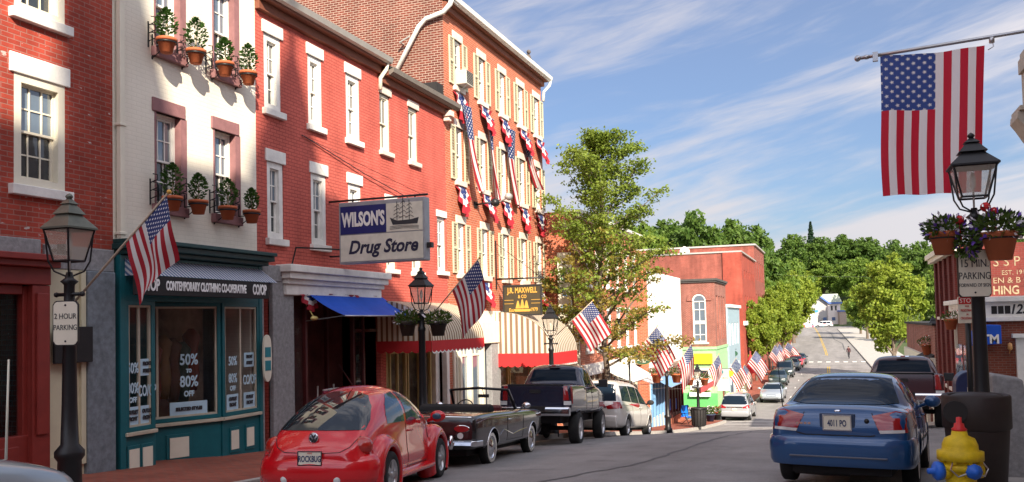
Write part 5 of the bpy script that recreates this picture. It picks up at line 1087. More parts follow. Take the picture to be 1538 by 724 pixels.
# white vertical sign of the bistro
Ys = 33.26
x0, x1, z0, z1 = signbox(837, 380, 860, 502, Ys)
VS = thing('vertical_shop_sign', 'tall white vertical sign with coloured letters behind the tree', 'sign', ((x0+x1)/2,Ys,z0))
part(VS, 'upper_board', SIGNW, lambda m: m.box(x0,x1,Ys-.06,Ys+.06,z0,z1), bevel=.01); zl = onY(850,560,Ys)[1]; part(VS, 'lower_board', SIGNW, lambda m: m.box(x0+.28,x1+.28,Ys-.06,Ys+.06,zl,z0-.05), bevel=.01)
for k, (ch, col) in enumerate((('S',INK),('O',pmat('sea_green', (.03,.25,.12))),('L',pmat('sea_blue',(.02,.2,.5))),('O',pmat('sky_ink',(.03,.3,.6))))): tx(ch, (x0+x1)/2, z1-.38-.62*k, .42, col, 1., .0, 0, Ys-.066, VS)
for k, ch in enumerate('RO'): tx(ch, (x0+x1)/2+.28, z0-.45-.55*k, .42, REDP if k else INK, 1., .0, 0, Ys-.066, VS)
part(VS, 'hanger', BLACK, lambda m: (m.tube([(-10.4,Ys,z1-.2),(x0,Ys,z1-.2)], .03, 5), m.tube([(-10.4,Ys,z0+.2),(x0,Ys,z0+.2)], .03, 5)))
def oval(px, py, wpx, hpx, Y, name, label, mat, rim, txt=None, col=GOLD, wall=-9.8):
    x, z = onY(px, py, Y); s_ = depth(x, Y)/FPX; a, b_ = wpx*s_/2, hpx*s_/2; o = thing(name, label, 'sign', (x,Y,z))
    ell = lambda k: [(x+a*k*math.cos(t*math.pi/14), z+b_*k*math.sin(t*math.pi/14)) for t in range(28)]
    m = MB(); m.prism(ell(1), Y-.03, Y+.03, 1); m.build('board', mat, o); 
    if rim: m = MB(); m.prism(ell(1.06), Y-.02, Y+.02, 1); m.build('rim', rim, o)
    part(o, 'hanger', BLACK, lambda m: (m.tube([(wall,Y,z+b_+.12),(x+a*.8,Y,z+b_+.12)], .02, 5), m.tube([(x,Y,z+b_+.12),(x,Y,z+b_-.03)], .012, 4)))
    if mat.name == 'sign_green':
        for i, (u0, u1) in enumerate(((-.42,.42),(-.66,.66),(-.58,.6),(-.2,.35))):
            q = u0
            while q < u1-.05: part(o, 'gilt_letter', SIGNW, lambda m: m.box(x+a*q,x+a*(q+.07),Y-.036,Y-.03,z+b_*(.52-.36*i),z+b_*(.70-.36*i))); q += .12
    if txt:
        for i, s in enumerate(txt): tx(s, x, z+b_*(.25-.5*i), b_*.62, col, .75, .0, 0, Y-.036, o)
    return o
oval(965, 540, 27, 15, 43.2, 'oval_shop_sign', 'dark green oval sign with pale lettering over the white awning', pmat('sign_green', (.02,.06,.03)), GOLD, ['MONUMENT','STREET'][:0] or ['MERCHANT','& CO'][:0], SIGNW)
oval(1094, 561, 15, 10, 66.2, 'oval_shop_sign', 'yellow oval sign at the green shop corner', pmat('sign_yellow2', (.65,.52,.02)), None, None, INK, wall=XB)
oval(1101, 531, 14, 9, 78, 'oval_shop_sign', 'small dark green sign with yellow writing on the pale blue building', pmat('sign_green2', (.02,.08,.04)), None, None, INK, wall=XB)
# parking P sign at the side street corner
v = atd(1086, 566, 60.); zb_ = pave_z(-7.2, 55.5)-.1
PS = thing('parking_sign_post', 'grey plate with teal P on a brown post by the side street', 'sign', (v.x,v.y,zb_-.1)); part(PS, 'post', pmat('rusty_post', (.20,.07,.04), .8), lambda m: m.tube([(v.x,v.y,zb_-.2),(v.x,v.y,v.z+.5)], .06, 6))
part(PS, 'green_plate', pmat('grey_sign', (.40,.42,.40)), lambda m: m.box(v.x-.42,v.x+.42,v.y-.1,v.y-.07,v.z-.05,v.z+.55)); part(PS, 'white_plate', SIGNW, lambda m: m.box(v.x-.38,v.x+.38,v.y-.1,v.y-.07,v.z-.95,v.z-.12)); tx('P', v.x-.1, v.z+.25, .5, pmat('teal_ink', (.01,.22,.24)), 1, .03, 0, v.y-.11, PS)
v = atd(1078, 567, 58.); part(PS, 'pale_plate', SIGNW, lambda m: m.box(v.x-.30,v.x+.30,v.y-.1,v.y-.07,v.z-.55,v.z+.45))
# ================================================================== street furniture
v = atd(1050, 640, 46.8); zb_ = pave_z(-6.98, 46.8)
LB = thing('litter_bin', 'dark slatted litter bin at the lamp post by the side street', 'litter bin', (v.x,v.y,zb_))
part(LB, 'drum', BLACKM, lambda m: m.lathe([(.30,zb_),(.36,zb_+.05),(.40,zb_+.9),(.36,zb_+.95)], (v.x,v.y,0), 16)); part(LB, 'rim', BLACK, lambda m: m.lathe([(.42,zb_+.9),(.43,zb_+.98),(.25,zb_+1.0),(.24,zb_+.92)], (v.x,v.y,0), 16))
part(LB, 'slats', BLACK, lambda m: [m.tube([(v.x+.37*math.cos(a),v.y+.37*math.sin(a),zb_+.05),(v.x+.415*math.cos(a),v.y+.415*math.sin(a),zb_+.9)], .02, 4) for a in [math.pi*2*k/16 for k in range(16)]])
def plan(px, py, d): return atd(px, py, d)
v = plan(1034, 615, 50.5); zb_ = pave_z(v.x, v.y)
BC = thing('folding_chair', 'bright blue canvas folding chair outside the maroon shop', 'chair', (v.x,v.y,zb_), (0,0,R(60)), world=False)
CBL = pmat('chair_blue', (.01,.16,.62), .6)
part(BC, 'seat', CBL, lambda m: m.grid([[(-.3+.6*i/4,-.28+.56*j/4,.42-.05*math.sin(math.pi*i/4)) for j in range(5)] for i in range(5)])); part(BC, 'backrest', CBL, lambda m: m.box(-.3,.3,.26,.30,.42,1.08))
for sx in (-1,1):
    for a, b2 in (((sx*.3,-.3,.44),(sx*.32,.3,0)),((sx*.3,.28,1.08),(sx*.32,-.28,0))): part(BC, 'leg', BLACK, lambda m: m.tube([a,b2], .02, 5))
    part(BC, 'armrest', BLACK, lambda m: m.box(sx*.33-.03,sx*.33+.03,-.3,.28,.62,.65))
def planter(px, py, d, label, mat, seed, fm=PETALW, h=.45):
    v = atd(px, py, d); zb_ = pave_z(v.x, v.y) if v.y < 56 else zg(v.x, v.y)+.1; t = thing('flower_pot', label, 'planter', (v.x,v.y,zb_))
    part(t, 'pot', mat, lambda m: m.lathe([(.2,zb_),(.3,zb_+h-.06),(.33,zb_+h-.06),(.33,zb_+h),(.28,zb_+h),(.0,zb_+h-.05)], (v.x,v.y,0), 14))
    tuft(t, 'foliage', (v.x,v.y,zb_+h+.2), (.36,.36,.3), 220, FERN, seed, .04, .08); tuft(t, 'blossom', (v.x,v.y,zb_+h+.28), (.38,.38,.3), 60, fm, seed+1, .03, .06)
planter(1067, 632, 54., 'dark blue flower pot with pale flowers, nearer of two on the corner', pmat('pot_blue', (.03,.04,.09)), 61); planter(1076, 626, 55.5, 'dark flower pot with white and red flowers, farther of two on the corner', BLACKM, 63, PETALR)
v = atd(1129, 600, 77.); zb_ = pave_z(v.x, v.y)
UM = thing('closed_parasol', 'closed red parasol on the far left pavement', 'parasol', (v.x,v.y,zb_)); part(UM, 'canopy', RED_AWN, lambda m: m.lathe([(.0,zb_+3.3),(.25,zb_+2.6),(.5,zb_+1.9),(.45,zb_+1.5),(.1,zb_+1.4)], (v.x,v.y,0), 9, sm=False)); part(UM, 'pole', MAROON, lambda m: m.tube([(v.x,v.y,zb_-.1),(v.x,v.y,zb_+3.4)], .09, 6))
v = atd(1113, 608, 72.); zb_ = pave_z(v.x, v.y)
SBD = thing('sandwich_board', 'white sandwich board sign on the far left brick pavement', 'sandwich board', (v.x,v.y,zb_))
for k, s_ in enumerate((-1,1)): part(SBD, 'panel', SIGNW, lambda m: m.add([(v.x-.5,v.y+s_*.35,zb_),(v.x+.5,v.y+s_*.35,zb_),(v.x+.5,v.y+s_*.05,zb_+1.3),(v.x-.5,v.y+s_*.05,zb_+1.3),(v.x-.5,v.y+s_*.35+.04,zb_),(v.x+.5,v.y+s_*.35+.04,zb_),(v.x+.5,v.y+s_*.05+.04,zb_+1.3),(v.x-.5,v.y+s_*.05+.04,zb_+1.3)], [(0,1,2,3),(7,6,5,4),(0,4,5,1),(1,5,6,2),(2,6,7,3),(3,7,4,0)]))
part(SBD, 'chalk_writing', INK, lambda m: [m.box(v.x-.35,v.x+.35-.1*(k%2),v.y-.36+.04*k,v.y-.33+.04*k,zb_+.25+.18*k,zb_+.31+.18*k) for k in range(5)])
# news rack in the drug store entrance
yk = FY(500,-11.4,580); zk = zg(-11,17)+.2
NR = thing('magazine_rack', 'white wire magazine rack inside the drug store entrance', 'rack', (-11.5,yk,zk))
part(NR, 'wire_frame', WHITE, lambda m: ([m.tube([(-11.6,yk+s_*.35,zk),(-11.6,yk+s_*.35,zk+1.2)], .02, 5) for s_ in (-1,1)], [m.tube([(-11.45,yk-.35,zk+z),(-11.45,yk+.35,zk+z)], .018, 5) for z in (.35,.5,.75,.9,1.1)]))
for k in range(6): part(NR, 'magazine', DISP[(k*2+3)%5] if k%2 else POSTER, lambda m: m.box(-11.5,-11.46,yk-.3+.22*(k%3),yk-.12+.22*(k%3),zk+.45+.4*(k//3),zk+.72+.4*(k//3)))
# bunting inside the drug store awning
for k in range(3): fan(SY0+.6+1.15*k, .78, 1.1, .42, 70+k, 'faded bunting swag in the shade of the blue awning', .05, -10.9, .2)
# pendant lamp
tag(part(None, 'shop_lamp', pmat('warm_lamp', (.7,.55,.2), .4), lambda m: (m.ball((-10.7,FY(472,-10.7,480),FZ(478,472,-10.7)), (.07,.12,.05), 10, 6), m.tube([(-10.7,FY(472,-10.7,480),FZ(478,472,-10.7)),(-11,FY(472,-10.7,480),.7)], .012, 4))), 'small pale lamp under the blue drug store awning', 'lamp')
# hydrant
v = atd(1443, 700, 9.5); zb_ = pave_z(v.x, v.y)-.02; hz = lambda py: atd(1443, py, 9.5).z
HY = thing('fire_hydrant', 'yellow fire hydrant with blue caps and a red top', 'fire hydrant', (v.x,v.y,zb_), (0,0,YAW), world=False)
HYY = pmat('hydrant_yellow', (.62,.43,.004), .55, var=.22, scale=9, bump=.25, fine=70); HYB = pmat('hydrant_blue', (.015,.12,.55), .45); H_ = hz(651)-zb_
def hl(z): return z
part(HY, 'barrel', HYY, lambda m: (m.lathe([(.20,-.05),(.20,.06),(.155,.08),(.15,H_-.42),(.165,H_-.40),(.215,H_-.385),(.215,H_-.33),(.175,H_-.32),(.17,H_-.29),(.235,H_-.28),(.235,H_-.19),(.185,H_-.18),(.18,H_-.12),(.15,H_-.05),(.085,H_-.02),(.075,H_+.03),(.0,H_+.03)], (0,0,0), 20), [m.box(.2*math.cos(a)-.02,.2*math.cos(a)+.02,.2*math.sin(a)-.02,.2*math.sin(a)+.02,H_-.31,H_-.27) for a in [k*math.pi/4 for k in range(8)]]))
part(HY, 'operating_nut', REDP, lambda m: (m.lathe([(.075,H_+.03),(.08,H_+.05),(.055,H_+.07),(.05,H_+.11),(.03,H_+.115),(.028,H_+.175),(.0,H_+.18)], (0,0,0), 10),))
for s_ in (-1, 1): part(HY, 'chain', STEEL, lambda m: m.tube([(s_*.15,-.14,H_-.27),(s_*.2,-.18,H_-.36),(s_*.14,-.22,H_-.43),(.06*s_,-.23,H_-.40)], .009, 5))
part(HY, 'side_outlet', HYY, lambda m: m.lathe([(.09,-.12),(.09,-.22),(.07,-.22)], (0,0,H_-.40), 12, axis='x')); part(HY, 'side_cap', HYB, lambda m: m.lathe([(.10,-.21),(.105,-.27),(.08,-.29),(.035,-.30),(.03,-.36),(.0,-.36)], (0,0,H_-.40), 12, axis='x'))
part(HY, 'front_outlet', HYY, lambda m: m.lathe([(.10,-.12),(.10,-.19)], (.03,0,H_-.38), 14, axis='y')); part(HY, 'front_cap', HYB, lambda m: m.lathe([(.085,-.185),(.085,-.235),(.04,-.25),(.03,-.28),(.0,-.28)], (.03,0,H_-.38), 8, axis='y'))
part(HY, 'rear_outlet', HYY, lambda m: m.lathe([(.09,.12),(.09,.22),(.0,.23)], (0,0,H_-.4), 12, axis='x'))
# big round dark bin
a_, c_ = atd(1418, 592, 10.25), atd(1512, 592, 10.25); cen = (a_+c_)/2; zb_ = pave_z(cen.x, cen.y)-.05; rb = (c_-a_).length/2; zt_ = cen.z
BBN = thing('waste_barrel', 'big round dark brown waste barrel behind the yellow hydrant', 'barrel', (cen.x,cen.y,zb_)); BRN = pmat('bin_brown', (.022,.014,.012), .6, var=.3)
part(BBN, 'drum', BRN, lambda m: m.lathe([(rb*.78,zb_),(rb*.93,zt_-.42),(rb*.93,zt_-.38)], (cen.x,cen.y,0), 28)); part(BBN, 'collar', BRN, lambda m: m.lathe([(rb*.95,zt_-.40),(rb,zt_-.38),(rb,zt_-.02),(rb*.96,zt_),(rb*.8,zt_-.01),(rb*.78,zt_-.2),(rb*.75,zt_-.38)], (cen.x,cen.y,0), 28, caps=False))
part(BBN, 'dome_lid', BRN, lambda m: m.lathe([(rb*.82,zt_-.03),(rb*.6,zt_+.0),(.0,zt_+.02)], (cen.x,cen.y,0), 28)); part(BBN, 'opening', BLACKM, lambda m: m.lathe([(.13,-.02),(.13,.0)], (cen.x-.26,cen.y-rb*.88,zt_-.18), 16, axis='y'))
# granite post
v = atd(1507, 562, 11.6); zb_ = pave_z(v.x, v.y)-.05
GP = tag(part(None, 'granite_post', GRANITE, lambda m: m.add([(v.x-.10,v.y-.22,zb_),(v.x+.34,v.y-.22,zb_),(v.x+.34,v.y+.3,zb_),(v.x-.10,v.y+.3,zb_),(v.x-.16,v.y-.16,v.z),(v.x+.20,v.y-.16,v.z-.06),(v.x+.20,v.y+.2,v.z-.05),(v.x-.16,v.y+.2,v.z+.02)], [(0,3,2,1),(4,5,6,7),(0,1,5,4),(1,2,6,5),(2,3,7,6),(3,0,4,7)]), bevel=.03), 'rough grey granite post behind the waste barrel', 'granite post')
# mail box
v = atd(1453, 557, 18.2); zb_ = pave_z(v.x, v.y); zt_ = v.z
MBX = thing('mailbox', 'dark blue round topped mailbox behind the waste barrel', 'mailbox', (v.x,v.y,zb_)); NAVY = pmat('mailbox_blue', (.012,.02,.075), .4)
r_ = .26
part(MBX, 'body', NAVY, lambda m: m.prism([(v.x-r_,zb_+.15),(v.x+r_,zb_+.15),(v.x+r_,zt_-r_)]+[(v.x+r_*math.cos(k*math.pi/14),zt_-r_+r_*math.sin(k*math.pi/14)) for k in range(1,14)]+[(v.x-r_,zt_-r_)], v.y-.27, v.y+.27, 1), bevel=.02)
for sx in (-1,1):
    for sy in (-1,1): part(MBX, 'leg', NAVY, lambda m: m.box(v.x+sx*.22-.03,v.x+sx*.22+.03,v.y+sy*.22-.03,v.y+sy*.22+.03,zb_-.05,zb_+.15))
part(MBX, 'emblem_panel', SIGNW, lambda m: m.box(v.x-.05,v.x+.20,v.y-.28,v.y-.272,zt_-.54,zt_-.32)); part(MBX, 'eagle_emblem', NAVY, lambda m: m.prism([(v.x-.02,zt_-.36),(v.x+.12,zt_-.36),(v.x+.18,zt_-.44),(v.x+.08,zt_-.41),(v.x+.02,zt_-.47),(v.x+.03,zt_-.42)], v.y-.285, v.y-.281, 1))
# flower baskets
def basket(x, y, z, post, label, seed, r=.22, cols=(PETALW,PETALP), trail=.35, n=420, arm=True, wall=TERRA, geran=False):
    t = thing('flower_basket', label, 'flower basket', (x,y,z), group='hanging flower baskets on the street lamps')
    part(t, 'pot', wall, lambda m: m.lathe([(r*.62,z-r*1.5),(r*.92,z-.04),(r,z-.04),(r,z+.03),(r*.9,z+.03),(0,z)], (x,y,0), 16))
    if arm: part(t, 'arm', BLACK, lambda m: (m.tube([(post.x,post.y,z-.02),(x,y,z-.02)], .014, 6), m.lathe([(r*.97,z-.06),(r*1.03,z-.05),(r*.97,z-.04)], (x,y,0), 16, caps=False)))
    tuft(t, 'foliage', (x,y,z+r*.45), (r*1.5,r*1.5,r*.95), n, FERN, seed, .025, .055)
    for k, c in enumerate(cols): tuft(t, ['white_blossom','purple_blossom','red_blossom'][[PETALW,PETALP,PETALR].index(c)], (x+rnd.uniform(-.05,.05),y,z+r*.55), (r*1.75,r*1.75,r*1.1), n//7, c, seed+5+k, .022, .045)
    return t
def bp(px, py, d): return atd(px, py, d)
v = bp(1417, 352, 10.75); basket(v.x, v.y, v.z, vR, 'left flower basket of white and purple flowers on the right street lamp', 200, .17)
v = bp(1501, 352, 10.55); basket(v.x, v.y, v.z, vR, 'right flower basket with red geraniums on the right street lamp', 210, .21, (PETALW,PETALP))
def geranium(v, seed):
    rr = random.Random(seed); o = thing('x','y','z') if False else None
BKR = bpy.data.objects['flower_basket.001']
for (px, py) in ((1480,311),(1493,318),(1440,330)):
    p = atd(px, py, 10.6); m = MB(); rr = random.Random(px)
    for k in range(26):
        d = Vector((rr.gauss(0,1),rr.gauss(0,1),rr.gauss(0,1))).normalized(); c = p+d*.055; e = d.orthogonal()
        f = d.cross(e); s_ = .022; m.add([tuple(c-e*s_),tuple(c+f*s_),tuple(c+e*s_),tuple(c-f*s_)], [(0,1,2,3)])
    m.tube([tuple(p),tuple(p+Vector((.02,0,-.25)))], .006, 4); m.build('red_blossom', PETALR, BKR, fix=False)
m_ = atd(1452, 372, 10.6)
tuft(bpy.data.objects['flower_basket'], 'trailing_foliage', (m_.x,m_.y,m_.z+.05), (.16,.10,.22), 260, FERN, 222, .02, .045); tuft(bpy.data.objects['flower_basket'], 'purple_blossom', (m_.x,m_.y-.03,m_.z+.1), (.18,.12,.25), 46, PETALP, 223, .02, .04); tuft(bpy.data.objects['flower_basket'], 'white_blossom', (m_.x-.15,m_.y-.03,m_.z+.2), (.22,.12,.12), 30, PETALW, 224, .02, .04)
for px, lb in ((612,'left flower basket on the lamp before the barrel awning'),(658,'right trailing flower basket on the lamp before the barrel awning')): v = bp(px, 484, 19.); basket(v.x, v.y, v.z, v2, lb, px, .20, (PETALW,), n=380, wall=pmat('dark_pot', (.06,.05,.04)))
for px, lb in ((986,'left flower basket on the lamp near the blue folding chair'),(1016,'right flower basket on the lamp near the blue folding chair')): v = bp(px, 562, 40.); basket(v.x, v.y, v.z, v5, lb, px, .26, (PETALW,PETALR), n=260)
for px, lb in ((1036,'left small flower basket above the litter bin'),(1058,'right small flower basket above the litter bin')): v = bp(px, 569, 48.); basket(v.x, v.y, v.z, v6, lb, px, .24, (PETALR,), n=200)
v = bp(1400, 518, 44.); basket(v.x-.2, v.y, v.z, v8, 'round basket of yellow and white flowers on the right far lamp', 300, .34, (PETALW,PETALR), n=320)
v = bp(1428, 480, 31.); basket(v.x, v.y, v.z, v, 'flower basket on the right brick corner by the small signs', 310, .24, (PETALR,), n=260, arm=False)
part(bpy.data.objects['flower_basket.008'] if False else bpy.data.objects[[o.name for o in bpy.data.objects if o.name.startswith('flower_basket')][-1]], 'arm', BLACK, lambda m: m.tube([(v.x,v.y,v.z-.05),(4.4,v.y+.4,v.z-.05)], .02, 5))
# ================================================================== right hand buildings
Ym = 38.; xm0 = onY(1440, 430, Ym)[0]; ztm = onY(1440, 368, Ym)[1]
gm = zg(5, 40)-.5
ops = [(-(Ym+1.0+k*1.75)-.9,-(Ym+1.0+k*1.75),z,z+1.8) for k in range(4) for z in (-.1,-3.1)]
RB = building('brick_building', 'brick building on the right with faded cream painted lettering on its side', 'building', FXm(xm0), -(Ym+8.2), -Ym, gm, ztm, 16, MURAL_BRICK, ops)
for o in ops: window(RB, FXm(xm0), *o, fm=WHITE, sill=SILL, cols=2, rows=1, cas=.08)
part(RB, 'pilaster', MURAL_BRICK, lambda m: [m.box(-(Ym+.85+k*1.75)+.01,-(Ym+.25+k*1.75),.0,.10,gm,ztm-.3) for k in range(5)], FXm(xm0))
part(RB, 'cornice', CREAM, lambda m: (m.box(-(Ym+8.3),-Ym+.1,-.02,.3,ztm-.28,ztm-.1), m.box(-(Ym+8.4),-Ym+.2,-.02,.42,ztm-.1,ztm+.12)), FXm(xm0))
part(RB, 'roof_edge', GUTTER, lambda m: m.box(xm0+.45,xm0+16,Ym-.08,Ym+.3,ztm+.13,ztm+.22))
MUR = pmat('faded_cream_letters', (.27,.205,.125), .8, var=.5, scale=9)
def mural(s_, px, py, hpx, sx=1., bold=.0, al='LEFT'):
    x, z = onY(px, py, Ym); sz = hpx*depth(x, Ym)/FPX*1.36
    text(s_, sz, 'painted_lettering', MUR, RB, Matrix.Translation(-Vector(ORG[RB.name])) @ frame((x,Ym-.006,z),'y'), bold, .003, sx, al)
mural('S S P', 1491, 394, 15, .9, .0); mural('EST. 191', 1504, 410, 7, .95, .0); mural('EN & B O', 1491, 422, 9, 1., .0); mural('HING', 1491, 437, 13, .8, .01)
# low white corniced shop
Yl = 30.; xl = onY(1478, 465, Yl)[0]; zc1, zc0 = onY(1480, 447, Yl)[1], onY(1480, 482, Yl)[1]; gl = zg(4.4, 32)-.5
LS = thing('corner_shop', 'one storey brick corner shop with white cornice and blue awning', 'building', (xl+4,Yl,gl))
part(LS, 'wall', DARK_BRICK, lambda m: (m.box(xl+.05,xl+12,Yl,Ym-.05,gl,zc0+.1)))
part(LS, 'cornice', WHITE, lambda m: (m.box(xl-.1,xl+12,Yl-.12,Ym-.05,zc0,zc1-.08), m.box(xl-.28,xl+12,Yl-.30,Ym-.05,zc1-.14,zc1+.02), m.box(xl-.2,xl+12,Yl-.2,Ym-.05,zc0-.02,zc0+.12)), bevel=.015)
zq = (zc0+zc1)/2-.05
part(LS, 'cornice_grille', BLACKM, lambda m: [m.box(xl+.18+.18*k,xl+.33+.18*k,Yl-.13,Yl-.118,zq-.1,zq+.14) for k in range(3)])
text('125', .40, 'number', INK, LS, Matrix.Translation(-Vector(ORG[LS.name])) @ frame((onY(1529,463,Yl)[0],Yl-.125,zq+.02),'y'), .01, .004, .85, shear=.25)
xw = onY(1530, 505, Yl)[0]; part(LS, 'door_surround', WHITE, lambda m: (m.box(xw-.1,xw+.12,Yl-.15,Yl,gl,onY(1530,507,Yl)[1]), m.box(xw-.2,xw+2,Yl-.25,Yl,onY(1530,507,Yl)[1],onY(1530,501,Yl)[1])))
part(LS, 'wall_lamp', pmat('amber_lamp', (.7,.35,.12), .4), lambda m: (m.lathe([(.03,0),(.07,.05),(.06,.2),(.0,.24)], (onY(1516,526,Yl)[0],Yl-.14,onY(1516,526,Yl)[1]), 8), m.tube([(onY(1516,526,Yl)[0],Yl-.14,onY(1516,526,Yl)[1]+.02),(onY(1516,526,Yl)[0],Yl,onY(1516,526,Yl)[1]-.1)], .015, 4)))
part(LS, 'light_sill', CONC, lambda m: m.box(xl+.05,xl+12,Yl-.4,Yl-.02,gl,gl+.75))
for k in range(3): part(LS, 'shop_window', GLASS, lambda m: m.box(xl+.02,xl+.06,Yl+.8+2.4*k,Yl+2.7+2.4*k,gl+1.2,zc0-.9))
Ya = 28.85
xa0, za1 = onY(1460, 489, Ya); xa1, za0 = onY(1505, 519, Ya)
AT = part(LS, 'awning', BLUE_AWN, lambda m: m.prism([(xa0-.05,za0),(xa0+.02,za0+.25),(xa0+.25,za1+.02),(xa1,za1-.0),(xa1,za0+.05)], Ya, Yl-.004, 1), bevel=.02)
text('ATM', .36, 'lettering', WHITE, LS, Matrix.Translation(-Vector(ORG[LS.name])) @ frame((onY(1481,510,Ya)[0],Ya-.006,onY(1481,510,Ya)[1]),'y'), .012, .003, .95)
# further low shops on the right
Yr = 46.3; xr = 4.45; zr = onX(1400, 489, xr)[1]; gr = zg(4.5,55)-.5
LR2 = building('brick_building', 'low brick shop row with pale fronts far right beside the big tree', 'building', FXm(xr), -64, -Yr, gr, zr, 10, PINK_BRICK, [(-(Yr+1+k*3.4)-2.4,-(Yr+1+k*3.4),zg(4,52)+.4,-2.9) for k in range(5)])
part(LR2, 'cornice', BLACKM, lambda m: m.box(xr-.12,xr+10,Yr-.08,64.05,zr,zr+.12))
part(LR2, 'shop_front', CREAM, lambda m: [m.box(-(Yr+.7+k*3.4),-(Yr+.25+k*3.4),.0,.15,gr,-2.7) for k in range(6)], FXm(xr)); part(LR2, 'shop_sign_band', CREAM, lambda m: m.box(-64,-Yr-.1,.0,.2,-2.7,-2.1), FXm(xr))
part(LR2, 'shop_window', GLASS, lambda m: m.quad((-63.5,-.1,gr),(-Yr-.3,-.1,gr),(-Yr-.3,-.1,-2.9),(-63.5,-.1,-2.9)), FXm(xr))
part(LR2, 'awning', BLACKM, lambda m: m.prism([(xr-1.3,-2.95),(xr-1.3,-2.7),(xr,-1.95),(xr,-2.9)], Yr+.5, Yr+5.5, 1)); part(LR2, 'yellow_awning', pmat('awning_yellow', (.55,.45,.02), .7), lambda m: m.prism([(xr-1.3,-3.75),(xr-1.3,-3.5),(xr,-3.05),(xr,-3.7)], Yr+6.2, Yr+10.5, 1))
v = atd(1447, 505, 33.); OS_ = thing('hanging_shop_sign', 'small white hanging sign behind the stop sign post on the right', 'sign', tuple(v)); part(OS_, 'board', SIGNW, lambda m: m.box(v.x-.3,v.x+.25,v.y-.04,v.y+.04,v.z-.45,v.z+.5)); part(OS_, 'hanger', BLACK, lambda m: m.tube([(v.x-.35,v.y,v.z+.55),(4.9,v.y,v.z+.55)], .02, 5))
# stone building off the right edge: only its bracketed cornice shows; it and its neighbours shade the street
STONE = pmat('beige_stone', (.42,.37,.30), .75, var=.12, bump=.1)
xs = 4.95; ySt = 23.4
STB = building('stone_building', 'beige stone building at the right edge showing only a bracketed cornice', 'building', FXm(xs), -ySt, -9.5, zg(4,16)-.5, 7.4, 12, STONE, [])
pz = lambda py: onY(1530, py, ySt)[1]; pxx = lambda px, py: onY(px, py, ySt)[0]
part(STB, 'cornice_end', STONE, lambda m: (m.box(pxx(1529,100),xs+.02,ySt-2,ySt+.02,pz(113),pz(92)), m.box(pxx(1532,90),xs+.02,ySt-2,ySt+.03,pz(92),pz(82)), m.box(pxx(1535,140),xs+.02,ySt-1.9,ySt,pz(172),pz(113)), m.prism([(pxx(1518,190),pz(178)),(xs+.02,pz(178)),(xs+.02,pz(235)),(pxx(1537,215),pz(216)),(pxx(1525,200),pz(198)),(pxx(1517,190),pz(188))], ySt-.9, ySt+.01, 1), m.box(pxx(1519,170),xs+.02,ySt-1,ySt+.03,pz(178),pz(171))), bevel=.015)
part(STB, 'pole_bracket', STEEL, lambda m: m.box(4.83,4.96,13.1,13.6,3.6,4.2))
SH1 = building('brick_building', 'plain brick commercial block across the street, out of the frame', 'building', FXm(5.0), -9.4, 6.0, -3, 9.3, 12, FAR_BRICK, [])
part(SH1, 'cornice', STONE, lambda m: m.box(4.7,17,-5.9,9.3,9.3,9.5))
SH2 = building('brick_hall', 'tall brick hall with chimney and pinnacle behind the viewer, out of frame', 'building', FXm(6.0), 6.1, 40, -3, 20.1, 14, FAR_BRICK, [])
part(SH2, 'chimney', FAR_BRICK, lambda m: m.prism([(-14.0,20.0),(-11.8,20.0),(-11.9,21.0),(-12.9,24.2),(-13.2,31),(-14.0,31)], 6.05, 6.3, 0)); part(SH2, 'pinnacle', STONE, lambda m: (m.lathe([(1.0,20.0),(.95,20.8),(.75,21.6),(.28,23.6),(.12,24.2),(.1,25.)], (7.1,-9.35,0), 8), m.prism([(-10.9,20.0),(-9.9,20.5),(-8.6,20.5),(-7.6,20.0)], 6.6, 7.2, 0)))  # thin slab and pinnacle shaped to cast the tower and spire shadows
for k, (x0_, x1_, z_) in enumerate(((-34,-9,12),(-8.9,6,9.5),(6.1,30,13))):  # unseen blocks, added to darken the reflections in the cars
    building('brick_building', ['brick block closing the street behind the viewer, left','lower brick block closing the street behind the viewer, middle','brick block closing the street behind the viewer, right'][k], 'building', lambda u, w, v: (-u, -46-.5*k+w, v), -x1_, -x0_, -2, z_, 10, FAR_BRICK, [(-x1_+1.2+q*3,-x1_+2.4+q*3,zz,zz+2) for q in range(int((x1_-x0_)/3)-1) for zz in (2.5,6.)])
# crest houses
v0 = atd(1232, 489, 258.); zc = v0.z-.2
def crest_box(p0, p1, pyt, d, dep): a, b2 = atd(p0, pyt, d), atd(p1, pyt, d); return a, b2
CHO = thing('crest_house', 'pale house with grey green gabled roof at the crest of the hill', 'house', (atd(1240,489,262.).x,atd(1240,489,262.).y,zc), (0,0,YAW), world=False)
k = 262/FPX
def hx(px): return (px-1240)*k
hz_ = lambda py: (489-py)*k
part(CHO, 'wall', pmat('house_grey', (.36,.34,.33), .8), lambda m: m.prism([(hx(1216),-.3),(hx(1243.5),-.3),(hx(1243.5),hz_(455)),(hx(1229),hz_(443)),(hx(1216),hz_(452))], 0, 14, 1)); part(CHO, 'front_wall', pmat('house_pink', (.62,.55,.51), .8), lambda m: m.box(hx(1243.6),hx(1262),-.5,12,-.3,hz_(455)))
part(CHO, 'roof', pmat('roof_sage', (.36,.40,.34), .7), lambda m: m.prism([(hx(1227),hz_(441.5)),(hx(1244),hz_(453.5)),(hx(1264),hz_(453.5)),(hx(1258),hz_(441))], -1, 13, 1)); part(CHO, 'fascia', pmat('fascia_blue', (.06,.13,.38), .6), lambda m: (m.prism([(hx(1226),hz_(442)),(hx(1228),hz_(441)),(hx(1245),hz_(454)),(hx(1244),hz_(456))], -1.2, -1.0, 1), m.box(hx(1244.2),hx(1264),-1.2,-1.0,hz_(456),hz_(454))))
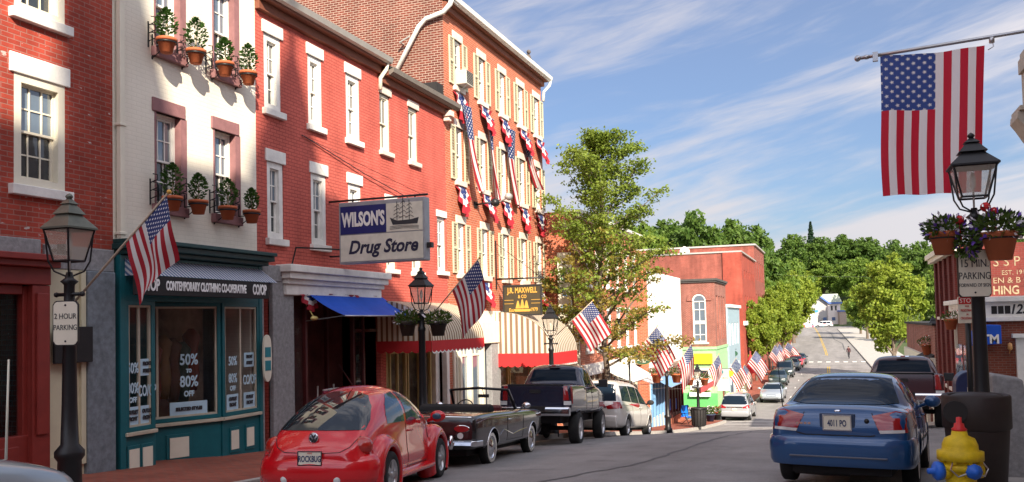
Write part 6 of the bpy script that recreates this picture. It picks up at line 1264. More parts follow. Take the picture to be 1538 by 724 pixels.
for px in (1248, 1254): part(CHO, 'window', GLASSD, lambda m: m.box(hx(px),hx(px+2.6),-.56,-.5,hz_(466),hz_(459)))
for px in (1236, 1249): part(CHO, 'blue_window', pmat('win_blue', (.05,.09,.2), .4), lambda m: m.box(hx(px),hx(px+5),-.58,-.5,hz_(481),hz_(476)))
part(CHO, 'porch', pmat('porch_tan', (.35,.27,.22), .8), lambda m: m.box(hx(1258),hx(1268),-2,6,-.3,hz_(468))); part(CHO, 'porch_trim', MATS['fascia_blue'], lambda m: m.box(hx(1257),hx(1269),-2.2,6.2,hz_(468),hz_(466)))
CSH = thing('roadside_shop', 'small white shop with blue parapet and toys outside at the crest', 'shop', (atd(1212,489,256.).x,atd(1212,489,256.).y,zc), (0,0,YAW), world=False)
k = 256/FPX; hx2 = lambda px: (px-1212)*k
part(CSH, 'wall', pmat('shop_offwhite', (.66,.60,.54), .8), lambda m: m.box(hx2(1201),hx2(1228),0,8,-.3,hz_(468))); part(CSH, 'parapet', pmat('parapet_blue', (.03,.22,.62), .6), lambda m: m.box(hx2(1203),hx2(1229),-.2,8.2,hz_(468),hz_(464.5)))
bw = MB(FYm(0)); bars(bw, hx2(1212), hx2(1220), hz_(486), hz_(471), .22, .0, .1); [bw.box(hx2(1212)+(hx2(1220)-hx2(1212))*q/3-.06,hx2(1212)+(hx2(1220)-hx2(1212))*q/3+.06,0,.09,hz_(486),hz_(471)) for q in (1,2)]; [bw.box(hx2(1212),hx2(1220),0,.08,hz_(z)-.06,hz_(z)+.06) for z in (476,481)]; bwo = bw.build('window', WHITE, CSH)
part(bwo, 'pane', GLASSD, lambda m: m.box(hx2(1212.5),hx2(1219.5),-.02,-.005,hz_(486),hz_(471)))
for q, (px, c) in enumerate(((1206,1),(1208,0),(1226,2),(1221,4),(1232,1),(1236,2),(1245,0))):
    p = atd(px, 489, 250.+q*.3); p.z = zg(0, 248)
    tt = thing('inflatable_toy', ['blue','red','teal','pink','blue','teal','red'][q]+' display item standing on the crest forecourt, '+['leftmost','second from left','middle left','near the window','under the van front','under the van middle','rightmost'][q], 'toy', tuple(p))
    part(tt, 'body', DISP[c], lambda m: (m.lathe([(.25,p.z),(.35,p.z+.4),(.2,p.z+.8)], (p.x,p.y,0), 8),)); part(tt, 'head', DISP[(c+3)%5], lambda m: m.ball((p.x,p.y,p.z+1.0), .27, 8, 6))
# wires over the crest
for i, (pa, pb, d1) in enumerate((((1130,408),(1300,413),150.),((1130,426),(1300,431),150.))):
    a, c = atd(*pa, d1), atd(*pb, d1)
    if i == 1: continue
    a2 = a+(a-c)*.3; c2 = c+(c-a)*.35
    tag(part(None, 'utility_wire', BLACK, lambda m: m.tube([tuple(a2+(c2-a2)*t+Vector((0,0,-.5*math.sin(math.pi*t)))) for t in [q/8 for q in range(9)]], .025, 4)), 'thin utility wire crossing high before the hillside trees', 'wire')
# ================================================================== trees
BARK = pmat('bark', (.13,.10,.075), .9, var=.3, scale=10, bump=.6)
MAPLE = leafmat('maple_leaf', (.12,.19,.022), (.30,.37,.06), .45); BRONZE = leafmat('bronze_leaf', (.18,.15,.025), (.36,.28,.06), .42)
LIME = leafmat('lime_leaf', (.13,.21,.02), (.32,.38,.05), .45); DEEP = leafmat('deep_leaf', (.045,.105,.018), (.14,.22,.04), .4); MIDG = leafmat('mid_leaf', (.075,.15,.02), (.22,.31,.05), .42)
FIR = leafmat('fir_needle', (.012,.035,.016), (.03,.06,.03), .1)
def leaf(l, p, rr, s0, s1, up=.6):
    s_ = rr.uniform(s0, s1); n = Vector((rr.gauss(0,1),rr.gauss(0,1),rr.gauss(0,1)+up)).normalized(); e = n.orthogonal().normalized()
    a = rr.uniform(0, 6.283); d = e*math.cos(a)+n.cross(e)*math.sin(a); f = n.cross(d)
    l.add([tuple(p-d*s_), tuple(p+f*s_*.62-n*s_*.12), tuple(p+d*s_), tuple(p-f*s_*.62-n*s_*.12)], [(0,1,2,3)])
def street_tree(x, y, zb, H, label):
    """a young maple: one leader, rising limbs, leaves in flat sprays with gaps between"""
    rr = random.Random(11); t = thing('street_tree', label, 'tree', (x,y,zb)); m = MB(); B = Vector((x,y,zb))
    ax = lambda h: B+Vector((.10*math.sin(h*.9),.1*math.sin(h*.7+1),h))
    m.tube([tuple(ax(H*.93*k/14)) for k in range(15)], [.13*(1-k/15.5)+.012 for k in range(15)], 8)
    gl, bl = MB(), MB()
    def env(f): return (.55+1.0*math.sin(math.pi*min(1,f*1.0+.06)))*(1-f*.35) if f < .93 else .5
    for k in range(58):
        f = (k+rr.random())/58; h = H*(.27+.70*f); R_ = max(.55, 3.7*(1-f)**.50*(.66+.6*rr.random())*(.85 if f < .10 else 1)); az = k*2.4+rr.uniform(-.5,.5); p0 = ax(min(h-.25*R_, H*.92)); rise = .55+.5*f
        pts = [p0]; d = Vector((math.cos(az),math.sin(az),rise+rr.uniform(-.15,.35))).normalized(); n = 7
        for q in range(n):
            d = (d+Vector((rr.uniform(-.16,.16),rr.uniform(-.16,.16),rr.uniform(-.16,.10)))).normalized(); pts.append(pts[-1]+d*R_/n)
        m.tube([tuple(p) for p in pts], [.042*(1-q/8)*(1.15-f*.6)+.006 for q in range(n+1)], 5, caps=False)
        for q in range(2, n+1):
            for w_ in range(3 if q < n else 4):
                sd = Vector((rr.uniform(-1,1),rr.uniform(-1,1),rr.uniform(-.25,.55))).normalized(); L_ = rr.uniform(.25,.62)*(1-.3*f); e = pts[q]+sd*L_
                m.tube([tuple(pts[q]), tuple(e)], [.009,.004], 3, caps=False)
                br = rr.random() < max(0, .85-1.75*f)
                for c in range(30):
                    u = rr.random()**.6; pp = pts[q]+sd*L_*u+Vector((rr.gauss(0,.16),rr.gauss(0,.16),rr.gauss(0,.06))); leaf(bl if br else gl, pp, rr, .042, .082, 1.0)
    m.build('trunk', BARK, t, fix=False); gl.build('crown', MAPLE, t, fix=False); bl.build('bronze_foliage', BRONZE, t, fix=False); return t
vt = atd(908, 550, 33.); street_tree(vt.x, vt.y, pave_z(vt.x, vt.y)-.05, atd(890, 183, 33.).z-pave_z(vt.x, vt.y), 'tall airy maple with bronze lower leaves beside the white minivan')
def crown_mesh(name, seed, rx, rz, zc, n, s0, s1, mat, clumps=46, ext=.30, shape=1.0):
    """leafy crown: many leaf clumps through an uneven envelope, standing on z = 0"""
    rr = random.Random(seed); l = MB(); C = []
    for k in range(clumps):
        d = Vector((rr.gauss(0,1),rr.gauss(0,1),rr.gauss(0,1)*.9+.15)).normalized(); q = rr.random()**.30*rr.uniform(.72,1.03)
        top = 1-.35*max(0,d.z)*shape*.6
        C.append((Vector((d.x*rx*q*top, d.y*rx*q*top, zc+d.z*rz*q)), rr.uniform(.6,1.25)*ext*rx))
    for i in range(n):
        c, r = C[rr.randrange(clumps)]; d = Vector((rr.gauss(0,1),rr.gauss(0,1),rr.gauss(0,1))).normalized(); p = c+Vector((d.x,d.y,d.z*.72))*r*rr.random()**.28
        leaf(l, p, rr, s0, s1, .7)
    return l.mesh(name, mat, (0,0,0), False)
def trunk_mesh(name, h, r, seed, rx):
    rr = random.Random(seed); m = MB(); m.tube([(0,0,-.6),(.05,0,h*.4),(0,.06,h*.8),(.05,0,h*1.3)], [r*1.25,r,r*.8,r*.4], 8)
    for k in range(7):
        a = k*2.4+rr.random(); m.tube([(0,0,h*(.6+.07*k)),(math.cos(a)*rx*.3,math.sin(a)*rx*.3,h*(.95+.08*k)),(math.cos(a)*rx*.65,math.sin(a)*rx*.65,h*(1.15+.12*k))], [r*.5,r*.3,r*.08], 5)
    return m.mesh(name, BARK, (0,0,0), False)
def tree_px(px, pyt, d, wpx, label, crown, trunk, base, name='street_tree', group=None, rot=0., zb=None):
    """a tree whose crown top and width are read from the photograph at its real distance"""
    v = atd(px, pyt, d); zb_ = zterr(v.x, v.y) if zb is None else zb; H = v.z-zb_; W = wpx*d/FPX
    t = thing(name, label, 'tree', (v.x,v.y,zb_), (0,0,rot), group, world=False); k_ = H/base[1]; q_ = max(W/base[0], k_*.78); t.scale = (q_,q_,k_)
    put('trunk', trunk, t); put('crown', crown, t); return t
c_big = crown_mesh('crown', 5, 4.4, 5.2, 7.6, 17000, .13, .26, LIME, 110, .22); t_big = trunk_mesh('trunk', 3.4, .28, 5, 4)
tree_px(1336, 366, 86., 124, 'big bright green maple on the right overhanging the road', c_big, t_big, (8.8+.9,13.2), zb=pave_z(5, 90)-.1, rot=.4)
c_str = crown_mesh('crown', 6, 3.1, 4.0, 6.2, 11000, .12, .24, LIME, 70, .26); t_str = trunk_mesh('trunk', 2.6, .19, 6, 3)
tree_px(1132, 445, 86., 52, 'nearest of the lime green street trees on the far left pavement, above the flags', c_str, t_str, (6.6,10.6), zb=pave_z(-7, 88)-.1)
tree_px(1152, 428, 100., 62, 'middle lime green street tree on the far left pavement', c_str, t_str, (6.6,10.6), zb=pave_z(-7, 102)-.1, rot=2.)
tree_px(1172, 425, 118., 66, 'farthest lime green street tree on the left, leaning over the parked cars', c_str, t_str, (6.6,10.6), zb=pave_z(-7, 120)-.1, rot=4.)
c_a = crown_mesh('crown', 21, 5.6, 5.6, 8.6, 9000, .2, .42, DEEP, 120, .19); c_b = crown_mesh('crown', 22, 5.4, 6.0, 8.4, 9000, .2, .42, MIDG, 110, .2); c_c = crown_mesh('crown', 23, 5.6, 5.2, 8.2, 9000, .2, .4, LIME, 110, .2)
t_a = trunk_mesh('trunk', 4, .4, 9, 4)
CR3 = (c_a, c_b, c_c); WD = ('deep green','mid green','light green')
HILL = [ # px, top py, depth, width px, kind, where
 (962,318,120,90,1,'just behind the tall maple'),(905,322,118,80,1,'hidden behind the middle of the tall maple'),(1045,316,135,100,0,'above the orange warehouse roof'),(1000,330,142,90,0,'between the tall maple and the warehouse roof'),
 (1095,330,140,90,0,'right behind the highest brick parapet'),(1128,338,150,84,0,'at the right end of the brick parapet'),(1160,372,150,96,1,'behind the brick parapet corner by the street'),(1120,385,136,90,1,'low behind the brick block'),
 (1188,392,165,84,2,'bright one on the left of the far road'),(1190,378,185,52,1,'on the left side of the far hill'),(1172,410,140,70,2,'over the left lime street trees'),(1180,415,178,44,2,'lowest one left of the crest shop'),
 (1232,356,290,80,0,'on the skyline left of the fir'),(1190,352,290,76,0,'on the skyline behind the left far row'),(1262,352,295,80,0,'on the skyline over the crest house'),(1300,356,290,84,0,'on the skyline behind the big right maple'),
 (1236,384,285,64,1,'behind the crest house, left'),(1258,392,280,60,1,'behind the crest house, middle'),(1285,380,275,70,1,'between the crest house and the big right maple'),(1340,360,235,90,0,'on the skyline directly behind the big right maple'),
 (1384,362,220,84,0,'on the skyline right of the big right maple'),(1420,372,205,80,1,'behind the brick building on the right'),(1402,400,150,70,1,'low behind the right street lamp'),(1214,400,285,50,2,'narrow one above the crest shop'),
 (1290,425,190,40,2,'low one beside the crest house'),(1300,430,170,60,1,'low one behind the foot of the big right maple'),(1470,385,200,90,0,'far right behind the painted brick wall'),(870,330,112,80,0,'farthest left behind the brick row')]
for i, (px, py, d, wd, kd, where) in enumerate(HILL):
    tree_px(px, py, d, wd, f'leafy {WD[kd]} hillside tree {where}', CR3[kd], t_a, (12.4,14.6), 'hillside_tree', 'trees on the hillside', rot=i*1.3)
fm = MB(); rr = random.Random(4)
for k in range(2600):
    h = rr.random(); r = (1-h)**.8*2.0*(.55+.45*abs(math.sin(h*40)))*rr.random()**.4; a = rr.uniform(0, 6.283); leaf(fm, Vector((r*math.cos(a), r*math.sin(a), 1.5+h*10.5-.25*r)), rr, .16, .34, .3)
t_f = MB().tube([(0,0,-.5),(0,0,11.5)], [.25,.03], 6).mesh('trunk', BARK)
tree_px(1217, 333, 300., 26, 'dark pointed fir rising above the hillside trees', fm.mesh('crown', FIR, (0,0,0), False), t_f, (4.0,12.0), 'fir_tree', zb=atd(1217, 410, 300.).z)
# a far wood closes the hillside behind the trees one can tell apart
rr = random.Random(77); fw = MB()
for k in range(17000):
    px = rr.uniform(780, 1620); d = rr.uniform(300, 345); v = atd(px, 440, d)
    hh = 12+2.2*math.sin(px*.021)+1.5*math.sin(px*.057+2)
    v.z = zterr(v.x, v.y)+hh*rr.random()**.7; leaf(fw, v, rr, .6, 1.3, .5)
o = fw.build('far_wood', DEEP, None, fix=False); o['kind'] = 'stuff'
# ================================================================== vehicles
def paint(name, col, metal=0., rough=.28): return pmat(name, col, rough, metal, var=.03, scale=2, coat=1.)
CARGLASS = glass('car_glass', (.008,.016,.028), 1.25, .02); MATS['car_glass'].node_tree.nodes['Principled BSDF'].inputs['Specular IOR Level'].default_value = .22
BUGGLASS = glass('bug_glass', (.010,.018,.024), 1.75, .02)
GLASSB = glass('car_glass_blue', (.03,.08,.13), 1.6, .03)
def sm_mesh(cage, lv=2, cuts=()):
    """smooth a half section cage: list of stations (y, [(x, z), ...] from bottom centre to top centre)"""
    V, F, k = [], [], len(cage[0][1]); n = 2*k-2
    for y, sec in cage:
        sec = [(p[0], p[1]) for p in sec]; V += [(x, y, z) for x, z in sec]+[(-x, y, z) for x, z in sec[-2:0:-1]]
    for i in range(len(cage)-1):
        for j in range(n): F.append((i*n+j, i*n+(j+1)%n, (i+1)*n+(j+1)%n, (i+1)*n+j))
    for i in (0, len(cage)-1):
        b = i*n
        for j in range(k-1):
            l0, l1 = (n-j)%n, (n-j-1)%n; q = [b+j, b+j+1, b+l1, b+l0]; q = list(dict.fromkeys(q)); F.append(tuple(q))
    me = bpy.data.meshes.new('body'); me.from_pydata(V, [], F); bm = bmesh.new(); bm.from_mesh(me); bmesh.ops.remove_doubles(bm, verts=bm.verts, dist=1e-4); bmesh.ops.recalc_face_normals(bm, faces=bm.faces); bm.to_mesh(me); bm.free()
    o = bpy.data.objects.new('tmp', me); COL.objects.link(o); sm = o.modifiers.new('s', 'SUBSURF'); sm.levels = lv; sm.render_levels = lv
    dg = bpy.context.evaluated_depsgraph_get(); ev = bpy.data.meshes.new_from_object(o.evaluated_get(dg)); bm = bmesh.new(); bm.from_mesh(ev); bvh = BVHTree.FromBMesh(bm); bm.free()
    tmp = []
    for cm in cuts:
        c = bpy.data.objects.new('cut', cm); COL.objects.link(c); b = o.modifiers.new('b', 'BOOLEAN'); b.operation = 'DIFFERENCE'; b.object = c; b.solver = 'EXACT'; tmp.append(c)
    if cuts:
        bpy.context.view_layer.update(); dg = bpy.context.evaluated_depsgraph_get(); ev = bpy.data.meshes.new_from_object(o.evaluated_get(dg))
    bpy.data.objects.remove(o)
    for c in tmp: bpy.data.objects.remove(c)
    for p in ev.polygons: p.use_smooth = True
    return ev, bvh
def smooth_angle(me, deg=40):
    bm = bmesh.new(); bm.from_mesh(me)
    for e in bm.edges:
        if len(e.link_faces) == 2 and e.link_faces[0].normal.angle(e.link_faces[1].normal, 0) > R(deg): e.smooth = False
    bm.to_mesh(me); bm.free(); return me
def drape(bvh, poly, axis, eps=.006, step=.07, far=6., rnd_=0):
    """a flat outline laid onto the body skin. axis 'x','-x': poly is (y, z); 'y','-y': poly is (x, z); 'z': (x, y)"""
    bm = bmesh.new(); vs = [bm.verts.new((p[0], p[1], 0)) for p in poly]; bm.faces.new(vs)
    lo = [min(p[i] for p in poly) for i in (0,1)]; hi = [max(p[i] for p in poly) for i in (0,1)]
    for i in (0,1):
        n = max(1, int((hi[i]-lo[i])/step))
        for k in range(1, n):
            co = [0,0,0]; co[i] = lo[i]+(hi[i]-lo[i])*k/n; no = [0,0,0]; no[i] = 1
            bmesh.ops.bisect_plane(bm, geom=bm.verts[:]+bm.edges[:]+bm.faces[:], plane_co=co, plane_no=no)
    for v in bm.verts:
        a, b = v.co.x, v.co.y
        o, d = {'x': ((far,a,b),(-1,0,0)), '-x': ((-far,a,b),(1,0,0)), 'y': ((a,far,b),(0,-1,0)), '-y': ((a,-far,b),(0,1,0)), 'z': ((a,b,far),(0,0,-1))}[axis]
        h = bvh.ray_cast(Vector(o), Vector(d))
        v.co = h[0]+h[1]*eps if h[0] is not None else Vector(o)+Vector(d)*far
    bmesh.ops.recalc_face_normals(bm, faces=bm.faces); me = bpy.data.meshes.new('drape'); bm.to_mesh(me); bm.free()
    for p in me.polygons: p.use_smooth = True
    return me
def dput(name, bvh, poly, axis, mat, par, eps=.006, step=.07):
    me = drape(bvh, poly, axis, eps, step); me.materials.append(mat); me.name = name
    f = sum((p.normal.dot(Vector({'x':(1,0,0),'-x':(-1,0,0),'y':(0,1,0),'-y':(0,-1,0),'z':(0,0,1)}[axis])) for p in me.polygons))
    if f < 0: me.flip_normals()
    return put(name, me, par)
def mir(poly): return [(-a, b) for a, b in poly][::-1]
def rrect(x0, x1, z0, z1, r, n=4):
    P = []
    for cx_, cz_, a0 in ((x1-r,z1-r,0),(x0+r,z1-r,90),(x0+r,z0+r,180),(x1-r,z0+r,270)):
        P += [(cx_+r*math.cos(R(a0+90*k/n)), cz_+r*math.sin(R(a0+90*k/n))) for k in range(n+1)]
    return P
def ellp(cx_, cz_, a, b, n=20): return [(cx_+a*math.cos(2*math.pi*k/n), cz_+b*math.sin(2*math.pi*k/n)) for k in range(n)]
WHEELS = {}
def wheel(car, x, y, r, w_, rim, style='alloy', white=False):
    s_ = 1 if x > 0 else -1; key = (r, w_, rim.name, style, white, s_)
    if key not in WHEELS:
        t = MB(); t.lathe([(r*.62,-w_*.48),(r*.90,-w_*.5),(r*.97,-w_*.42),(r,-w_*.28),(r,w_*.28),(r*.97,w_*.42),(r*.90,w_*.5),(r*.64,w_*.48),(r*.62,w_*.3),(r*.62,-w_*.3)], (0,0,0), 28, axis='x', caps=False)
        q = MB(); o_ = s_*w_*.40
        q.lathe([(r*.655,s_*w_*.485),(r*.60,s_*w_*.47),(r*.57,s_*w_*.25),(r*.57,-s_*w_*.3)], (0,0,0), 28, axis='x', caps=False)
        if style == 'alloy':
            for k in range(5):
                a = 2*math.pi*k/5; c, s2 = math.cos(a), math.sin(a); pw = [(r*.10,.075*r*2.1),(r*.60,.055*r*2.1)]; P = []
                for rr_, hw in pw: P += [(o_, c*rr_-s2*hw, s2*rr_+c*hw), (o_, c*rr_+s2*hw, s2*rr_-c*hw)]
                P2 = [(o_-s_*.035, p[1], p[2]) for p in P]; q.add(P+P2, [(0,1,3,2),(4,6,7,5),(0,2,6,4),(1,5,7,3),(2,3,7,6)])
            q.lathe([(.0,o_+s_*.012),(r*.14,o_+s_*.01),(r*.17,o_-s_*.02)], (0,0,0), 16, axis='x', caps=False)
            q.lathe([(.0,-s_*w_*.1),(r*.56,-s_*w_*.1)], (0,0,0), 20, axis='x', caps=False)
        else:
            q.lathe([(.0,o_+s_*.03),(r*.12,o_+s_*.03),(r*.22,o_+s_*.012),(r*.40,o_+s_*.018),(r*.52,o_-s_*.005),(r*.60,o_)], (0,0,0), 24, axis='x', caps=False)
        wb = None
        if white: wb = MB().lathe([(r*.70,s_*w_*.499),(r*.885,s_*(w_*.505)),(r*.885,s_*w_*.49),(r*.70,s_*w_*.485)], (0,0,0), 28, axis='x', caps=False).mesh('whitewall', WHITE)
        WHEELS[key] = (t.mesh('wheel', RUBBER), q.mesh('rim', rim), wb)
    t, q, wb = WHEELS[key]; o = put('wheel', t, car); o.location = (x,y,r); put('rim', q, o)
    if wb: put('whitewall', wb, o)
    return o
def cyl_cut(y, r, xin, xout, z):
    m = MB(); m.lathe([(r,xin),(r,xout)], (0,y,z), 32, axis='x'); return m.mesh('cut', BLACKM)
def vehicle(name, label, cat, x, y, yaw, group=None, dz=0.):
    """heading: yaw 0 looks along the street (+Y); pitched to the slope of the road"""
    z = roadz(x, y); p = slope(y)*math.cos(yaw); return thing(name, label, cat, (x,y,z+dz), (p,0,yaw), group, world=False)
def sec(zb, zs, w, zbelt, wb, ztop, wt, rd=.05): # half section from bottom centre to top centre
    return [(0,zb),(w*.80,zb),(w*.965,zb+.07),(w,zs),(w*.995,(zs+zbelt)/2),(wb+.02,zbelt-.03),(wb,zbelt),(wt+.035,ztop-.10),(wt-.10,ztop-.005),(0,ztop+.012)]
def flat(zb, zs, w, zbelt, crown=.03):           # a station with no cabin: hood or boot
    return [(0,zb),(w*.80,zb),(w*.965,zb+.07),(w,zs),(w*.99,(zs+zbelt)/2),(w*.955,zbelt-.045),(w*.90,zbelt-.012),(w*.75,zbelt+crown*.4),(w*.45,zbelt+crown*.85),(0,zbelt+crown)]
def plate_lic(car, bvh, x, z, txt, y, w_=.305, h=.155, mat=SIGNW, tilt=0., size=.105):
    o = put('licence_plate', MB().box(-w_/2,w_/2,-.008,.0,-h/2,h/2).mesh('licence_plate', mat), car); o.location = (x,y,z); o.rotation_euler = (tilt,0,0)
    text(txt, size, 'plate_number', pmat('plate_ink', (.03,.05,.12)), o, Matrix.Translation((0,-.010,-.01)) @ Euler((R(90),0,0)).to_matrix().to_4x4(), .003, .001, .62)
    put('plate_frame', bars(MB(), -w_/2-.012, w_/2+.012, -h/2-.012, h/2+.012, .014, -.012, .004).mesh('plate_frame', CHROME), o); return o
def ray_y(bvh, x, z, back=True):
    h = bvh.ray_cast(Vector((x,-6 if back else 6,z)), Vector((0,1 if back else -1,0))); return h[0].y if h[0] is not None else 0
def sub(name, par, mat, fn, bevel=0):
    m = MB(); fn(m); return put(name, m.mesh(name, mat), par, bevel)
def body(car, cage, mat, wheels, r, xin=.55, extra=(), lv=2, name='body'):
    cuts = []
    for (wx, wy) in wheels: cuts += [cyl_cut(wy, r+.055, xin, 1.3, r), cyl_cut(wy, r+.055, -1.3, -xin, r)]
    me, bvh = sm_mesh(cage, lv, cuts+list(extra)); me.materials.clear(); me.materials.append(mat); smooth_angle(me); o = put(name, me, car)
    for (wx, wy) in wheels:
        sub('wheel_well', car, BLACKM, lambda m: [m.lathe([(r+.05,s*xin),(r+.05,s*(wx+.02)),(r+.04,s*(wx+.02)),(r+.04,s*(xin+.01)),(.0,s*(xin+.01))], (0,wy,r), 20, axis='x', caps=False) for s in (-1,1)][:1] and m) if False else None
    return o, bvh
def arch_lip(car, bvh, wx, wy, r, mat, t=.03):
    for s in (-1, 1):
        m = MB(); P = []
        for k in range(21):
            a = R(-18+216*k/20); y, z = wy+(r+.055)*math.cos(a), r+(r+.055)*math.sin(a); h = bvh.ray_cast(Vector((s*3,y+.01*math.cos(a),z+.01*math.sin(a))), Vector((-s,0,0)))
            if h[0] is not None: P.append((h[0].x, y, z))
        if len(P) > 3: m.tube(P, t*.4, 6); put('arch_trim', m.mesh('arch_trim', mat), car)
def wrap_bumper(car, plan, prof, mat, name='rear_bumper'):
    """a moulded bumper: plan is the half outline (x, y) from the side to the middle, prof (outward, z)"""
    P = [Vector(p) for p in plan]+[Vector((-p[0],p[1])) for p in plan[-2::-1]]; Q = []
    for a, b, c, d in zip([P[0]]+P, P, P[1:], P[2:]+[P[-1]]):
        for k in range(5):
            t = k/5; Q.append(.5*((2*b)+(c-a)*t+(2*a-5*b+4*c-d)*t*t+(3*b-a-3*c+d)*t**3))
    Q.append(P[-1]); rows = []
    for i, p in enumerate(Q):
        t = (Q[min(i+1,len(Q)-1)]-Q[max(i-1,0)]).normalized(); n = Vector((-t.y,t.x)); n = n if n.dot(p-Vector((0,0))) > 0 else -n
        rows.append([(p.x+n.x*o, p.y+n.y*o, z) for o, z in prof])
    m = MB(); m.smooth = True; m.grid(rows); return put(name, smooth_angle(m.mesh(name, mat), 50), car)
def underbody(car, x, y0, y1, z0, z1): sub('underbody', car, BLACKM, lambda m: m.box(-x,x,y0,y1,z0,z1))
def mirror(car, s, x, y, z, mat, sc=1.):
    o = sub('mirror', car, mat, lambda m: (m.tube([(s*(x-.14*sc),y+.05,z-.05),(s*x,y,z)], .03*sc, 6), m.ball((s*(x+.04),y,z+.02), (.13*sc,.07*sc,.09*sc), 12, 8))); return o
def handle(car, bvh, s, y, z, mat=CHROME):
    h = bvh.ray_cast(Vector((s*3,y,z)), Vector((-s,0,0)))
    if h[0] is not None: sub('door_handle', car, mat, lambda m: m.tube([(h[0].x+s*.005,y-.09,z),(h[0].x+s*.03,y-.06,z),(h[0].x+s*.03,y+.06,z),(h[0].x+s*.005,y+.09,z)], .013, 6))
def seam(car, bvh, pts, s, mat=BLACKM, w=.006):
    P = []
    for a, b in zip(pts, pts[1:]):
        n = max(1, int(math.dist(a, b)/.08))
        for k in range(n+1): 
            q = (a[0]+(b[0]-a[0])*k/n, a[1]+(b[1]-a[1])*k/n); h = bvh.ray_cast(Vector((s*3,q[0],q[1])), Vector((-s,0,0)))
            if h[0] is not None: P.append(tuple(h[0]+h[1]*.001))
    if len(P) > 1: put('door_seam', MB().tube(P, w, 4).mesh('door_seam', mat), car)
# ------------------------------------------------------------------ red bubble coupe
REDCAR = paint('red_car_paint', (.62,.006,.012), 0, .25)
BUG = vehicle('parked_car', 'shiny red rounded coupe with twin round tail lamps, nearest car at the left kerb', 'car', -6.56, 11.24, R(10)); BUG.scale = (.97,.97,.99)
def bs(y, zb, wl, zl, w, zbelt, wb, ztop):
    h = ztop-zbelt; return (y, [(0,zb),(wl*.82,zb),(wl,zb+.10),(wl*1.01,zl),(w,zl+.13),(wb,zbelt),(wb*.95,zbelt+.36*h),(wb*.74,zbelt+.80*h),(wb*.36,zbelt+.985*h),(0,ztop)])
W_BUG = [(.74,-1.26),(.74,1.25)]
_, bvh = body(BUG, [bs(-2.03,.36,.42,.46,.36,.60,.34,.63), bs(-2.0,.30,.66,.48,.56,.66,.52,.72), bs(-1.88,.25,.76,.50,.66,.76,.62,.88), bs(-1.68,.24,.79,.52,.70,.84,.665,1.04), bs(-1.35,.24,.78,.52,.72,.90,.69,1.24), bs(-.9,.23,.77,.50,.74,.93,.71,1.42),
    bs(-.35,.22,.77,.48,.75,.94,.725,1.515), bs(.15,.22,.77,.48,.75,.945,.725,1.50), bs(.55,.22,.77,.48,.75,.94,.715,1.37), bs(.9,.22,.77,.48,.74,.92,.69,1.15), bs(1.12,.22,.77,.48,.72,.88,.66,1.0), bs(1.5,.24,.76,.48,.66,.80,.58,.90), bs(1.8,.26,.70,.46,.56,.66,.46,.74), bs(1.96,.30,.56,.44,.4,.54,.34,.58), bs(2.01,.36,.36,.44,.3,.50,.26,.52)], REDCAR, W_BUG, .315, .50)
for wy in (-1.26, 1.25):                                        # the round wings
    for s in (-1, 1):
        m = MB(); m.smooth = True; pr = []
        for k in range(29):
            a = R(-30+240*k/28); e = 1+ (.10 if wy < 0 else .06)*math.cos(a)*(-1 if wy < 0 else 1)
            ring = [(.56,.365),(.56,.47),(.66,.545),(.755,.53),(.83,.485),(.865,.425),(.862,.385),(.845,.368),(.80,.368)]
            pr.append([(s*x, wy+(.365+(q-.365)*e)*math.cos(a)*(1 if q > .37 else 1), .315+q*math.sin(a)) for x, q in ring]+[(s*ring[0][0], wy+.365*math.cos(a), .315+.365*math.sin(a))])
        m.grid(pr); m.smooth = False; put('wing', m.mesh('wing', REDCAR), BUG)
for wx, wy in W_BUG:
    for s in (-1, 1): wheel(BUG, s*.755, wy, .315, .21, ALLOY, 'alloy')
wrap_bumper(BUG, [(.80,-1.45),(.81,-1.62),(.775,-1.80),(.66,-1.93),(.42,-2.01),(0,-2.04)], [(-.25,.26),(-.03,.25),(.015,.29),(.035,.36),(.035,.47),(.02,.55),(-.02,.61),(-.10,.65),(-.3,.67)], REDCAR)
dput('rear_window', bvh, [(-.60,.93),(.60,.93),(.585,1.05),(.50,1.22),(.36,1.36),(.18,1.415),(-.18,1.415),(-.36,1.36),(-.50,1.22),(-.585,1.05)], '-y', BUGGLASS, BUG)
o = dput('boot_lid_edge', bvh, [(-.60,.93),(.60,.93),(.585,1.05),(.50,1.22),(.36,1.36),(.18,1.415),(-.18,1.415),(-.36,1.36),(-.50,1.22),(-.585,1.05)], '-y', BLACKM, BUG, .003); bpy.data.objects.remove(o)
def edge_line(car, bvh, pts, axis, mat, w=.006, name='panel_seam', closed=False):
    P = []; pts = list(pts)+([pts[0]] if closed else [])
    for a, b in zip(pts, pts[1:]):
        n = max(1, int(math.dist(a, b)/.05))
        for k in range(n):
            q = (a[0]+(b[0]-a[0])*k/n, a[1]+(b[1]-a[1])*k/n)
            o, d = {'-y': ((q[0],-6,q[1]),(0,1,0)), 'y': ((q[0],6,q[1]),(0,-1,0)), 'z': ((q[0],q[1],6),(0,0,-1)), 'x': ((6,q[0],q[1]),(-1,0,0)), '-x': ((-6,q[0],q[1]),(1,0,0))}[axis]
            h = bvh.ray_cast(Vector(o), Vector(d))
            if h[0] is not None: P.append(tuple(h[0]+h[1]*.002))
    if len(P) > 1: return put(name, MB().tube(P, w, 5).mesh(name, mat), car)
edge_line(BUG, bvh, [(-.60,.92),(-.585,.86),(-.50,.73),(-.38,.67),(0,.655),(.38,.67),(.50,.73),(.585,.86),(.60,.92)], '-y', pmat('dark_red_gap', (.10,.004,.006)), .006)
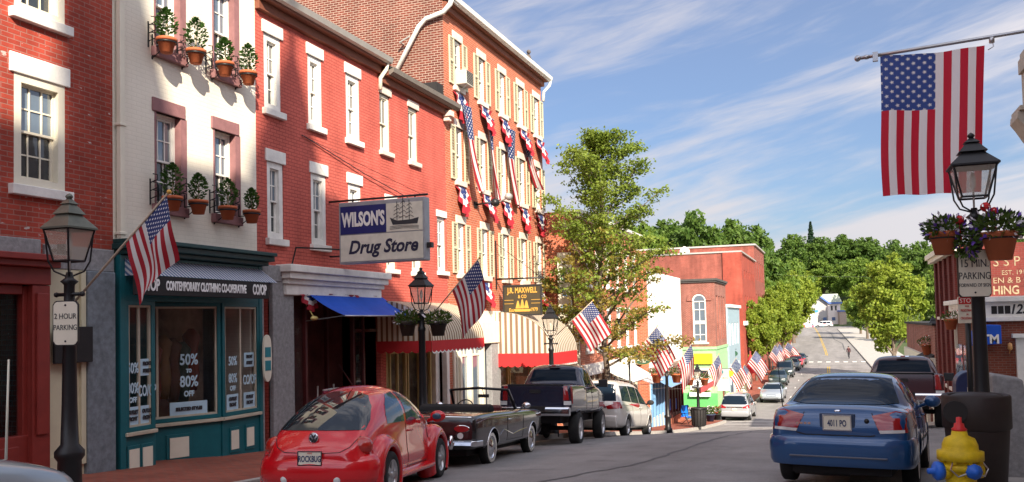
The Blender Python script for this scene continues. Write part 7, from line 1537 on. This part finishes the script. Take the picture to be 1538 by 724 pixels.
for ax, s in (('x',1),('-x',-1)):
    dput('door_window', bvh, [(-.22,.98),(.86,.98),(.72,1.10),(.50,1.25),(.22,1.365),(-.16,1.40)], ax, GLASSB, BUG)
    dput('quarter_window', bvh, [(-.32,.98),(-.26,1.40),(-.55,1.365),(-.82,1.24),(-.98,1.10),(-1.02,.98)], ax, GLASSB, BUG)
    seam(BUG, bvh, [(-.27,.95),(-.30,.6),(-.28,.34),(.78,.34),(.86,.6),(.86,.95)], s, MATS['dark_red_gap']); handle(BUG, bvh, s, -.12, .84, REDCAR)
    sub('running_board', BUG, REDCAR, lambda m: m.prism([(s*.70,.22),(s*.86,.23),(s*.87,.28),(s*.78,.32),(s*.70,.34)], -.86, .86, 1), .015)
    mirror(BUG, s, .90, .72, .98, BLACK if False else REDCAR, 1.)
    sub('mirror_glass', BUG, GLASSB, lambda m: m.ball((s*.94,.655,1.0), (.075,.012,.05), 12, 6))
for s in (-1, 1):
    l = sub('tail_lamp', BUG, pmat('bug_lamp', (.42,.02,.012), .2, coat=1.), lambda m: m.ball((s*.60,-1.77,.735), (.15,.12,.125), 20, 12)); l.rotation_euler = (0,0,0)
    sub('fog_lamp', BUG, WHL, lambda m: m.ball((s*.36,-2.03,.335), (.055,.03,.055), 14, 8))
yr = ray_y(bvh, 0, .80); sub('round_badge', BUG, CHROME, lambda m: (m.lathe([(.062,-.012),(.072,-.004),(.062,.02)], (0,yr-.008,.845), 22, axis='y', caps=False), m.lathe([(.0,-.006),(.06,-.004)], (0,yr-.004,.845), 22, axis='y', caps=False)))
sub('badge_letters', BUG, INK, lambda m: ([m.tube([(a,yr-.022,.845+b),(c,yr-.022,.845+d)], .006, 4) for a, b, c, d in ((-.03,.05,0,.005),(0,.005,.03,.05),(-.05,.01,-.02,-.05),(-.02,-.05,0,-.005),(0,-.005,.02,-.05),(.02,-.05,.05,.01))]))
plate_lic(BUG, bvh, 0, .60, 'ROCKBUG', -2.055, .31, .16)
text('MAINE', .03, 'plate_number', REDP, BUG, Matrix.Translation((0,-2.066,.662)) @ Euler((R(90),0,0)).to_matrix().to_4x4(), 0, .001, .8)
text('turbo', .055, 'badge_script', CHROME, BUG, Matrix.Translation((.0,-2.04,.49)) @ Euler((R(90),0,0)).to_matrix().to_4x4(), 0, .002, 1., shear=.3) if False else None
sub('aerial', BUG, BLACK, lambda m: m.tube([(0,-.55,1.50),(-.06,-.95,1.80)], [.012,.004], 5))
underbody(BUG, .6, -1.7, 1.8, .18, .4)
# ------------------------------------------------------------------ black open convertible
CONV_P = paint('black_car_paint', (.010,.009,.010), 0, .2)
CV = vehicle('parked_car', 'black vintage open convertible with chrome bumper and whitewall tyres', 'car', -7.0, 16.25, R(3.7))
W_CV = [(.76,-1.32),(.76,1.42)]
def cs(y, zb, w, zt): return (y, [(0,zb),(w*.8,zb),(w*.97,zb+.06),(w,zb+.22),(w*1.0,zt-.20),(w*.985,zt-.05),(w*.94,zt-.008),(w*.80,zt+.004),(w*.45,zt+.012),(0,zt+.02)])
cock = MB().box(-.70,.70,-.85,.72,.62,1.3).mesh('cut', BLACKM)
_, bvh = body(CV, [cs(-2.32,.42,.80,.80),cs(-2.30,.34,.87,.90),cs(-2.22,.30,.89,.94),cs(-1.6,.28,.90,.97),cs(-.9,.27,.90,.97),cs(0,.27,.90,.96),cs(.8,.27,.90,.97),cs(1.6,.28,.90,.95),cs(2.15,.30,.88,.92),cs(2.28,.34,.86,.88),cs(2.31,.42,.80,.78)], CONV_P, W_CV, .31, .52, (cock,))
for wx, wy in W_CV:
    for s in (-1, 1): wheel(CV, s*.77, wy, .31, .18, CHROME, 'cap', True)
    arch_lip(CV, bvh, wx, wy, .31, CHROME, .03)
sub('interior', CV, BLACKM, lambda m: (m.box(-.695,.695,-.845,.715,.45,.60), m.box(-.70,-.67,-.84,.70,.6,.93), m.box(.67,.70,-.84,.70,.6,.93)))
for y in (-.62, .12): sub('seat', CV, pmat('dark_red_leather', (.10,.012,.012), .4), lambda m: (m.box(-.62,.62,y-.1,y+.35,.55,.74), m.box(-.62,.62,y-.20,y-.04,.6,1.06 if y > 0 else .98)), .05)
sub('folded_hood', CV, pmat('black_canvas', (.014,.013,.013), .9, var=.3), lambda m: (m.prism([(-1.12,.96),(-1.08,1.06),(-.92,1.10),(-.78,1.06),(-.74,.94)], -.72, .72, 0)), .03)
WFR = [(-.68,.78,.96),(-.62,.42,1.36),(0,.36,1.40),(.62,.42,1.36),(.68,.78,.96)]
sub('windscreen_frame', CV, BLACK, lambda m: (m.tube(WFR, .03, 8),)); sub('windscreen', CV, glass('screen_glass', (.10,.10,.10), 1.45, .02, clear=.8), lambda m: m.add([WFR[0],WFR[1],WFR[2],WFR[3],WFR[4]], [(0,1,2,3,4)]))
sub('interior_mirror', CV, BLACK, lambda m: (m.box(-.02,.22,.40,.43,1.20,1.27), m.tube([(.1,.42,1.27),(.08,.40,1.38)], .01, 4)), .015)
sub('steering_wheel', CV, BLACK, lambda m: (m.tube([(-.34+.19*math.cos(a),.50+.06*math.sin(a),.98+.17*math.sin(a)) for a in [k*math.pi/10 for k in range(21)]], .013, 5), m.tube([(-.34,.5,.98),(-.34,.75,.88)], .02, 5)))
for s in (-1, 1):
    sub('windscreen_post_trim', CV, CHROME, lambda m: m.tube([(s*.71,.80,.965),(s*.655,.42,1.37)], .012, 5))
    l = dput('tail_lamp', bvh, ellp(s*.62,.70,.14,.055), '-y', REDL, CV, .02); dput('reverse_lamp', bvh, ellp(s*.60,.58,.055,.055), '-y', WHL, CV, .015)
    edge_line(CV, bvh, ellp(s*.62,.70,.145,.06), '-y', CHROME, .006, 'lamp_bezel', True)
    edge_line(CV, bvh, [(-2.25,.80),(-1.7,.865),(-.6,.87),(.8,.86),(2.2,.82)], 'x' if s > 0 else '-x', CHROME, .009, 'side_trim'); edge_line(CV, bvh, [(-.95,.52),(-.7,.62),(-.1,.50),(.4,.55),(.95,.58)], 'x' if s > 0 else '-x', CHROME, .007, 'side_trim')
    seam(CV, bvh, [(-.45,.95),(-.47,.4),(.62,.4),(.66,.95)], s); handle(CV, bvh, s, -.33, .80); mirror(CV, s, .93, .62, 1.02, CHROME, .7)
    sub('overrider', CV, CHROME, lambda m: m.lathe([(.0,.34),(.035,.36),(.045,.47),(.035,.58),(.0,.60)], (s*.48,-2.47,0), 10))
sub('rear_bumper', CV, CHROME, lambda m: m.prism([(-2.46,.40),(-2.44,.47),(-2.40,.50),(-2.34,.47),(-2.34,.40)], -.86, .86, 0), .02)
for s in (-1, 1): sub('bumper_end', CV, CHROME, lambda m: m.prism([(s*.85,-2.455),(s*.93,-2.38),(s*.955,-2.1),(s*.925,-2.1),(s*.90,-2.33),(s*.85,-2.38)], .40, .50, 2), .015)
edge_line(CV, bvh, [(-.84,.90),(-.4,.905),(.4,.905),(.84,.90)], '-y', CHROME, .010, 'deck_trim'); 
text('CRUISER', .07, 'badge_script', CHROME, CV, Matrix.Translation((0,ray_y(bvh,0,.72)-.01,.72)) @ Euler((R(90),0,0)).to_matrix().to_4x4(), 0, .003, 1.) if False else sub('boot_badge', CV, CHROME, lambda m: [m.box(-.18+.06*k,-.145+.06*k,ray_y(bvh,0,.72)-.012,ray_y(bvh,0,.72)+.02,.70,.74) for k in range(7)])
plate_lic(CV, bvh, -.05, .58, '1962', ray_y(bvh,0,.58)-.01)
underbody(CV, .6, -2.0, 2.0, .2, .45)
# ------------------------------------------------------------------ sedans
def sedan(label, x, y, yaw, col, plate=None, group=None, detail=True, glassm=CARGLASS, sc=1.):
    c = vehicle('parked_car', label, 'car', x, y, yaw, group); c.scale = (sc,sc,sc); W = [(.77,-1.36),(.77,1.40)]
    if 'sedan' not in CACHE:
        CACHE['sedan'] = body(c, [(-2.46,flat(.42,.50,.60,.70,.02)),(-2.44,flat(.33,.50,.80,.86,.03)),(-2.36,flat(.30,.52,.87,.96,.04)),(-2.05,flat(.27,.52,.905,.985,.05)),(-1.72,flat(.25,.52,.92,.985,.06)),(-1.62,sec(.25,.52,.925,.98,.86,1.10,.74)),(-1.05,sec(.24,.52,.925,.975,.865,1.37,.64)),(-.35,sec(.23,.50,.925,.965,.865,1.43,.63)),(.30,sec(.23,.50,.925,.955,.865,1.40,.62)),
            (.62,sec(.23,.50,.925,.95,.86,1.29,.64)),(1.16,sec(.24,.50,.92,.93,.83,1.02,.72)),(1.28,flat(.24,.50,.915,.925,.05)),(1.9,flat(.26,.50,.89,.84,.05)),(2.3,flat(.30,.50,.82,.74,.03)),(2.44,flat(.36,.48,.68,.62,.02)),(2.46,flat(.42,.48,.5,.56,.0))], col, W, .315)
        b = CACHE['sedan'][1]
    else:
        o, b = CACHE['sedan']; me = o.data.copy(); me.materials.clear(); me.materials.append(col); put('body', me, c)
    for wx, wy in W:
        for s in (-1, 1): wheel(c, s*.80, wy, .315, .21, ALLOY, 'alloy')
    dput('rear_window', b, [(-.70,1.035),(-.5,1.02),(.5,1.02),(.70,1.035),(.555,1.335),(.3,1.36),(-.3,1.36),(-.555,1.335)], '-y', glassm, c); dput('windscreen', b, [(-.70,1.0),(.70,1.0),(.57,1.33),(-.57,1.33)], 'y', glassm, c)
    for ax, s in (('x',1),('-x',-1)):
        dput('side_window', b, [(-.30,.99),(.92,.985),(.42,1.31),(-.28,1.35)], ax, glassm, c); dput('side_window', b, [(-.38,.99),(-.36,1.35),(-.95,1.29),(-1.36,1.05),(-1.30,.99)], ax, glassm, c)
        if detail: seam(c, b, [(-.34,.96),(-.36,.3),(.92,.3),(.98,.95)], s); seam(c, b, [(-.36,.3),(-.9,.35),(-1.22,.75),(-1.3,.97)], s); handle(c, b, s, -.15, .86, col); handle(c, b, s, -1.1, .86, col); arch_lip(c, b, .8, -1.36, .315, col); arch_lip(c, b, .8, 1.40, .315, col)
        if detail: edge_line(c, b, [(-2.2,.58),(-1.75,.60)], ax, BLACKM, .01, 'side_trim'); edge_line(c, b, [(-.95,.56),(1.0,.56)], ax, BLACKM, .012, 'side_trim')
        mirror(c, s, .97, .78, 1.0, col, .95)
        t = dput('tail_lamp', b, [(s*.42,.90),(s*.52,.70),(s*.84,.72),(s*.90,.80),(s*.86,.93),(s*.70,.955)] if s > 0 else [(s*.42,.90),(s*.70,.955),(s*.86,.93),(s*.90,.80),(s*.84,.72),(s*.52,.70)], '-y', REDL, c, .008)
        if detail: dput('reverse_lamp', b, [(s*.50,.735),(s*.52,.70),(s*.80,.715),(s*.80,.75)] if s > 0 else [(s*.50,.735),(s*.80,.75),(s*.80,.715),(s*.52,.70)], '-y', WHL, c, .012)
        dput('headlamp', b, [(s*.40,.60),(s*.74,.62),(s*.72,.73),(s*.42,.70)] if s > 0 else [(s*.40,.60),(s*.42,.70),(s*.72,.73),(s*.74,.62)], 'y', WHL, c, .008)
    dput('grille', b, rrect(-.34,.34,.56,.68,.05), 'y', BLACK, c); dput('front_bumper_slot', b, rrect(-.5,.5,.38,.45,.03), 'y', BLACKM, c)
    wrap_bumper(c, [(.90,-1.78),(.905,-2.0),(.885,-2.22),(.82,-2.38),(.62,-2.475),(.3,-2.505),(0,-2.51)], [(-.12,.29),(-.01,.30),(.022,.35),(.025,.43),(.034,.47),(.034,.56),(.022,.625),(-.012,.655),(-.10,.665)], col)
    sub('bumper_strip', c, pmat('bumper_strip_grey', (.10,.11,.14), .3), lambda m: m.box(-.60,.60,-2.546,-2.50,.405,.425), .006)
    if plate:
        plate_lic(c, b, .0, .815, plate, ray_y(b,0,.8)-.022, .335, .165, tilt=R(8)); sub('plate_vermin' if False else 'plate_recess', c, pmat('recess_dark', (.02,.04,.09), .5), lambda m: m.box(-.22,.22,ray_y(b,0,.8)-.006,ray_y(b,0,.8)+.05,.71,.92), .01)
        sub('boot_badge', c, CHROME, lambda m: (m.ball((0,ray_y(b,0,.95)-.004,.945), (.045,.012,.02), 14, 6), [m.box(-.52+.05*k,-.485+.05*k,ray_y(b,-.45,.80)-.01,ray_y(b,-.45,.8)+.02,.785,.81) for k in range(4)])); sub('boot_lock', c, BLACK, lambda m: m.lathe([(.0,-.008),(.03,-.006),(.03,.01)], (.36,ray_y(b,.36,.84)-.004,.84), 12, axis='y'))
        edge_line(c, b, [(-.52,.69),(-.40,.665),(.40,.665),(.52,.69)], '-y', BLACKM, .008); edge_line(c, b, [(-.42,.93),(-.52,.69)], '-y', BLACKM, .006); edge_line(c, b, [(.42,.93),(.52,.69)], '-y', BLACKM, .006)
        sub('exhaust', c, BLACKM, lambda m: (m.lathe([(.10,-.3),(.11,.1),(.10,.4)], (-.3,-2.1,.26), 10, axis='x'),)); sub('aerial', c, BLACK, lambda m: m.tube([(-.82,-1.75,.95),(-.85,-1.9,1.55)], [.008,.004], 5))
    underbody(c, .62, -2.2, 2.2, .19, .42); return c
CACHE = {}
NAVYCAR = paint('blue_car_paint', (.014,.072,.20), .2, .28)
sedan('metallic blue sedan with a white number plate parked at the right', 'car', 0, 0, NAVYCAR) if False else None
TAU = sedan('metallic blue sedan seen from behind, parked at the right kerb', .27, 14.1, R(-7.4), NAVYCAR, '4011 PO', sc=.97); TAU.scale = (.97,.97,1.07)
text('MAINE', .035, 'plate_number', REDP, TAU, Matrix.Translation((0,-2.475,.88)) @ Euler((R(98),0,0)).to_matrix().to_4x4(), 0, .001, .8)
sedan('pale silver blue car cut off at the bottom left corner', -7.3, 3.35, R(1), paint('pale_blue_car', (.36,.43,.48), .3, .3), None, sc=1.12)
tag(part(None, 'whip_aerial', SIGNW, lambda m: m.tube([tuple(atd(9,690,7.9)), tuple(atd(13,540,7.9))], [.012,.008], 6)), 'tall thin pale rod standing at the bottom left before the red shop', 'rod')
far = 'cars parked along the far left kerb'
sedan('silver sedan facing the viewer, first in the far left row', -4.9, 72.5, math.pi, paint('silver_car', (.42,.47,.52), .5, .3), None, far, False)
sedan('dark green sedan with bright headlamps behind the silver sedan', -5.3, 86.5, math.pi, paint('dark_green_car', (.03,.05,.05), .3, .3), None, far, False)
# ------------------------------------------------------------------ vans and sport utility cars
def van(label, x, y, yaw, col, name='minivan', cat='van', group=None, detail=True, plate=None, H=1.0, lamp=REDL):
    c = vehicle('parked_'+name, label, cat, x, y, yaw, group); W = [(.80,-1.48),(.80,1.50)]
    if 'van' not in CACHE:
        T_ = lambda y, zt_, wt, zb=.25, w=.965, zbelt=1.0: (y, sec(zb,.5,w,zbelt,w-.055,zt_,wt))
        CACHE['van'] = body(c, [(-2.50,flat(.45,.52,.66,.72,.02)),(-2.49,flat(.36,.52,.86,.92,.02)),(-2.44,sec(.30,.52,.93,.99,.86,1.12,.78)),(-2.34,sec(.28,.5,.95,1.0,.89,1.40,.74)),(-2.16,sec(.26,.5,.96,1.0,.905,1.68,.69)),(-1.9,sec(.25,.5,.965,1.0,.91,1.745,.69)),T_(-.8,1.765,.70),T_(.2,1.75,.70),T_(.8,1.66,.70),(1.45,sec(.25,.5,.96,1.0,.89,1.28,.74)),(1.78,sec(.26,.5,.95,.99,.86,1.07,.76)),(1.95,flat(.27,.5,.93,.99,.05)),(2.3,flat(.30,.5,.86,.86,.03)),(2.46,flat(.36,.5,.74,.70,.02)),(2.5,flat(.42,.5,.6,.62,.0))], col, W, .335)
        b = CACHE['van'][1]
    else:
        o, b = CACHE['van']; me = o.data.copy(); me.materials.clear(); me.materials.append(col); put('body', me, c)
    for wx, wy in W:
        for s in (-1, 1): wheel(c, s*.83, wy, .335, .22, ALLOY, 'alloy')
        if detail: arch_lip(c, b, wx, wy, .335, col)
    dput('rear_window', b, [(-.80,1.08),(.80,1.08),(.70,1.58),(.4,1.62),(-.4,1.62),(-.70,1.58)], '-y', CARGLASS, c); dput('windscreen', b, [(-.74,1.06),(.74,1.06),(.66,1.58),(-.66,1.58)], 'y', CARGLASS, c)
    for ax, s in (('x',1),('-x',-1)):
        dput('side_window', b, [(-2.05,1.10),(-.95,1.08),(-.95,1.58),(-1.85,1.56)], ax, CARGLASS, c); dput('side_window', b, [(-.88,1.08),(.10,1.06),(.10,1.58),(-.88,1.59)], ax, CARGLASS, c); dput('side_window', b, [(.17,1.06),(1.35,1.05),(1.2,1.22),(.72,1.53),(.17,1.57)], ax, CARGLASS, c)
        if detail: seam(c, b, [(-.92,1.05),(-.95,.35)], s); seam(c, b, [(.13,1.05),(.13,.35)], s); seam(c, b, [(1.22,1.0),(1.1,.35)], s); seam(c, b, [(-2.2,.98),(-.95,.96)], s); handle(c, b, s, .0, .92, col); handle(c, b, s, .28, .92, col)
        mirror(c, s, 1.0, 1.2, 1.10, BLACKM, .95)
        P = [(.50,.92),(.55,.84),(.93,.86),(.95,1.03),(.90,1.06)]; P = P if s > 0 else mir(P); dput('tail_lamp', b, P, '-y', lamp, c, .012)
        P = [(-2.49,.86),(-2.22,.88),(-2.28,1.04),(-2.44,1.06)]; dput('tail_lamp_side', b, P, ax, lamp, c, .012)
        P = [(.42,.66),(.82,.70),(.80,.82),(.46,.76)]; P = P if s > 0 else mir(P); dput('headlamp', b, P, 'y', WHL, c, .01)
    dput('grille', b, rrect(-.38,.38,.56,.70,.04), 'y', BLACK, c)
    if lamp is REDL: dput('lamp_bar', b, rrect(-.5,.5,.87,.93,.02), '-y', CHROME if detail else col, c, .008)
    sub('rear_bumper', c, col, lambda m: m.prism([(-2.54,.38),(-2.57,.48),(-2.56,.62),(-2.50,.66),(-2.35,.66),(-2.35,.30),(-2.5,.31)], -.84, .84, 0), .03); underbody(c, .66, -2.2, 2.2, .2, .45)
    if plate: plate_lic(c, b, 0, .78, plate, ray_y(b,0,.78)-.015)
    sub('roof_rail', c, CHROME, lambda m: [m.tube([(s*.62,-1.8,1.76),(s*.62,-1.6,1.80),(s*.62,.3,1.79),(s*.62,.45,1.74)], .016, 5) for s in (-1,1)][0]); sub('roof_rail', c, CHROME, lambda m: m.tube([(-.62,-1.8,1.76),(-.62,-1.6,1.80),(-.62,.3,1.79),(-.62,.45,1.74)], .016, 5))
    return c
SILV = paint('pearl_white_paint', (.66,.63,.58), .15, .3)
van('pearl white minivan parked by the kerb ahead of the dark pickup', -7.0, 27.75, R(-1.0), SILV, plate='2268 MV')
van('silver minivan seen from behind at the mouth of the side street', -6.3, 60.0, R(-.5), paint('silver_van', (.44,.46,.48), .4, .3), plate='7710 KA')
van('dark sport utility car facing the viewer in the far left row', -5.2, 96., math.pi, paint('dark_suv', (.03,.045,.05), .3, .3), 'suv', 'car', far, False)
van('white sport utility car side on at the crest of the hill', atd(1237,489,246.).x, atd(1237,489,246.).y, R(86), paint('white_suv', (.7,.7,.7), 0, .3), 'suv', 'car', None, False)
sedan('dark green sedan just ahead of the red car in the far row', -4.95, 106., math.pi, MATS['dark_green_car'], None, far, False); sedan('bright red sedan near the far end of the left row', -4.75, 112.5, math.pi, paint('red_far_car', (.45,.02,.03), 0, .3), None, far, False); sedan('dark sedan last in the far left row by the crossing', -4.6, 119., math.pi, paint('dark_far_car', (.035,.045,.06), .3, .3), None, far, False)
# ------------------------------------------------------------------ pickups
def pickup(label, x, y, yaw, col, sc=1., lift=.0, cap='', side=None, bumper=CHROME, r=.40):
    c = vehicle('parked_pickup', label, 'pickup truck', x, y, yaw); c.scale = (sc,sc,sc); W = [(.82,-1.72),(.82,1.75)]; L = lift
    f2 = lambda y, zt_, w=.96, zb=.55: (y, [(0,zb+L),(w*.82,zb+L),(w*.97,zb+.05+L),(w,zb+.2+L),(w*1.0,zt_-.22),(w*.985,zt_-.06),(w*.965,zt_-.015),(w*.90,zt_),(w*.5,zt_+.004),(0,zt_+.006)])
    c2 = lambda y, zt_, wt, zbelt=1.28: (y, sec(.52+L,.75+L,.97,zbelt+L,.90,zt_+L,wt))
    bed = MB().box(-.80,.80,-2.66,-.78,.85+L,1.5+L).mesh('cut', BLACKM)
    _, b = body(c, [f2(-2.76,1.22+L,.90),f2(-2.75,1.30+L,.95),f2(-2.70,1.33+L),f2(-1.8,1.33+L,.97),f2(-.74,1.33+L,.97),c2(-.70,1.40,.82),c2(-.64,1.62,.76),c2(-.50,1.88,.70),c2(-.1,1.95,.69),c2(.45,1.94,.69),c2(.78,1.84,.70),c2(1.30,1.42,.77),(1.46,[(a,z+L) for a, z in flat(.52,.75,.96,1.30,.05)]),(2.0,[(a,z+L) for a, z in flat(.52,.75,.96,1.24,.05)]),(2.62,[(a,z+L) for a, z in flat(.54,.75,.93,1.15,.03)]),(2.74,[(a,z+L) for a, z in flat(.6,.75,.86,1.0,.02)]),(2.76,[(a,z+L) for a, z in flat(.66,.75,.7,.9,.0)])], col, W, r, .58, (bed,))
    sub('load_bed', c, BLACKM, lambda m: (m.box(-.795,.795,-2.655,-.785,.84+L,.87+L),))
    for wx, wy in W:
        for s in (-1, 1): wheel(c, s*.86, wy, r, .27, ALLOY, 'alloy')
        arch_lip(c, b, wx, wy, r, col, .05)
    m_ = sub('tailgate', c, col, lambda m: m.prism(rrect(-.72,.72,.72+L,1.30+L,.05), -2.785, -2.755, 1), .012)
    sub('tailgate_handle', m_, BLACKM, lambda m: m.prism(rrect(-.15,.15,1.10+L,1.19+L,.03), -2.80, -2.785, 1), .006); sub('tailgate_cap', c, BLACKM, lambda m: m.box(-.74,.74,-2.80,-2.70,1.302+L,1.335+L), .01)
    dput('rear_window', b, [(-.68,1.46+L),(.68,1.46+L),(.60,1.78+L),(-.60,1.78+L)], '-y', CARGLASS, c) ; dput('windscreen', b, [(-.72,1.36+L),(.72,1.36+L),(.62,1.80+L),(-.62,1.80+L)], 'y', CARGLASS, c)
    sub('high_brake_lamp', c, CHROME, lambda m: m.box(-.16,.16,-.60,-.47,1.862+L,1.905+L), .01); sub('brake_lens', c, REDL, lambda m: m.box(-.06,.06,-.61,-.60,1.868+L,1.90+L))
    for ax, s in (('x',1),('-x',-1)):
        dput('side_window', b, [(-.52,1.36+L),(.12,1.35+L),(.12,1.80+L),(-.42,1.78+L)], ax, CARGLASS, c); dput('side_window', b, [(.18,1.35+L),(1.12,1.34+L),(.72,1.76+L),(.18,1.80+L)], ax, CARGLASS, c)
        seam(c, b, [(-.72,1.32+L),(-.72,.6+L)], s); seam(c, b, [(.15,1.3+L),(.15,.6+L),(1.22,.6+L),(1.25,1.3+L)], s); handle(c, b, s, -.4, 1.14+L, col); handle(c, b, s, .30, 1.14+L, col)
        P = [(.745,.92+L),(.95,.92+L),(.95,1.28+L),(.745,1.28+L)]; t = dput('tail_lamp', b, P if s > 0 else mir(P), '-y', REDL, c, .012); P = [(.755,.80+L),(.94,.80+L),(.94,.90+L),(.755,.90+L)]; dput('reverse_lamp', b, P if s > 0 else mir(P), '-y', WHL, c, .012)
        dput('tail_lamp_side', b, [(-2.755,.84+L),(-2.60,.84+L),(-2.62,1.28+L),(-2.74,1.28+L)], ax, REDL, c, .010)
        sub('mirror', c, BLACK, lambda m: (m.tube([(s*.90,1.05,1.32+L),(s*1.08,1.0,1.40+L)], .03, 6), m.box(s*1.13-.13,s*1.13+.13,.94,1.06,1.30+L,1.52+L)), .03)
        P = [(.55,.98+L),(.88,.98+L),(.86,1.12+L),(.55,1.12+L)]; dput('headlamp', b, P if s > 0 else mir(P), 'y', WHL, c, .01)
        if side: dput('side_panel', b, [(-2.6,.92+L),(-1.2+0,1.0+L),(.1,.95+L),(.1,1.05+L),(-2.6,1.05+L)], ax, side, c) if False else None
    dput('grille', b, rrect(-.5,.5,.8+L,1.05+L,.05), 'y', CHROME, c)
    sub('rear_bumper', c, bumper, lambda m: m.prism([(-2.90,.60+L*.7),(-2.94,.66+L*.7),(-2.94,.80+L*.7),(-2.91,.83+L*.7),(-2.74,.83+L*.7),(-2.74,.60+L*.7)], -.93, .93, 0), .03); sub('bumper_step', c, BLACKM, lambda m: m.box(-.3,.3,-2.955,-2.90,.72+L*.7,.85+L*.7), .01)
    if cap: plate_lic(c, b, 0, .70+L*.7, cap, -2.96)
    sub('differential', c, BLACKM, lambda m: (m.tube([(-.8,-1.72,r),(.8,-1.72,r)], .06, 8), m.ball((0,-1.72,r), .16, 10, 8))); underbody(c, .6, -2.5, 2.5, .45+L*.5, .7+L); return c
pickup('lifted dark navy pickup truck with chrome bumper parked at the left kerb', -7.05, 22.25, R(4.8), paint('navy_truck_paint', (.012,.014,.035), .2, .25), .93, .26, '', r=.44)
pickup('dark red pickup truck parked ahead of the blue sedan', 1.76, 27.0, R(-5), paint('maroon_truck_paint', (.04,.005,.009), .1, .3), 1.03, .0, '')
# ------------------------------------------------------------------ a person crossing far down the road
def person(px, py, d, label):
    v = atd(px, py, d); z = roadz(v.x, v.y)+.01; t = thing('person', label, 'person', (v.x,v.y,z), (0,0,R(20)), world=False)
    J = {'pel':(0,0,.93),'sp':(0,.01,1.18),'ch':(0,.02,1.38),'nk':(0,.02,1.50),'hd':(0,.04,1.60),'ht':(0,.03,1.70),'hl':(.10,0,.90),'kl':(.11,.16,.50),'al':(.11,.14,.08),'tl':(.12,.28,.03),'hr':(-.10,0,.90),'kr':(-.10,-.04,.48),'ar':(-.10,-.30,.12),'tr':(-.10,-.20,.03),
         'sl':(.19,.01,1.41),'el':(.26,-.06,1.14),'wl':(.25,.05,.90),'fl':(.24,.10,.82),'sr':(-.19,.01,1.41),'er':(-.26,.02,1.14),'wr':(-.24,.18,.95),'fr':(-.23,.24,.88)}
    E = [('pel','sp'),('sp','ch'),('ch','nk'),('nk','hd'),('hd','ht'),('pel','hl'),('hl','kl'),('kl','al'),('al','tl'),('pel','hr'),('hr','kr'),('kr','ar'),('ar','tr'),('ch','sl'),('sl','el'),('el','wl'),('wl','fl'),('ch','sr'),('sr','er'),('er','wr'),('wr','fr')]
    Rd = {'pel':.15,'sp':.135,'ch':.15,'nk':.06,'hd':.095,'ht':.07,'hl':.10,'kl':.065,'al':.045,'tl':.04,'hr':.10,'kr':.065,'ar':.045,'tr':.04,'sl':.07,'el':.048,'wl':.035,'fl':.032,'sr':.07,'er':.048,'wr':.035,'fr':.032}
    K = list(J); me = bpy.data.meshes.new('body'); me.from_pydata([J[k] for k in K], [(K.index(a),K.index(b)) for a, b in E], [])
    o = bpy.data.objects.new('tmp', me); COL.objects.link(o); o.modifiers.new('skin', 'SKIN'); s = o.modifiers.new('s', 'SUBSURF'); s.levels = 1
    for k, sv in zip(K, me.skin_vertices[0].data): sv.radius = (Rd[k],Rd[k]); sv.use_root = k == 'pel'
    bpy.context.view_layer.update(); ev = bpy.data.meshes.new_from_object(o.evaluated_get(bpy.context.evaluated_depsgraph_get())); bpy.data.objects.remove(o)
    ms = [pmat('skin', (.45,.26,.19), .6), pmat('dark_trousers', (.02,.02,.025), .8), pmat('red_black_top', (.05,.012,.015), .8)]; ev.materials.clear(); [ev.materials.append(m) for m in ms]
    for p in ev.polygons: c = p.center; p.material_index = 0 if c.z > 1.49 or (abs(c.x) > .2 and c.z < .93) else (1 if c.z < .95 else 2); p.use_smooth = True
    put('body', ev, t); put('hair', MB().ball((0,.01,1.65), (.105,.115,.10), 10, 7).mesh('hair', pmat('hair_dark', (.02,.015,.012), .7)), t)
person(1275, 538, 121., 'person in dark clothes with a red top walking across the far road')
